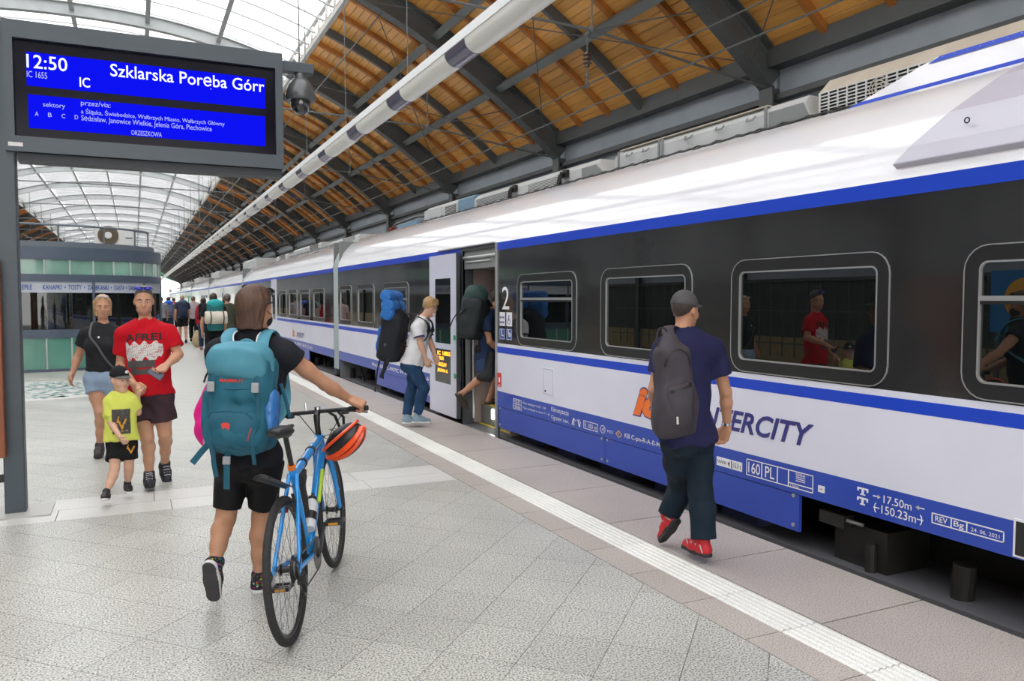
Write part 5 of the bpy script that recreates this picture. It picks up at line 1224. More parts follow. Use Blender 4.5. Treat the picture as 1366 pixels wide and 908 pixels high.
# --- small boy -----------------------------------------------------------------------------------
D = 6.52; p = lambda x, y, dd=0.: at_depth(x, y, D + dd)
J = dict(head=p(160, 506, .0), neck=p(160, 527, .02), shR=p(147, 536, .0), shL=p(175, 534, .04), elR=p(147, 562, -.04), wrR=p(161, 584, -.20), elL=p(184, 550, .08), wrL=p(184, 527, .10),
         hipR=p(154, 592, .02), hipL=p(171, 592, .03), knR=p(153, 625, -.06), knL=p(172, 622, .04))
foot(J, 'R', p(142, 656, -.14), nrm((-.12, -1, .20)), .72); foot(J, 'L', p(170, 644, .12), nrm((.12, -1, 0)), .72)
Dm = Person('person', 'small boy in yellow t-shirt, black shorts and black cap', J, SK_P, nrm((.52, -.84, -.05)), vox=.006, scale=.64, hs=.80, hands=dict(L=dict(dirn=up, palm=nrm((.5, .3, 0)), curl=.6), R=dict(curl=.5)))
Dm.tee(cloth('yellow_tee', (.62, .66, .12)), e=.016, sleeve=.72, hem=.12, loose=.018, noise=(.006, 30, 31), sl_r=.078)
Dm.legs(cloth('black_shorts', (.010, .010, .011)), top=.16, frac=.66, e=.016, flare=.014)
Dm.cap(cloth('black_cap', (.014, .014, .017)), mb=mat('brim_pattern', (.10, .10, .10), .7, var=.9, vscale=90), turn=(.0, 1.)); Dm.hair(hairm('blond_crop', (.30, .19, .10)), low=.03, e=.001, front=.03, noise=None); Dm.brows(hairm('brow_fair', (.25, .15, .09)))
b = MB(); b.sphere(Dm.P(-.02, .092, .085), np.array((.022, .010, .018)) * Dm.hs, 8, 6, ax=(Dm.hx, Dm.hf, Dm.hu)); b.build('cap_badge', M_pw, Dm.o, smooth=True)
for d in 'LR':
    o = Dm.shoe(d, mat('boy_shoe_black', (.015, .015, .017), .6), M_rub, vox=.005); Dm.laces(o, d, mat('strap_grey', (.25, .25, .26), .6), 2)
o0 = Dm.pel + Dm.sp * np.linalg.norm(J['neck'] - Dm.pel) * .48 + Dm.fS * .1 - Dm.rS * .02; ux, uy, nn = -Dm.rS, Dm.sp, Dm.fS
V, F = grid_shape(.135, .20, .008, lambda x, y: True); decal(Dm.tb, o0, ux, uy, nn, V, F, .003).build('print_panel', mat('print_brown', (.055, .05, .045), .8, var=.6, vscale=60), Dm.o)
M_gold = mat('print_gold', (.62, .30, .02), .6)
for ch, dx, dy, hh, sh in (('V', .008, -.012, .085, 0), ('L', -.014, .012, .05, .35)):
    V, F = text_geo(ch, sh, .01); V = (V - V.mean(0)) / (V.max(0) - V.min(0))[1] * hh + (dx, dy); decal(Dm.tb, o0, ux, uy, nn, V, F, .006).build('print_letter', M_gold, Dm.o)
V, F = grid_shape(.10, .012, .006, lambda x, y: int((x + 1) * 100) % 3); decal(Dm.tb, o0 - uy * .075, ux, uy, nn, V, F, .0055).build('print_line', mat('print_tan', (.30, .2, .1), .7), Dm.o)
for ch, dx, dy, hh, sh in (('V', .006, -.008, .06, 0), ('L', -.010, .008, .036, .35)):
    V, F = text_geo(ch, sh, .01); V = (V - V.mean(0)) / (V.max(0) - V.min(0))[1] * hh + (dx, dy); decal(Dm.lb, Dm.pel - Dm.rH * .085 - Dm.sp * .03, ux, uy, Dm.fH, V, F, .005).build('shorts_letter', M_gold, Dm.o)

# --- woman in the dark grey t-shirt ------------------------------------------------------------------
D = 8.36; p = lambda x, y, dd=0.: at_depth(x, y, D + dd)
J = dict(head=p(137, 409, -.02), neck=p(138, 437, .0), shR=p(115, 447, -.02), shL=p(160, 447, .02), elR=p(105, 474, .02), wrR=p(97, 497, -.04), elL=p(169, 474, .04), wrL=p(172, 499, .0),
         hipR=p(127, 508, .0), hipL=p(147, 508, .02), knR=p(134, 550, -.06), knL=p(148, 550, .12))
foot(J, 'R', p(133, 594, .02), nrm((-.10, -1, -.12))); foot(J, 'L', p(150, 588, .42), nrm((.0, -.8, -.55)))
Em = Person('person', 'blonde woman in dark grey t-shirt and light denim shorts behind the man in red', J, SK, nrm((.05, -1, -.08)), vox=.008, female=True, girth=1.06, scale=1.0)
Em.tee(cloth('dark_grey_tee', (.022, .023, .027)), e=.020, sleeve=.52, hem=.20, noise=(.004, 26, 41))
Em.legs(cloth('light_denim', (.28, .38, .52), .85, .2), top=.24, frac=.36, e=.014, flare=.010, name='denim_shorts')
bl = hairm('blonde_hair', (.48, .30, .14)); Em.hair(bl, length=.10, e=.005, front=.030, side=.004, noise=(.006, 50, 4)); Em.brows(hairm('brow_sand', (.2, .12, .07)))
b = MB()
for s_ in (-1, 1): b.sphere(Em.P(s_ * .034, .060, .12), np.array((.030, .012, .016)) * Em.hs, 10, 6, ax=(Em.hx, Em.hf, Em.hu))
b.build('sunglasses_on_head', mat('pale_lens', (.55, .5, .5), .1), Em.o, smooth=True)
b = MB(); n0 = J['neck'] + Em.fS * .07
b.tube([J['neck'] - Em.rS * .06 + Em.sp * .01, n0 - Em.rS * .03 - Em.sp * .04 + Em.fS * .03, n0 - Em.sp * .085 + Em.fS * .05, n0 + Em.rS * .03 - Em.sp * .04 + Em.fS * .03, J['neck'] + Em.rS * .06 + Em.sp * .01], .002, 5); b.sphere(n0 - Em.sp * .10 + Em.fS * .052, .014, 8, 6); b.build('pendant', mat('pendant_pearl', (.8, .78, .74), .2), Em.o)
tL = np.linalg.norm(J['neck'] - Em.pel)
s1 = [J['neck'] + Em.rS * .10 + Em.sp * .04 - Em.fS * .04, J['neck'] + Em.rS * .10 + Em.sp * .055 + Em.fS * .03, J['neck'] + Em.rS * .09 + Em.fS * .115 - Em.sp * .04, Em.pel + Em.sp * tL * .82 + Em.rS * .07 + Em.fS * .150, Em.pel + Em.sp * tL * .66 + Em.fS * .155, Em.pel + Em.sp * tL * .42 - Em.rS * .08 + Em.fS * .145, Em.pel + Em.sp * tL * .2 - Em.rS * .17 + Em.fS * .08]
strap('shoulder_strap', mat('bag_strap_grey', (.10, .10, .11), .7), s1, .022, .006, Em.o, up=Em.fS)
M_slip = mat('slip_on_grey', (.045, .042, .042), .7)
for d in 'LR': Em.shoe(d, M_slip, M_rubk)

# --- boy in the white t-shirt by the door -----------------------------------------------------------------
D = 10.31; p = lambda x, y, dd=0.: at_depth(x, y, D + dd); fF = nrm((.95, .30, 0))
J = dict(head=p(574, 410, .0), neck=p(563, 427, .0), shR=p(556, 437, -.14), shL=p(566, 434, .16), elR=p(561, 458, -.16), wrR=p(568, 478, -.12), elL=p(575, 458, .18), wrL=p(580, 474, .14),
         hipR=p(548, 487, -.08), hipL=p(554, 487, .08), knR=p(566, 518, -.06), knL=p(549, 520, .12))
foot(J, 'R', p(556, 555, -.04), nrm((.93, -.1, -.05))); foot(J, 'L', p(543, 556, .04), nrm((.93, -.1, -.05)))
Fm = Person('person', 'fair-haired youth in white t-shirt and jeans waiting to board', J, SK_P, nrm((.86, .25, -.42)), vox=.009, scale=.98)
Fm.tee(cloth('white_tee', (.72, .72, .74)), e=.020, sleeve=.62, hem=.04, loose=.016, noise=(.006, 26, 51))
for d in 'LR':
    v = nrm(J['el' + d] - J['sh' + d]); c = lerp(J['sh' + d], J['el' + d], .60); b = MB(); b.lathe(c, v, [(.064, -.012), (.073, -.012), (.075, .008), (.064, .009)], 20); b.build('sleeve_trim', mat('trim_navy', (.02, .03, .10), .8), Fm.o, smooth=True)
Fm.legs(cloth('blue_jeans', (.020, .055, .125), .8, .3), top=.07, frac=1.92, e=.010, name='jeans', rk=.068, ra=.058, noise=(.007, 24, 52))
Fm.hair(hairm('sandy_hair', (.40, .24, .10)), low=.02, e=.016, front=.075, bangs=.012); B = Blob(); B.ell(Fm.P(0, .062, -.066), (Fm.hx, Fm.hf, Fm.hu), np.array((.060, .055, .045)) * Fm.hs, k=.01); B.build('face_mask', mat('mask_pale_blue', (.62, .68, .72), .8), Fm.o, .008)
b = MB(); b.tube([Fm.P(.075, .09, .005), Fm.P(.09, .03, .004), Fm.P(.086, -.02, -.002)], .003, 5); b.tube([Fm.P(-.075, .09, .005), Fm.P(-.09, .03, .004), Fm.P(-.086, -.02, -.002)], .003, 5); b.tube([Fm.P(-.07, .09, .005), Fm.P(-.03, .112, .005), Fm.P(.03, .112, .005), Fm.P(.07, .09, .005)], .003, 5); b.build('spectacles', M_black, Fm.o)
for d in 'LR':
    o = Fm.shoe(d, mat('blue_grey_trainer', (.20, .30, .36), .6), M_rub, vox=.007); Fm.laces(o, d, mat('lace_white', (.6, .6, .62), .7), 3)

# --- traveller climbing into the train -----------------------------------------------------------------------
D = 10.28; p = lambda x, y, dd=0.: at_depth(x, y, D + dd)
J = dict(head=p(664, 398, .12), neck=p(655, 418, .05), shR=p(648, 428, -.12), shL=p(664, 426, .22), elR=p(653, 455, -.16), wrR=p(668, 470, -.02), elL=p(672, 450, .26), wrL=p(680, 440, .42),
         hipR=p(645, 478, -.02), hipL=p(658, 478, .14), knR=p(648, 505, -.08), knL=p(666, 505, .22), )
J['knR'] = p(645, 502, -.02)
foot(J, 'R', p(617, 524, -.30), nrm((.55, .3, -.75))); foot(J, 'L', p(653, 530, .14), nrm((.97, .2, 0)))
Gm = Person('person', 'traveller in navy shirt and blue shorts stepping up through the train door', J, SK_T, nrm((.93, .35, 0)), vox=.010, scale=.98, features=True)
Gm.tee(cloth('navy_shirt', (.020, .035, .085)), e=.022, sleeve=.55, hem=.0, loose=.018); Gm.legs(cloth('blue_shorts', (.035, .06, .13)), top=.03, frac=.80, e=.018, flare=.012); Gm.hair(hairm('dark_hair', (.04, .03, .025)), low=.02, e=.008, front=.06)
M_snd = mat('sandal_brown', (.05, .035, .028), .7)
for d in 'LR':
    he, to, an = J['heel' + d], J['toe' + d], J['an' + d]; f = nrm(to - he); u = nrm((an - he) - f * ((an - he) @ f)); r = np.cross(f, u)
    B = Blob(); c = lerp(he, to, .5) + u * .006; B.box(c, (r, f, u), (.036, .120, .006), .012); o = B.build('sandal', M_snd, Gm.o, .008)
    for t, rr in ((.32, .040), (.62, .046), (.80, .042)):
        c = lerp(he, to, t) + u * .018; b = MB(); b.tube([c + (r * cos(a) * rr + u * sin(a) * (.068 if t < .5 else .036)) for a in np.linspace(-.15, pi + .15, 10)], .007, 6); b.build('sandal_strap', M_snd, o, smooth=True)

# ------------------------------------------------------------------ backpacks
def pack_frame(P, t, back, side=0.):
    L = np.linalg.norm(P.J['neck'] - P.pel); return P.pel + P.sp * L * t - P.fS * back + P.rS * side
M_teal = cloth('teal_nylon', (.022, .120, .175), .55, .12, .35, 6); M_teal_l = cloth('light_teal_nylon', (.075, .25, .33), .55, .12, .4, 6); M_teal_d = cloth('dark_teal_webbing', (.022, .10, .15), .7)
M_buck = mat('buckle_grey', (.32, .33, .34), .4); M_redp = mat('embroidery_red', (.60, .05, .04), .7)
# --- the teal hiking pack
bk = A; ax = (bk.rS, -bk.fS, bk.sp); R_, K_, U_ = ax
c0 = at_depth(322, 525, 4.20); bx_ = lambda r, k, u: c0 + R_ * r * .88 + K_ * k + U_ * u * .90
pk_ = empty('hiking_backpack', bx_(0, 0, -.32), 'large teal hiking backpack on the back of the woman with the bicycle', 'backpack', 'backpacks')
B = Blob(); B.box(bx_(0, -.02, -.06), ax, (.098, .05, .19), .065, k=.05); B.box(bx_(0, .0, .09), ax, (.092, .035, .06), .06, k=.05); B.ell(bx_(0, .04, -.20), ax, (.150, .12, .11), k=.05); body = B.build('main_body', M_teal, pk_, .008, (.010, 26, 61), 1); mainB = B
B = Blob(); B.box(bx_(0, -.005, .185), ax, (.092, .055, .035), .060, k=.04); B.ell(bx_(0, .040, .180), ax, (.166, .120, .105), k=.05, cuts=[(bx_(0, 0, .098), -U_)]); lid = B.build('lid', M_teal_l, pk_, .007, (.016, 26, 62), 1); lidB = B
B = Blob(); B.ell(bx_(0, .075, -.185), ax, (.145, .085, .105), k=.03, cuts=[(bx_(0, 0, -.10), U_)]); B.box(bx_(0, .07, -.205), ax, (.085, .02, .05), .035, k=.04); fp = B.build('front_pocket', cloth('teal_pocket', (.019, .105, .158), .55, .1, .35, 6), pk_, .007, (.004, 24, 63), 2); fpB = B
B = Blob(); B.box(bx_(.175, .0, -.10), ax, (.012, .03, .085), .032, k=.03); B.build('side_pocket', mat('blue_shiny_pocket', (.03, .16, .45), .3, bump=.6, bscale=20), pk_, .007, (.006, 40, 64), 2)
B = Blob(); B.box(bx_(-.175, .0, -.10), ax, (.010, .03, .085), .030, k=.03); B.build('side_pocket', M_teal, pk_, .007, (.006, 40, 65), 2)
b = MB(); b.tube([bx_(-.13, .145, -.13), bx_(-.10, .168, -.095), bx_(0, .178, -.085), bx_(.10, .168, -.095), bx_(.13, .145, -.13)], .004, 6); b.build('zip', M_teal_d, pk_, smooth=True)
b = MB(); b.tube([bx_(-.17, .05, .042), bx_(-.09, .10, .036), bx_(0, .115, .034), bx_(.09, .10, .036), bx_(.17, .05, .042)], .006, 6); b.build('lid_seam', M_teal_d, pk_, smooth=True)
for s_ in (-1, 1):
    strap('compression_strap', M_teal_d, [bx_(s_ * .125, .10, .12), bx_(s_ * .135, .11, .02), bx_(s_ * .14, .10, -.10), bx_(s_ * .125, .13, -.24), bx_(s_ * .12, .07, -.40)], .022, .005, pk_, up=K_)
    b = MB(); b.obox(bx_(s_ * .130, .122, .045), R_ * .019, U_ * .026, K_ * .009); q = b.build('buckle', M_buck, pk_); bevel(q, .005)
    sh = bk.J['sh' + ('R' if s_ > 0 else 'L')]; m_ = lerp(bk.J['neck'], sh, .50)
    strap('shoulder_strap', M_teal_l, [bx_(s_ * .09, -.06, .20), m_ - bk.fS * .125 + U_ * .045, m_ + U_ * .092 - bk.fS * .02, m_ + bk.fS * .10 + U_ * .04, m_ + bk.fS * .155 - U_ * .12 + R_ * s_ * .02, bx_(s_ * .19, -.20, -.08), bx_(s_ * .155, -.05, -.22)], .066, .018, pk_, up=U_)
    strap('strap_edge', mat('reflective_white', (.7, .72, .72), .4), [bx_(s_ * .055, -.066, .20), m_ - R_ * s_ * .034 - bk.fS * .127 + U_ * .049, m_ - R_ * s_ * .034 + U_ * .095 - bk.fS * .02], .009, .012, pk_, up=U_)
strap('haul_loop', M_teal_l, [bx_(-.05, -.05, .255), bx_(-.04, -.055, .295), bx_(0, -.055, .312), bx_(.04, -.055, .295), bx_(.05, -.05, .255)], .022, .010, pk_, up=K_)
strap('hanging_strap', M_teal_d, [bx_(-.04, .06, -.30), bx_(-.045, .07, -.40), bx_(-.05, .05, -.55)], .034, .006, pk_, up=K_)
strap('hanging_strap', M_teal_d, [bx_(-.16, .0, -.27), bx_(-.21, .02, -.33), bx_(-.27, .03, -.41)], .034, .006, pk_, up=K_)
strap('hanging_strap', M_teal_d, [bx_(-.13, .06, -.27), bx_(-.125, .07, -.38), bx_(-.115, .05, -.48)], .026, .006, pk_, up=K_)
strap('hanging_strap', M_teal_d, [bx_(.20, -.10, .06), bx_(.235, -.10, -.04), bx_(.262, -.10, -.14)], .020, .005, pk_, up=K_)
b = MB(); b.obox(bx_(-.045, .075, -.38), R_ * .020, U_ * .022, K_ * .008); bevel(b.build('buckle', M_buck, pk_), .005)
for B_, o_, w_, h_, t_ in ((mainB, bx_(-.015, .12, .082), .125, .018, 'MAMMUT'),):
    V, F = text_geo(t_, 0, .03); V = (V - V.min(0)) / (V.max(0) - V.min(0)) * (w_, h_) - (w_ / 2, h_ / 2); decal(B_, o_, R_, U_, K_, V, F, .004).build('brand_lettering', M_redp, pk_)
V, F = grid_shape(.05, .036, .0025, lambda x, y: ((x / .024) ** 2 + ((y - .003) / .013) ** 2 < 1) or (y < 0 and abs(abs(x + .002) - .012) < .005) or (x > .016 and y < .0 and x < .022)); decal(fpB, bx_(-.02, .12, -.17), R_, U_, K_, V, F, .004).build('emblem', M_redp, pk_)
V, F = text_geo('TRION', 0, .02); V = (V - V.min(0)) / (V.max(0) - V.min(0)) * (.07, .016); V = np.stack((V[:, 1] * -.5 - V[:, 0] * -.25, V[:, 0] * .97 + V[:, 1] * .2), 1); decal(fpB, bx_(.105, .10, -.26), R_, U_, K_, V, F, .004).build('red_lettering', M_redp, pk_)
# --- the pink bag at its left side
c1 = at_depth(272, 548, 4.34); M_pink = cloth('hot_pink_nylon', (.72, .015, .24), .6, .1, .35, 7); bx2 = lambda r, k, u: c1 + R_ * r + K_ * k + U_ * u
pb = empty('pink_bag', bx2(0, 0, -.18), 'bright pink bag hanging at the side of the teal backpack', 'bag'); tilt = nrm(U_ + R_ * -.10)
B = Blob(); B.ell(bx2(.03, 0, 0), (nrm(R_ - U_ * .1), K_, tilt), (.068, .075, .175), k=.03); B.ell(bx2(.045, .01, -.11), (R_, K_, U_), (.05, .07, .08), k=.05); B.build('bag_body', M_pink, pb, .007, (.012, 30, 66), 2)
B = Blob(); B.ell(bx2(.040, .035, -.10), (nrm(R_ - U_ * .1), K_, tilt), (.028, .045, .085), k=.02); B.build('pale_panel', cloth('pale_pink_panel', (.75, .30, .48), .6), pb, .007, None, 2)
strap('bag_handle', blackm, [bx2(-.005, 0, .155), bx2(.01, 0, .20), bx2(.035, 0, .205), bx2(.05, 0, .16)], .012, .006, pb, up=K_)
# --- grey day pack of the man in the cap
bk = Bm; K0 = -bk.fS; c0 = at_depth(899, 512, 4.82); view = nrm(np.array((0, 0, EYE)) - c0); Kd = nrm(lerp(K0, view, .35) - np.array((0, 0, lerp(K0, view, .35)[2]))); Rd = np.cross(bk.sp, Kd) * -1; ax = (Rd, Kd, np.cross(Kd, Rd) * -1); ax = (ax[0], ax[1], bk.sp); R_, K_, U_ = ax
bx_ = lambda r, k, u: c0 + R_ * r + K_ * k + U_ * u; M_gp = cloth('taupe_nylon', (.060, .052, .062), .6, .12, .3, 5); M_gpd = cloth('taupe_nylon_dark', (.040, .035, .042), .6)
gp = empty('day_backpack', bx_(0, 0, -.3), 'taupe grey backpack slung on the back of the man in the cap', 'backpack', 'backpacks')
B = Blob(); B.box(bx_(0, -.02, -.02), ax, (.050, .03, .20), .06, k=.04); B.ell(bx_(0, .02, -.15), ax, (.130, .11, .15), k=.06); B.box(bx_(0, -.02, -.24), ax, (.075, .02, .03), .05, k=.05); B.ell(bx_(.01, -.01, .20), ax, (.070, .07, .12), k=.05); B.build('main_body', M_gp, gp, .007, (.010, 22, 71), 2); gB = B
B = Blob(); B.ell(bx_(0, .08, -.11), ax, (.10, .065, .15), k=.03, cuts=[(bx_(0, 0, .005), nrm(U_ + R_ * .25))]); B.build('front_pocket', M_gp, gp, .006, (.005, 26, 72), 2); gF = B
def zip_line(B, pts, w, name):
    P2 = np.array(pts); T_ = np.gradient(P2, axis=0); T_ /= np.linalg.norm(T_, axis=1)[:, None]; N_ = np.stack((-T_[:, 1], T_[:, 0]), 1); n_ = len(P2)
    decal(B, c0, R_, U_, K_, np.vstack((P2 + N_ * w / 2, P2 - N_ * w / 2)), [(i, i + 1, n_ + i + 1, n_ + i) for i in range(n_ - 1)], .004).build(name, M_black, gp)
zip_line(gB, [(.085 * cos(t), .08 + .135 * sin(t)) for t in np.linspace(.25, pi - .25, 28)], .010, 'main_zip')
gU = Blob(); gU.V, gU.F = np.vstack((gB.V, gF.V)), np.vstack((gB.F, gF.F + len(gB.V)))
zip_line(gU, [(-.075 + .15 * t, .012 - .045 * t) for t in np.linspace(0, 1, 20)], .012, 'pocket_zip')
zip_line(gU, [(-.080 + .03 * sin(pi * t), -.02 - .22 * t) for t in np.linspace(0, 1, 20)], .005, 'side_seam')
b = MB(); b.obox(bx_(.045, .128, -.20), R_ * .006, U_ * .022, K_ * .002); b.build('white_tab', M_pw, gp)
strap('shoulder_strap', M_gp, [bx_(.0, -.04, .26), bx_(-.01, -.075, .34), lerp(bk.J['neck'], bk.J['shL'], .45) + U_ * .085, lerp(bk.J['neck'], bk.J['shL'], .5) + bk.fS * .10 + U_ * .04, lerp(bk.J['neck'], bk.J['shL'], .55) + bk.fS * .15 - U_ * .10], .075, .016, gp, up=U_)
strap('haul_loop', M_gpd, [bx_(.005, -.02, .26), bx_(.03, -.02, .33), bx_(.075, -.02, .335), bx_(.095, -.02, .27), bx_(.085, -.01, .22)], .012, .010, gp, up=K_)
# --- tall blue and black trekking pack of the youth by the door
bk = Fm; K_ = nrm(-bk.fS * np.array((1, 1, 0))); U_ = nrm(bk.sp * .55 + np.array((0, 0, 1)) * .75 - K_ * .10); R_ = nrm(np.cross(K_, U_)) * -1; K_ = np.cross(R_, U_) if np.cross(R_, U_) @ K_ > 0 else -np.cross(R_, U_); ax = (R_, K_, U_)
c0 = at_depth(526, 440, 10.30); bx_ = lambda r, k, u: c0 + R_ * r + K_ * k + U_ * u
tp = empty('trekking_backpack', bx_(0, 0, -.42), 'tall blue and black trekking backpack with rolled blue mats on the youth at the door', 'backpack', 'backpacks')
M_bp = cloth('royal_blue_nylon', (.02, .11, .42), .5, .15, .4, 6); M_kp = cloth('anthracite_nylon', (.018, .020, .026), .6, .12, .35, 6)
B = Blob(); B.box(bx_(0, 0, -.10), ax, (.13, .07, .24), .07, k=.05); B.ell(bx_(0, .03, .14), ax, (.19, .16, .16), k=.06); B.build('main_body', M_kp, tp, .010, (.008, 22, 81), 2)
B = Blob(); B.ell(bx_(0, .14, -.14), ax, (.13, .06, .26), k=.03); B.ell(bx_(0, .09, .16), ax, (.17, .11, .09), k=.05); B.build('blue_front', M_bp, tp, .010, (.008, 22, 82), 2)
B = Blob(); B.ell(bx_(0, .02, -.20), ax, (.205, .10, .12), k=.03); B.build('side_pockets', cloth('grey_pocket', (.06, .065, .075), .7), tp, .010, (.006, 30, 83))
for k, (r_, kk, uu, rr) in enumerate(((0, .06, .30, .095), (0, .10, .42, .085), (0, .05, .20, .09))):
    B = Blob(); B.cone(bx_(-.20, kk, uu), bx_(.20, kk, uu), rr, rr * .95, k=.02, cuts=[(bx_(-.25, 0, 0), -R_), (bx_(.25, 0, 0), R_)]); B.build('rolled_mat', cloth('mat_blue_%s' % ('a', 'b', 'c')[k] if False else 'mat_blue', (.035, .17, .50), .5, .15, .5, 12), tp, .009, (.006, 60, 84 + k))
strap('top_strap', M_kp, [bx_(.05, -.10, .22), bx_(.05, .03, .44), bx_(.05, .19, .38), bx_(.05, .19, .12)], .025, .006, tp, up=K_)
for s_ in (-1, 1): m_ = lerp(bk.J['neck'], bk.J['sh' + ('R' if s_ > 0 else 'L')], .55); strap('shoulder_strap', M_kp, [bx_(s_ * .07, -.12, .24), m_ + np.array((0, 0, .095)), m_ + bk.fS * .12 + bk.sp * .02, m_ + bk.fS * .13 - bk.sp * .16, m_ - bk.fS * .02 - bk.sp * .30, bx_(s_ * .12, -.12, -.15)], .06, .016, tp, up=U_)
strap('hip_belt', M_kp, [bx_(.15, -.03, -.30), bx_(.20, -.05, -.38), bx_(.19, .0, -.55), bx_(.18, .02, -.62)], .05, .012, tp, up=R_)
strap('hanging_strap', M_kp, [bx_(.10, .08, -.34), bx_(.12, .10, -.5), bx_(.12, .09, -.82)], .022, .006, tp, up=R_); strap('hanging_strap', M_kp, [bx_(-.05, .06, -.34), bx_(-.06, .09, -.5), bx_(-.06, .07, -.66)], .02, .006, tp, up=R_)
# --- dark green pack of the boarding traveller
bk = Gm; K_ = nrm(-bk.fS * np.array((1, 1, 0))); U_ = nrm(bk.sp + K_ * -.15); R_ = bk.rS - U_ * (bk.rS @ U_); R_ = nrm(R_); K_ = np.cross(R_, U_); K_ = K_ if K_ @ -bk.fS > 0 else -K_; ax = (R_, K_, U_)
c0 = at_depth(633, 418, 10.12); bx_ = lambda r, k, u: c0 + R_ * r + K_ * k + U_ * u; M_dg = cloth('dark_slate_nylon', (.022, .028, .030), .6, .15, .35, 6); M_dg2 = cloth('pine_green_nylon', (.030, .060, .055), .6, .15, .4, 6)
bpk = empty('travel_backpack', bx_(0, 0, -.36), 'dark slate and pine green backpack going in through the train door', 'backpack', 'backpacks')
B = Blob(); B.box(bx_(0, -.01, -.06), ax, (.12, .06, .20), .07, k=.05); B.ell(bx_(0, .05, -.15), ax, (.18, .14, .17), k=.05); B.build('main_body', M_dg, bpk, .010, (.010, 24, 91), 2)
B = Blob(); B.ell(bx_(0, .02, .23), ax, (.17, .15, .14), k=.05); B.cone(bx_(0, .10, .12), bx_(0, .15, -.02), .10, .06, k=.05); B.build('lid', M_dg2, bpk, .010, (.010, 26, 92), 2)
for s_ in (-1, 1): strap('compression_strap', blackm, [bx_(s_ * .16, -.03, .12), bx_(s_ * .19, .08, .0), bx_(s_ * .12, .19, -.12)], .02, .006, bpk, up=K_)
for s_ in (-1, 1): m_ = lerp(bk.J['neck'], bk.J['sh' + ('R' if s_ > 0 else 'L')], .55); strap('shoulder_strap', blackm, [bx_(s_ * .07, -.08, .22), m_ + np.array((0, 0, .095)), m_ + bk.fS * .13, m_ + bk.fS * .13 - bk.sp * .18, bx_(s_ * .14, -.10, -.16)], .06, .016, bpk, up=U_)
B = Blob(); c = bk.pel + np.array((0, 0, .12)); B.cone(c - bk.rH * .17 - bk.fH * .05, c + bk.rH * .18 - bk.fH * .03, .05, .05, k=.02); B.build('hip_belt', blackm, bpk, .010)
b = MB(); b.tube([bx_(.10, .17, .0), bx_(.11, .23, -.12), bx_(.10, .26, -.25)], .008, 6); b.build('hanging_cord', blackm, bpk)
# black jacket tied at the hip
B = Blob(); B.cone(at_depth(655, 474, 10.14), at_depth(651, 500, 10.10), .055, .085, k=.02, flat=(bk.rH, .6)); B.cone(at_depth(651, 500, 10.10), at_depth(640, 503, 10.10), .07, .045, k=.03, flat=(bk.rH, .6)); B.build('tied_jacket', blackm, bk.o, .010, (.012, 30, 93))

# ------------------------------------------------------------------ the bicycle
f_ = nrm((.46, 1.052, 0)); r_ = np.cross(f_, (0, 0, 1)); up0 = up; up = nrm(np.array((0, 0, 1.)) - r_ * .085); r_ = np.cross(f_, up); O = np.array((.66, 3.862, 0)); bp = lambda a, r=0., u=0.: O + f_ * a + r_ * r + up * u
bike = empty('bicycle', O + f_ * .5, 'sky blue bicycle with black fittings wheeled by the woman', 'bicycle')
M_bl = mat('bike_blue', (.012, .27, .72), .22, coat=.6); M_tyre = mat('tyre_rubber', (.022, .022, .023), .75, bump=.6, bscale=160); M_rim = mat('rim_black', (.02, .02, .022), .3); M_spk = mat('spoke_steel', (.32, .33, .34), .3, metal=.9); M_bk = mat('bike_black', (.014, .014, .015), .38); M_met = mat('drivetrain_steel', (.14, .14, .14), .35, metal=.9)
WR = .352; fa, ra_ = bp(1.10, 0, WR), bp(0, 0, WR)
T = np.linspace(0, 2 * pi, 49)[:-1]
def wheel(c, nm, ncog):
    w = empty(nm, c); w.parent = bike; w.matrix_parent_inverse = PINV[bike.name]; PINV[w.name] = Matrix.Translation(-Vector(c))
    ring_ = lambda R0, off=0.: [c + (f_ * cos(t) + up * sin(t)) * R0 + r_ * off for t in T]
    b = MB(); b.tube(ring_(WR - .019), .019, 10, closed=True, up=r_); b.build('tyre', M_tyre, w, smooth=True)
    b = MB(); b.tube(ring_(WR - .044), .013, 8, closed=True, flat=.65, up=r_); b.build('rim', M_rim, w, smooth=True)
    b = MB()
    for k in range(28):
        t = 2 * pi * k / 28; s_ = 1 if k % 2 else -1; h_ = t + (.9 if k % 4 < 2 else -.9); b.cyl(c + (f_ * cos(h_) + up * sin(h_)) * .026 + r_ * s_ * .030, c + (f_ * cos(t) + up * sin(t)) * (WR - .05), .0013, n=4, caps=False)
    tag(b.build('spokes', M_spk, w), kind='stuff')
    b = MB(); b.lathe(c, r_, [(0, -.05), (.010, -.05), (.012, -.036), (.028, -.034), (.028, -.028), (.016, -.02), (.016, .02), (.028, .028), (.028, .034), (.012, .036), (.010, .062), (0, .062)], 16); b.build('hub', M_bk, w, smooth=True)
    b = MB(); v = c + (f_ * -.6 + up * -.8) * (WR - .07); b.cyl(v, v + (f_ * .6 + up * .8) * .03, .004, n=6); b.build('valve', M_spk, w)
    for k in range(ncog):
        rr = .024 + .0052 * (ncog - k); b = MB(); m = 22; V = []
        b.lathe(c + r_ * (.030 + .0042 * k), r_, [(.012, 0), (rr, 0), (rr, .0018), (.012, .0018), (.012, 0)], 22); b.build('cog', M_met, w)
    return w
wheel(ra_, 'rear_wheel', 8); wheel(fa, 'front_wheel', 0)
BB, SC, HT, HB = bp(.445, 0, .285), bp(.285, 0, .765), bp(.945, 0, .845), bp(.975, 0, .735)
def tube(nm, a, c, r0, r1=None, m=M_bl, par=None): b = MB(); b.cyl(a, c, r0, r1, 14); return b.build(nm, m, par or bike, smooth=True)
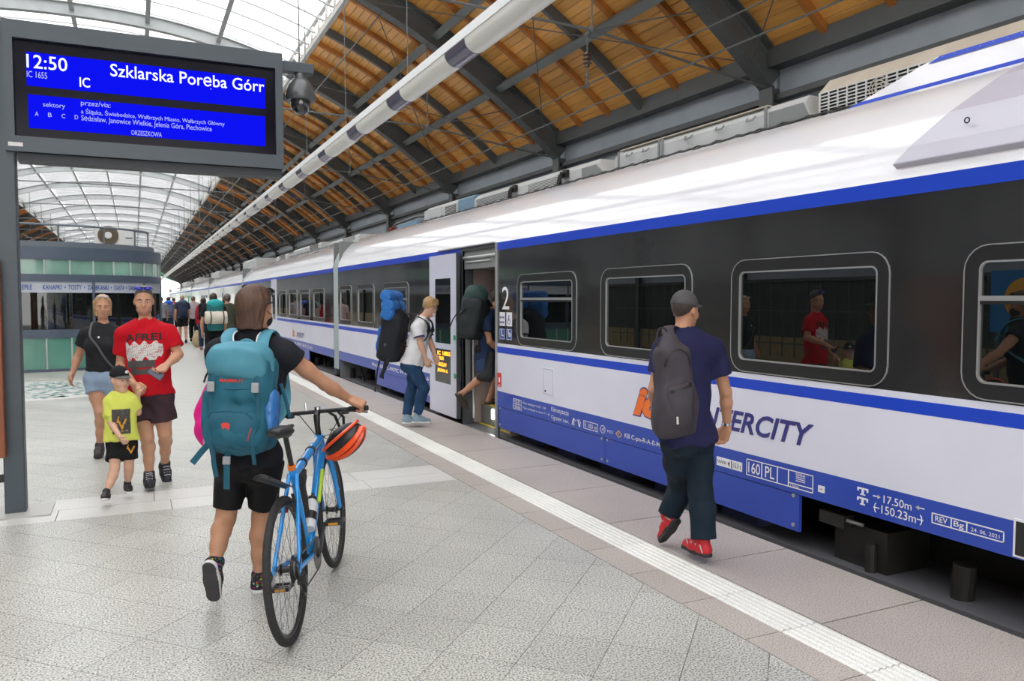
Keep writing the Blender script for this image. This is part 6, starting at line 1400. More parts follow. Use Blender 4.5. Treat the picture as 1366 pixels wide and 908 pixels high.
tube('seat_tube', BB, bp(.275, 0, .79), .0185); tube('top_tube', bp(.29, 0, .745), bp(.952, 0, .825), .022, .026); tube('down_tube', BB, bp(.970, 0, .755), .024, .029); tube('head_tube', HB - up * .005, HT, .027)
for s_ in (-1, 1):
    tube('chain_stay', BB + r_ * s_ * .030, ra_ + r_ * s_ * .062, .0135, .011); tube('seat_stay', SC + r_ * s_ * .018 - up * .01, ra_ + r_ * s_ * .062, .0115, .0105)
    b = MB(); b.tube([HB + r_ * s_ * .0, bp(.982, s_ * .038, .715), bp(1.02, s_ * .052, .58), fa + r_ * s_ * .052 + up * .005], [.020, .019, .017, .012], 10); b.build('fork_blade', M_bl, bike, smooth=True)
    b = MB(); b.obox(ra_ + r_ * s_ * .060, f_ * .020, up * .022, r_ * .004); b.build('dropout', M_bl, bike)
    b = MB(); b.cyl(fa + r_ * s_ * .05, fa + r_ * s_ * .075, .013, n=10); b.build('axle_nut', M_bk, bike)
tube('seat_clamp', bp(.277, 0, .782), bp(.268, 0, .806), .0195, m=mat('clamp_orange', (.80, .17, .01), .4)); tube('seat_post', bp(.272, 0, .80), bp(.212, 0, .965), .0135, m=M_bk)
b = MB(); b.box(-1, 1, -1, 1, -1, 1) if False else None
B = Blob(); ax = (r_, f_, up); sc = bp(.20, 0, 1.0); B.ell(sc - f_ * .075, ax, (.068, .062, .022), k=.02); B.cone(sc - f_ * .06, sc + f_ * .145 - up * .004, .036, .017, k=.04, flat=(up, .6)); B.cone(sc - f_ * .13 + up * .012, sc - f_ * .10 + up * .012, .03, k=.03, flat=(up, .5)); B.build('saddle', mat('saddle_black', (.018, .018, .02), .45), bike, .005, None, 2)
b = MB()
for s_ in (-1, 1): b.tube([sc + r_ * s_ * .03 - f_ * .09 - up * .02, sc + r_ * s_ * .022 - f_ * .03 - up * .038, sc + r_ * s_ * .018 + f_ * .06 - up * .038, sc + f_ * .12 - up * .016], .0035, 6)
b.build('saddle_rails', M_met, bike)
# bars and stem
BC = bp(.985, 0, .98); b = MB(); b.tube([HT, bp(.935, 0, .905), bp(.942, 0, .96), BC], [.017, .017, .019, .018], 10); b.build('stem', M_bk, bike, smooth=True)
hR_ = A.J['wrR'] + nrm(hR['dirn']) * .088 - up * .033
b = MB(); b.tube([BC - r_ * .27 - f_ * .03, BC - r_ * .15, BC, BC + r_ * .15, BC + r_ * .27 - f_ * .03], .0125, 10); b.build('handlebar', M_bk, bike, smooth=True)
for s_ in (-1, 1):
    b = MB(); a = BC + r_ * s_ * .19 - f_ * .010; c = BC + r_ * s_ * .305 - f_ * .036; b.cyl(a, c, .0165, n=12); g = b.build('grip', mat('grip_black', (.02, .02, .02), .8, bump=.5, bscale=90), bike, smooth=True)
    b = MB(); b.tube([BC + r_ * s_ * .18, BC + r_ * s_ * .20 + f_ * .045 - up * .02, BC + r_ * s_ * .29 + f_ * .04 - up * .035], .006, 7); b.build('brake_lever', M_met, bike, smooth=True)
    b = MB(); b.obox(BC + r_ * s_ * .165 - up * .012, r_ * .022, f_ * .02, up * .016); bevel(b.build('shifter', M_bk, bike), .006)
    b = MB(); b.tube([BC + r_ * s_ * .17 + f_ * .02, BC + r_ * s_ * .13 + f_ * .09 - up * .03, BC + r_ * s_ * .04 + f_ * .08 - up * .16, HB + r_ * s_ * .03 + up * .02], .003, 6); b.build('cable', M_black, bike)
b = MB(); b.tube([BC + r_ * .05 + f_ * .01, BC + r_ * .08 + f_ * .10 - up * .05, BC + r_ * .11 + f_ * .12 - up * .17], .009, 8); b.tube([BC + r_ * .11 + f_ * .01, BC + r_ * .13 + f_ * .10 - up * .06, BC + r_ * .12 + f_ * .12 - up * .17], .009, 8); b.obox(BC + r_ * .115 + f_ * .12 - up * .17, r_ * .03, f_ * .015, up * .008); b.build('bar_carrier', M_bk, bike, smooth=True)
b = MB(); b.cyl(BC + up * .012, BC + up * .028, .02, n=12); b.cyl(BC + r_ * -.07 + up * .01, BC + r_ * -.07 + up * .06, .006, n=8); b.build('bell', M_chrome, bike)
# drivetrain
b = MB(); b.lathe(BB + r_ * .045, r_, [(.03, -.004), (.082, -.002), (.086, 0), (.082, .002), (.03, .004)], 36); b.build('chainring', M_met, bike)
b = MB(); b.lathe(BB, r_, [(0, -.06), (.02, -.06), (.02, .06), (0, .06)], 14); b.build('bottom_bracket', M_bk, bike, smooth=True)
ang = R(-128)
for s_, a_ in ((1, ang + pi), (-1, ang)):
    e = BB + r_ * s_ * .075 + (f_ * cos(a_) + up * sin(a_)) * .17; b = MB(); b.beam(BB + r_ * s_ * .06, e, .024, .014, up=r_); cr = b.build('crank', M_bk, bike); bevel(cr, .004)
    pd = e + r_ * s_ * .055; b = MB()
    for q in (-1, 1): b.obox(pd + f_ * q * .04, f_ * .007, r_ * .045, up * .010); b.obox(pd + r_ * q * .042, f_ * .045, r_ * .006, up * .010)
    b.obox(pd, f_ * .008, r_ * .05, up * .007); pe = b.build('pedal', M_bk, bike)
    for q in (-1, 1): b = MB(); b.obox(pd + f_ * q * .048, f_ * .003, r_ * .026, up * .006); b.build('pedal_reflector', mat('amber_reflector', (.55, .25, .02), .2), pe)
def chain_run():
    P = []; c0_, r0 = BB + r_ * .045, .084; c1_, r1 = ra_ + r_ * .045, .040
    for t in np.linspace(-pi / 2, pi / 2, 14): P.append(c0_ + (f_ * cos(t) + up * sin(t)) * r0)
    for t in np.linspace(pi / 2, pi * 1.35, 10): P.append(c1_ + (f_ * cos(t) + up * sin(t)) * r1)
    P += [ra_ + r_ * .05 + f_ * .02 - up * .07, ra_ + r_ * .05 + f_ * .045 - up * .13, ra_ + r_ * .05 + f_ * .075 - up * .15, ra_ + r_ * .05 + f_ * .10 - up * .14]; return P
b = MB(); b.tube(chain_run(), .0045, 5, closed=True); b.build('chain', M_met, bike)
b = MB(); d0 = ra_ + r_ * .062 + f_ * .02 - up * .06; d1 = ra_ + r_ * .055 + f_ * .06 - up * .135
b.obox(d0, f_ * .022, up * .02, r_ * .018); b.beam(d0, d1, .014, .03, up=r_); b.cyl(d0 - r_ * .01, d0 + r_ * .022, .020, n=12)
for c in (d0 + f_ * .01 - up * .01, d1): b.cyl(c - r_ * .008, c + r_ * .008, .024, n=14)
b.build('rear_derailleur', M_bk, bike)
b = MB(); b.tube([d0 - f_ * .02, ra_ - f_ * .06 + r_ * .07, bp(.05, .07, .43), bp(.15, .03, .55)], .003, 5); b.build('cable', M_black, bike)
for c, s_ in ((bp(.10, 0, .655), 1), (bp(1.0, 0, .70), 1)):
    for q in (-1, 1): b = MB(); b.tube([c + r_ * q * .035 + up * .04, c + r_ * q * .045, c + r_ * q * .034 - up * .05], .008, 7); b.obox(c + r_ * q * .026 - up * .01, f_ * .03, r_ * .006, up * .007); b.build('brake_arm', M_bk, bike, smooth=True)
# clip-on rear mudguard
V = []; n = 14
for i in range(n):
    t = i / (n - 1); c = bp(.215 - .47 * t, 0, .705 + .165 * t); w = .024 + .016 * t
    for k in range(7): a = -1.15 + 2.3 * k / 6; V.append(c + r_ * w * sin(a) + up * (w * .8 * (cos(a) - 1)))
b = MB(); b.add(V, [(i * 7 + k, i * 7 + k + 1, (i + 1) * 7 + k + 1, (i + 1) * 7 + k) for i in range(n - 1) for k in range(6)]); mg = b.build('mudguard', M_bk, bike, smooth=True, recalc=False); md = mg.modifiers.new('thick', 'SOLIDIFY'); md.thickness = .004
# bottle, pump, frame bag, bands
def on_tube(a, c, t, off): d = nrm(c - a); n_ = nrm(np.cross(r_, d)); return lerp(a, c, t) + n_ * off
d = nrm(bp(.97, 0, .755) - BB); nn_ = nrm(np.cross(r_, d)); nn_ = nn_ if nn_[2] > 0 else -nn_; q0 = lerp(BB, bp(.97, 0, .755), .16) + nn_ * .062
b = MB(); b.lathe(q0, d, [(0, 0), (.034, 0), (.036, .01), (.036, .12), (.032, .13), (.036, .14), (.034, .165), (.022, .185), (0, .185)], 18); bo = b.build('bottle', mat('bottle_clear', (.62, .64, .66), .3), bike, smooth=True)
b = MB(); b.lathe(q0 + d * .185, d, [(0, 0), (.024, 0), (.024, .018), (.009, .022), (.009, .045), (0, .045)], 14); b.build('bottle_cap', M_bk, bo, smooth=True)
b = MB(); b.lathe(q0 + d * .05, d, [(.0365, 0), (.0375, .0), (.0375, .05), (.0365, .05)], 18); b.build('bottle_print', M_bk, bo)
b = MB(); pq = lerp(BB, bp(.97, 0, .755), .42) + nn_ * .045 + r_ * .035; b.cyl(pq, pq + d * .22, .011, n=10); b.build('pump', mat('pump_lime', (.42, .62, .03), .4), bike, smooth=True)
B = Blob(); b0 = bp(.40, .0, .70); B.cone(b0, bp(.46, 0, .50), .038, .026, k=.02, flat=(r_, .8)); B.cone(bp(.36, 0, .715), bp(.50, 0, .72), .028, .024, k=.03, flat=(r_, .9)); B.build('frame_bag', mat('bag_black', (.02, .02, .022), .7, bump=.3), bike, .006, (.004, 40, 7))
for t in (.30, .62): b = MB(); a, c = bp(.29, 0, .745), bp(.952, 0, .825); d2 = nrm(c - a); b.lathe(lerp(a, c, t), d2, [(.022, -.012), (.0285, -.012), (.0285, .012), (.022, .012)], 14); b.build('tube_band', M_bk, bike, smooth=True)
b = MB(); a, c = bp(.29, 0, .745), bp(.952, 0, .825); b.obox(lerp(a, c, .80) + up * .0262, nrm(c - a) * .045, r_ * .010, up * .0008); b.build('tube_sticker', M_pw, bike)
b = MB(); b.obox(bp(.20, -.035, .60), f_ * .012, r_ * .012, up * .02); b.build('rear_lamp', mat('lamp_red', (.6, .02, .02), .3), bike)
# ------------------------------------------------------------------ helmet hung from the bar
hc = at_depth(459, 587, 4.62); hx = nrm(at_depth(484, 568, 4.60) - at_depth(440, 606, 4.64)); hv = nrm(np.array((0, 0, EYE)) - hc); hn = nrm(np.cross(hx, hv)); hv = np.cross(hn, hx); ax = (hx, hn, hv)
M_hor = mat('helmet_orange', (.80, .075, .012), .3, coat=.5); M_hbk = mat('helmet_black', (.012, .012, .013), .35)
hel = empty('bicycle_helmet', hc, 'orange and black cycling helmet hanging from the handlebar', 'helmet')
B = Blob(); B.ell(hc, ax, (.135, .080, .082), k=.01, cuts=[(hc + hn * .055, hn)]); B.ell(hc + hn * .03, ax, (.112, .075, .066), k=.01, op='s'); 
B.build('inner_shell', M_hbk, hel, .005)
lowdir = -hn if hn[2] > 0 else hn
for k, (v0, wid) in enumerate(((-1.15, .017), (-.62, .014), (-.12, .014), (.38, .014), (.9, .015))):
    P = []
    for t in np.linspace(.18, pi - .18, 16): P.append(hc + hx * cos(t) * .140 + (lowdir * cos(v0 * .95) * .086 + hv * sin(-v0 * .95) * .088) * sin(t))
    b = MB(); b.tube(P, wid, 8, flat=.55); b.build('shell_rib', M_hor if k in (0, 1, 3, 4) else M_hbk, hel, smooth=True)
b = MB(); b.tube([hc + hx * cos(t) * .135 + hv * sin(t) * .086 - lowdir * .035 for t in np.linspace(0, 2 * pi, 32)][:-1], .009, 8, closed=True); b.build('rim_band', M_hor, hel, smooth=True)
strap('chin_strap', blackm, [hc - hx * .05 - lowdir * .03, hc - hx * .09 - lowdir * .08 + up * .02, BC + r_ * .115 + f_ * .11 - up * .16], .014, .003, hel); strap('chin_strap', blackm, [hc + hx * .02 - lowdir * .03 + hv * -.03, hc - hx * .02 - lowdir * .10, BC + r_ * .12 + f_ * .10 - up * .13], .014, .003, hel)
up = up0

# ------------------------------------------------------------------ the departure board
SY = 7.16
dep = empty('departure_board', (-.87, SY, 0), 'slate grey departure board with blue screen on a post', 'display')
b = MB(); b.box(-.935, -.795, SY - .07, SY + .07, 0, 3.73); bevel(b.build('post', M_signblue, dep), .008)
b = MB(); b.box(-1.12, -.62, SY - .22, SY + .22, 0, .012); b.build('base_plate', mat('base_stone', (.42, .42, .40), .5), dep)
yf = 7.04; fr = MB()
for x0, x1, z0, z1 in ((-.85, 1.175, 3.60, 3.73), (-.85, 1.175, 2.76, 2.875), (-.85, -.785, 2.875, 3.60), (1.115, 1.175, 2.875, 3.60)): fr.box(x0, x1, yf, SY + .12, z0, z1)
fr.build('frame', M_signblue, dep)
b = MB(); b.box(-.78, 1.165, yf + .05, SY + .10, 2.695, 2.757); b.build('lower_rail', mat('signpost_slate_dark', (.02, .027, .034), .5), dep)
b = MB(); b.box(-.85, 1.175, SY + .08, SY + .125, 2.76, 3.73); b.build('back_panel', M_signblue, dep)
b = MB(); b.box(-.785, 1.115, yf + .045, yf + .055, 2.875, 3.60); scr = b.build('screen_glass', mat('screen_black', (.004, .003, .010), .12, spec=.12), dep)
ys = yf + .043
M_sb = mat('screen_blue', (.0, .0, .01), .9, spec=0., emit=.55, emitcol=(.004, .006, .85))
b = MB(); b.box(-.703, 1.036, ys, ys + .003, 3.262, 3.514); b.build('upper_field', M_sb, dep); b = MB(); b.box(-.697, 1.033, ys, ys + .003, 2.947, 3.198); b.build('lower_field', M_sb, dep)
M_st = mat('screen_lettering', (.0, .0, .0), .3, emit=.7, spec=0., emitcol=(.85, .88, 1)); M_st2 = mat('screen_lettering_dim', (.0, .0, .0), .3, emit=.45, spec=0., emitcol=(.62, .66, 1))
def stext(t, x0, x1, z0, z1, m=M_st, bold=.0, o_y=ys - .002, space=1.):
    b = MB(); put_text(b, t, (0, o_y, 0), (1, 0, 0), (0, 0, 1), x1 - x0, z1 - z0, x=x0, y=z0, bold=bold, space=space); b.build('screen_lettering', m, dep)
stext('12:50', -.70, -.43, 3.395, 3.497, bold=.006); stext('IC 1655', -.70, -.567, 3.325, 3.372, M_st2); stext('IC', -.35, -.278, 3.29, 3.365, bold=.01); stext('Szklarska Poręba Górr', -.135, 1.03, 3.37, 3.495, bold=.006)
stext('sektory', -.60, -.452, 3.105, 3.150, M_st2)
for ch, x in (('A', -.655), ('B', -.568), ('C', -.478), ('D', -.39)): stext(ch, x, x + .024, 3.040, 3.072, M_st2)
stext('przez/via:', -.345, -.14, 3.140, 3.190, M_st2); stext('a Śląska, Świebodzice, Wałbrzych Miasto, Wałbrzych Główny', -.345, .706, 3.078, 3.132, M_st2); stext('Sędzisław, Janowice Wielkie, Jelenia Góra, Piechowice', -.345, .605, 3.022, 3.075, M_st2); stext('ORZESZKOWA', .003, .225, 2.955, 2.992, M_st2)
b = MB(); b.box(-.83, -.735, yf - .002, yf, 2.795, 2.825); b.build('maker_plate', M_pw, dep)
b = MB(); b.box(-1.95, -.905, SY - .18, SY - .10, .46, 1.95); bevel(b.build('brown_side_panel', mat('brown_panel', (.22, .062, .022), .45, var=.25, vscale=3, stretch=(6, 6, .6)), dep), .006)
b = MB(); b.box(-1.95, -1.85, SY - .17, SY - .11, 0, .46); b.build('panel_leg', M_signblue, dep)
b = MB(); b.obox((-.955, SY - .03, .28), (.02, 0, 0), (0, .015, 0), (0, 0, .03)); b.build('post_lock', M_black, dep)
cctv = empty('dome_camera', (1.345, SY, 3.64), 'grey dome security camera on the arm of the departure board', 'camera')
b = MB(); b.box(1.177, 1.455, SY - .05, SY + .05, 3.61, 3.695); bevel(b.build('arm', M_signblue, cctv), .005)
b = MB(); b.lathe((1.345, SY, 3.61), (0, 0, -1), [(.0, 0), (.05, 0), (.055, .045), (.075, .06), (.11, .11), (.128, .17), (.130, .215), (.118, .235), (.0, .24)], 28); b.build('housing', mat('camera_housing', (.10, .105, .11), .3, metal=.3), cctv, smooth=True)
b = MB(); b.lathe((1.345, SY, 3.37), (0, 0, -1), [(.085, 0), (.085, .02), (.08, .05), (.062, .085), (.035, .108), (0, .115)], 24); b.build('dome', mat('dome_glass', (.03, .03, .035), .04, coat=1), cctv, smooth=True)

# ------------------------------------------------------------------ the round kiosk
KX, KY, KA, KB_ = -2.35, 23.0, 2.95, 2.2
def kell(t, da=0.): return np.array((KX + (KA + da) * cos(t), KY + (KB_ + da) * sin(t)))
kiosk = empty('station_kiosk', (KX, KY, 0), 'round food kiosk with green glass panels and lettered window band', 'kiosk')
M_kg = mat('kiosk_slate', (.070, .095, .135), .4, var=.06); M_kg2 = mat('kiosk_parapet', (.13, .155, .18), .45, var=.06)
M_green = mat('kiosk_green_glass', (.085, .26, .20), .12, var=.25, vscale=1.2, rnd=.12, coat=.5); M_green2 = mat('kiosk_pale_green_glass', (.16, .33, .26), .12, var=.25, vscale=1.2, rnd=.15, coat=.5)
TT = np.linspace(-pi, pi, 97)
def kband(z0, z1, da, m, nm, t0=-pi, t1=pi, n=96, thick=.04):
    ts = np.linspace(t0, t1, n + 1); b = MB(); V = []
    for t in ts:
        o_, i_ = kell(t, da), kell(t, da - thick); V += [(*o_, z0), (*o_, z1), (*i_, z1), (*i_, z0)]
    F = [(4 * i + k, 4 * i + (k + 1) % 4, 4 * i + 4 + (k + 1) % 4, 4 * i + 4 + k) for i in range(n) for k in range(4)]
    if t1 - t0 < 6: F += [(0, 1, 2, 3), (4 * n + 3, 4 * n + 2, 4 * n + 1, 4 * n)]
    b.add(V, F); return b.build(nm, m, kiosk, smooth=True)
kband(2.55, 2.84, .04, M_kg, 'roof_band', thick=.3); kband(2.80, 2.97, -.12, M_kg2, 'parapet', thick=.1); kband(2.05, 2.22, .04, M_kg, 'upper_band', thick=.2); kband(.77, .96, .04, M_kg, 'sill_band', thick=.2); kband(0, .06, .03, M_kg, 'plinth', thick=.2)
b = MB(); b.prism([(*kell(t, -.05), 2.6) for t in TT[:-1]], (0, 0, 0), (0, 0, .1)); b.build('roof', M_kg, kiosk)
NPN = 36
for k in range(NPN):
    t0, t1 = -pi + 2 * pi * k / NPN + .006, -pi + 2 * pi * (k + 1) / NPN - .006
    if sin((t0 + t1) / 2) > .45: 
        kband(.06, 2.55, -.02, M_kg, 'rear_panel', t0 - .006, t1 + .006, 3); continue
    kband(2.22, 2.55, .0, M_green2, 'glass_panel', t0, t1, 3, .02); kband(.06, .77, .0, M_green, 'glass_panel', t0, t1, 3, .02)
    tt = (t0 + t1) / 2 - pi / NPN; p_ = kell(tt, .012)
    for z0, z1 in ((.06, .77), (2.22, 2.55)): b = MB(); b.cyl((*p_, z0), (*p_, z1), .022, n=6); b.build('mullion', mat('mullion_pale', (.42, .50, .47), .4), kiosk)
    if k % 3 == 0: b = MB(); b.cyl((*p_, .96), (*p_, 2.05), .028, n=6); b.build('window_post', M_kg, kiosk)
for k in range(12):
    t0, t1 = -pi + 2 * pi * k / 12 + .01, -pi + 2 * pi * (k + 1) / 12 - .01
    if sin((t0 + t1) / 2) > .45: continue
    kband(.96, 1.80, -.01, glass('kiosk_glass', (.45, .50, .48), .25, (.03, .04, .04), ior=1.5, boost=.03) if 'kiosk_glass' not in MATS else MATS['kiosk_glass'], 'window_pane', t0, t1, 8, .012)
    kband(1.80, 2.05, .01, mat('kiosk_sign_white', (.46, .50, .56), .4), 'sign_strip', t0, t1, 8, .02)
def ktext(t, tc, w, z0, h):
    V, F = text_geo(t, 0, .015); lo, hi = V.min(0), V.max(0); V = (V - lo) / (hi - lo); out = []
    for x, y in V:
        q = kell(tc + (x - .5) * w, .018); out.append((q[0], q[1], z0 + y * h))
    b = MB(); b.add(out, F); b.build('sign_lettering', mat('sign_blue', (.03, .07, .32), .4), kiosk)
ktext('KANAPKI  •  TOSTY  •  ZAPIEKANKI  •  CIASTA  •  DANIA', -1.02, .78, 1.865, .115); ktext('CIEPŁE', -1.53, .10, 1.865, .115)
b = MB(); b.box(KX - 1.6, KX + 1.8, KY + .2, KY + 1.0, 0, 1.1); b.build('counter', mat('kiosk_inner', (.20, .16, .13), .6), kiosk)
for k in range(9): b = MB(); b.box(KX - 1.6 + .4 * k, KX - 1.3 + .4 * k, KY + .6, KY + .9, 1.1, 1.3 + .3 * random.random()); b.build('goods', mat('goods_%s' % ('red', 'cream', 'brown')[k % 3], ((.3, .1, .08), (.5, .45, .36), (.2, .12, .07))[k % 3], .6), kiosk)
rail = MB(); P = [(*kell(t, -.25), 3.36) for t in np.linspace(-pi + .2, -.05, 40)]; rail.tube(P, .03, 6); rail.build('roof_rail', M_kg2, kiosk)
for t in np.linspace(-pi + .3, -.1, 8): q = kell(t, -.25); b = MB(); b.cyl((*q, 2.85), (*q, 3.36), .02, n=6); b.build('rail_post', M_kg2, kiosk)
b = MB(); b.box(.52, .66, 20.9, 23.4, 0, 2.97); b.build('service_door_panel', M_kg2, kiosk) if False else None
acu = empty('air_conditioner_unit', (-.45, 22.6, 2.75), 'white air conditioning unit with round fan on the kiosk roof', 'air conditioner')
b = MB(); b.box(-.88, .02, 22.45, 22.8, 2.86, 3.46); bevel(b.build('casing', mat('ac_white', (.70, .69, .66), .5), acu), .02)
b = MB(); b.cyl((-.57, 22.455, 3.25), (-.57, 22.42, 3.25), .235, n=32); b.build('fan_opening', mat('fan_bronze', (.16, .12, .07), .5, metal=.3), acu)
for k in range(24): t = 2 * pi * k / 24; b = MB(); b.beam((-.57 + .09 * cos(t), 22.415, 3.25 + .09 * sin(t)), (-.57 + .23 * cos(t), 22.415, 3.25 + .23 * sin(t)), .012, .012, up=(0, 1, 0)); b.build('grille_spoke', mat('grille_dark', (.06, .045, .03), .5), acu)
b = MB(); b.cyl((-.57, 22.42, 3.25), (-.57, 22.40, 3.25), .085, n=20); b.build('fan_hub', mat('ac_white', (.7, .7, .66), .5), acu)
b = MB(); b.box(-.18, -.02, 22.445, 22.455, 3.18, 3.21); b.build('vent_slot', M_kg, acu)

# ------------------------------------------------------------------ passengers further along the platform
def walker(x, y, face, label, skinm, hairmat, shirt, sleeve, bottoms, frac, shoes, height=1.74, female=False, stride=.14, hairlen=0., ph=1, armf=(.05, .1), girth=1., long=False):
    k = height / 1.74; f = nrm((*face, 0)); r = np.cross(f, (0, 0, 1)); o = np.array((x, y, 0)); q = lambda a, b_, c: o + (r * a + f * b_ + np.array((0, 0, c))) * k
    w = .165 if female else .185
    J = dict(head=q(0, .03, 1.62), neck=q(0, 0, 1.46), shL=q(-w, 0, 1.41), shR=q(w, 0, 1.41), elL=q(-w - .05, armf[0] - .05, 1.13), elR=q(w + .05, armf[1] - .05, 1.13), wrL=q(-w - .04, armf[0] + .06, .89), wrR=q(w + .04, armf[1] + .06, .89),
             hipL=q(-.085, 0, .90), hipR=q(.085, 0, .90), knL=q(-.09, ph * stride * .5 + .03, .49), knR=q(.09, -ph * stride * .5 + .05, .49))
    foot(J, 'L', q(-.09, ph * stride, .085), f, k); foot(J, 'R', q(.09, -ph * stride, .085), f, k)
    P = Person('person', label, J, skinm, f, vox=.014, scale=k, female=female, features=False, group='passengers further along the platform', girth=girth)
    P.tee(shirt, e=.022, sleeve=sleeve, hem=0., noise=None, loose=.012)
    if long:
        B = Blob()
        for d in 'LR': B.chain([J['sh' + d], J['el' + d], J['wr' + d]], [.066 * k, .055 * k, .045 * k], k=.02)
        B.build('sleeve', shirt, P.o, .014)
    P.legs(bottoms, top=.03, frac=frac, e=.018, noise=None, rk=.078, ra=.07, flare=.012 if frac < 1 else 0)
    P.hair(hairmat, low=.0, e=.012, length=hairlen, front=.05, noise=None)
    for d in 'LR': P.shoe(d, shoes, shoes, vox=.014)
    return P
def small_pack(P, label, m1, m2, w=.16, h=.27, back=.22, roll=None, t=.62, name='backpack'):
    c = pack_frame(P, t, back); ax = (P.rS, -P.fS, P.sp); bb = lambda a, k, u: c + ax[0] * a + ax[1] * k + ax[2] * u
    g = empty(name, bb(0, 0, -h - .05), label, 'backpack', 'backpacks further along the platform')
    B = Blob(); B.box(bb(0, 0, 0), ax, (w - .06, .04, h - .06), .06, k=.04); B.ell(bb(0, .05, -h * .35), ax, (w * .95, .11, h * .55), k=.04); B.build('main_body', m1, g, .012, (.008, 22, 5), 1)
    B = Blob(); B.ell(bb(0, .01, h * .92), ax, (w * 1.02, .12, .10), k=.04); B.build('lid', m2, g, .012, None, 1)
    for s_ in (-1, 1): strap('shoulder_strap', m2, [bb(s_ * .07, -.06, h * .8), lerp(P.J['neck'], P.J['sh' + ('R' if s_ > 0 else 'L')], .55) + P.sp * .09, lerp(P.J['neck'], P.J['sh' + ('R' if s_ > 0 else 'L')], .6) + P.fS * .13 - P.sp * .08], .05, .014, g, up=P.sp)
    if roll is not None:
        B = Blob(); B.cone(bb(-.19, .13, -.02), bb(.19, .13, -.02), .135, .135, k=.02, cuts=[(bb(-.22, 0, 0), -ax[0]), (bb(.22, 0, 0), ax[0])]); B.build('bedroll', roll, g, .012, (.008, 30, 6), 1)
        for s_ in (-.12, .14): b = MB(); b.tube([bb(s_, .13 + .14 * cos(a), -.02 + .14 * sin(a)) for a in np.linspace(0, 2 * pi, 20)], .012, 6); b.build('roll_strap', blackm, g)
    return g
blk = cloth('black_cloth', (.012, .012, .014)); jn = cloth('navy_jeans', (.025, .045, .10)); hd = hairm('dark_brown_hair', (.045, .028, .02)); hbd = hairm('light_blond_hair', (.42, .30, .17)); hg = hairm('greying_hair', (.12, .10, .085))
olive = cloth('olive_tee', (.055, .065, .045)); grey_s = cloth('grey_shirt', (.22, .23, .24)); redj = cloth('red_jacket', (.42, .02, .05)); navy2 = cloth('navy_cloth', (.03, .04, .075)); tan_ = cloth('sand_canvas', (.48, .38, .22)); teal2 = cloth('teal_lid', (.03, .33, .34)); cream = cloth('cream_canvas', (.60, .56, .47)); pinkc = cloth('pale_pink_cloth', (.55, .40, .40)); blue2 = cloth('bright_blue_nylon', (.03, .12, .55)); bgry = cloth('blue_grey_nylon', (.12, .14, .24))
w6 = walker(1.55, 18.5, (-.05, 1), 'dark-haired passenger in black trousers carrying the teal pack with bedroll', SK, hd, blk, .6, blk, 1.9, blk, 1.78, ph=1)
small_pack(w6, 'teal topped backpack with a cream and sand bedroll strapped on', cloth('teal_body', (.03, .16, .17)), teal2, .17, .30, roll=cream)
w8 = walker(2.02, 20.4, (.05, 1), 'grey-haired man in olive t-shirt beyond the woman with the bicycle', SK_T, hg, olive, .6, jn, 1.9, blk, 1.78, girth=1.08)
w5 = walker(2.0, 27.6, (.1, 1), 'woman in red jacket and jeans with a black bag on her back', SK, hd, redj, .9, jn, 1.9, mat('shoe_rose', (.4, .15, .15), .7), 1.70, True, hairlen=.10, long=True)
small_pack(w5, 'black rucksack on the woman in the red jacket', blk, blk, .15, .24)
w3 = walker(1.62, 32.6, (-.02, 1), 'fair-haired man in black shorts with a navy rucksack', SK, hbd, navy2, .6, blk, .72, blk, 1.80)
small_pack(w3, 'navy rucksack on the fair-haired man in shorts', navy2, cloth('slate_lid', (.07, .10, .16)), .16, .27)
w4 = walker(2.05, 33.4, (.05, 1), 'passenger in grey top and black trousers beside the fair-haired man', SK, hg, cloth('rose_grey', (.40, .36, .38)), .6, blk, 1.9, blk, 1.76)
w2 = walker(1.25, 36.0, (0, 1), 'passenger with a bright blue rucksack farther up the platform', SK, hd, grey_s, .6, jn, 1.9, blk, 1.74)
small_pack(w2, 'bright blue and grey rucksack farther up the platform', bgry, blue2, .17, .28)
w1 = walker(.95, 35.0, (0, 1), 'dark-haired passenger in grey beside the kiosk corner', SK_T, hd, grey_s, .6, blk, 1.9, blk, 1.74)
w7 = walker(2.35, 24.2, (-.3, .95), 'passenger in a pale pink top between the others', SK, hd, pinkc, .6, jn, 1.9, blk, 1.72, True, hairlen=.06)
w9 = walker(2.6, 42, (0, 1), 'small distant figure in white near the train doors', SK, hd, cloth('white_cloth', (.6, .6, .6)), .6, jn, 1.9, blk, 1.75)
w10 = walker(1.9, 47, (0, 1), 'small distant figure in red near the far cars', SK, hd, redj, .6, blk, 1.9, blk, 1.72)
# white tote on the olive shirt man, sand coloured sack on the ground
c = w8.J['shR'] + w8.rS * .06; tote = empty('tote_bag', c - up * .75, 'white cloth bag hung from the shoulder of the man in olive', 'bag')
B = Blob(); B.box(c - up * .45 + w8.rS * .03, (w8.fS, w8.rS, up), (.12, .025, .16), .03); B.build('bag_body', cream, tote, .012, (.010, 24, 3)); strap('bag_strap', cream, [c - up * .28 + w8.fS * .1, c + up * .03, c - up * .28 - w8.fS * .1], .04, .01, tote)
b = Blob(); s0 = np.array((1.90, 29.3, 0)); sack = empty('canvas_sack', s0, 'sand coloured sack standing on the platform beside the woman in red', 'bag'); b.ell(s0 + up * .24, np.eye(3), (.16, .13, .26), k=.03, cuts=[(s0, -up)]); b.cone(s0 + up * .42, s0 + up * .50, .07, .09, k=.04); b.build('sack_body', tan_, sack, .012, (.012, 22, 4)); b = MB(); b.tube([s0 + up * .45 + np.array((.075 * cos(a), .075 * sin(a), 0)) for a in np.linspace(0, 2 * pi, 14)], .01, 5); b.build('sack_cord', blk, sack)

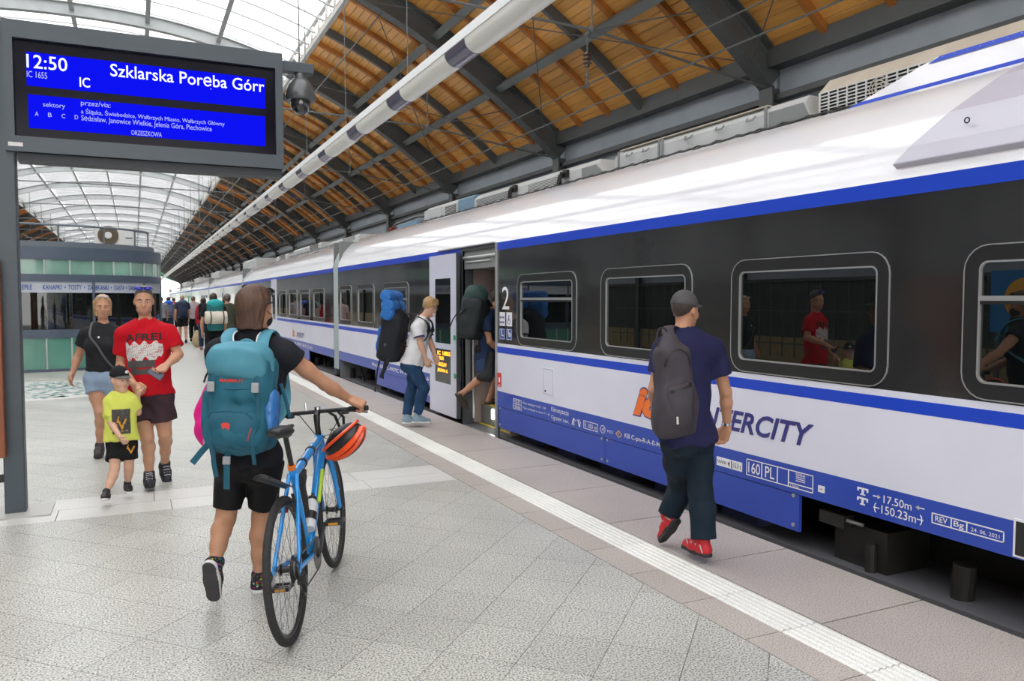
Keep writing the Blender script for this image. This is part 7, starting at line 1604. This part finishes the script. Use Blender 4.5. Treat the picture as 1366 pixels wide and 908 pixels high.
# ------------------------------------------------------------------ across the empty track: low fence, poster hoarding (seen mirrored in the train)
fx = -9.9
fence = empty('track_fence', (fx, 8, .3), 'dark bar fence across the empty track', 'fence')
for k in range(64): b = MB(); y = -4 + k * .5; b.box(fx - .015, fx + .015, y - .015, y + .015, -.1, 2.25); b.build('fence_post', M_steel, fence)
for z in (.3, 1.3, 2.2): b = MB(); b.box(fx - .02, fx + .02, -4, 28, z - .02, z + .02); b.build('fence_rail', M_steel, fence)
hoard = empty('poster_hoarding', (-9.7, 10, .1), 'blue advertising hoarding with an orange disc across the empty track', 'poster')
b = MB(); b.box(-9.75, -9.68, 8.6, 11.8, .9, 2.3); b.build('panel', mat('poster_blue', (.03, .20, .50), .4), hoard); b = MB(); b.cyl((-9.68, 11.0, 1.65), (-9.66, 11.0, 1.65), .48, n=28); b.build('disc', mat('poster_orange', (.85, .42, .05), .4), hoard)
b = MB(); b.box(-9.68, -9.665, 8.9, 10.0, 1.7, 1.95); b.build('red_bar', mat('poster_red', (.6, .03, .04), .4), hoard); b = MB(); b.box(-9.76, -9.70, 8.7, 8.8, -1, .9); b.build('leg', M_steel, hoard); b = MB(); b.box(-9.76, -9.70, 11.6, 11.7, -1, .9); b.build('leg', M_steel, hoard)
# ------------------------------------------------------------------ green canopies beyond the hall
M_gs = mat('green_steel', (.015, .26, .13), .45); M_can = mat('canopy_panel', (.40, .42, .40), .6)
for k, (x, y) in enumerate(((-2.5, 172), (9, 172))):
    g = empty('platform_canopy', (x, y, 0), ('green steel canopy beyond the end of the hall, over the platform', 'green steel canopy over the next platform, to the right')[k], 'canopy', 'green canopies beyond the hall')
    for s_ in (-1, 1):
        b = MB(); b.obox((x + s_ * 2.3, y + 7, 6.2), (2.3, 0, s_ * .9), (0, 7, 0), (0, 0, .05)); b.build('canopy_roof', M_can, g)
        for j in range(5): b = MB(); b.beam((x, y + 3.5 * j, 5.2), (x + s_ * 4.6, y + 3.5 * j, 7.0), .25, .35); b.build('canopy_beam', M_gs, g)
    for j in range(3): b = MB(); b.cyl((x, y + 7 * j, 0), (x, y + 7 * j, 5.2), .16, n=10); b.build('canopy_post', M_gs, g)
    b = MB(); b.box(x - .2, x + .2, y, y + 14, 5.0, 5.35); b.build('ridge_beam', M_gs, g)
# ------------------------------------------------------------------ pale building added far beyond the hall to dim the mirrored sky
bld = empty('added_building', (0, 205, 0), 'pale building added far beyond the platform to dim the bright open end', 'building')
b = MB(); b.box(-45, 3, 203, 209, 0, 11); b.build('wall', mat('pale_render', (.42, .44, .42), .8, var=.1), bld)
b = MB(); b.prism([(-46, 202, 11), (-46, 206, 13.5), (-46, 210, 11)], (0, 0, 0), (50, 0, 0)); b.build('roof', mat('slate_roof', (.16, .15, .15), .7), bld)
for i in range(12):
    for z in (2.0, 6.2): b = MB(); b.box(-43 + 3.9 * i, -41.4 + 3.9 * i, 202.9, 203.1, z, z + 2.4); b.build('window', mat('far_window', (.06, .07, .08), .2), bld)
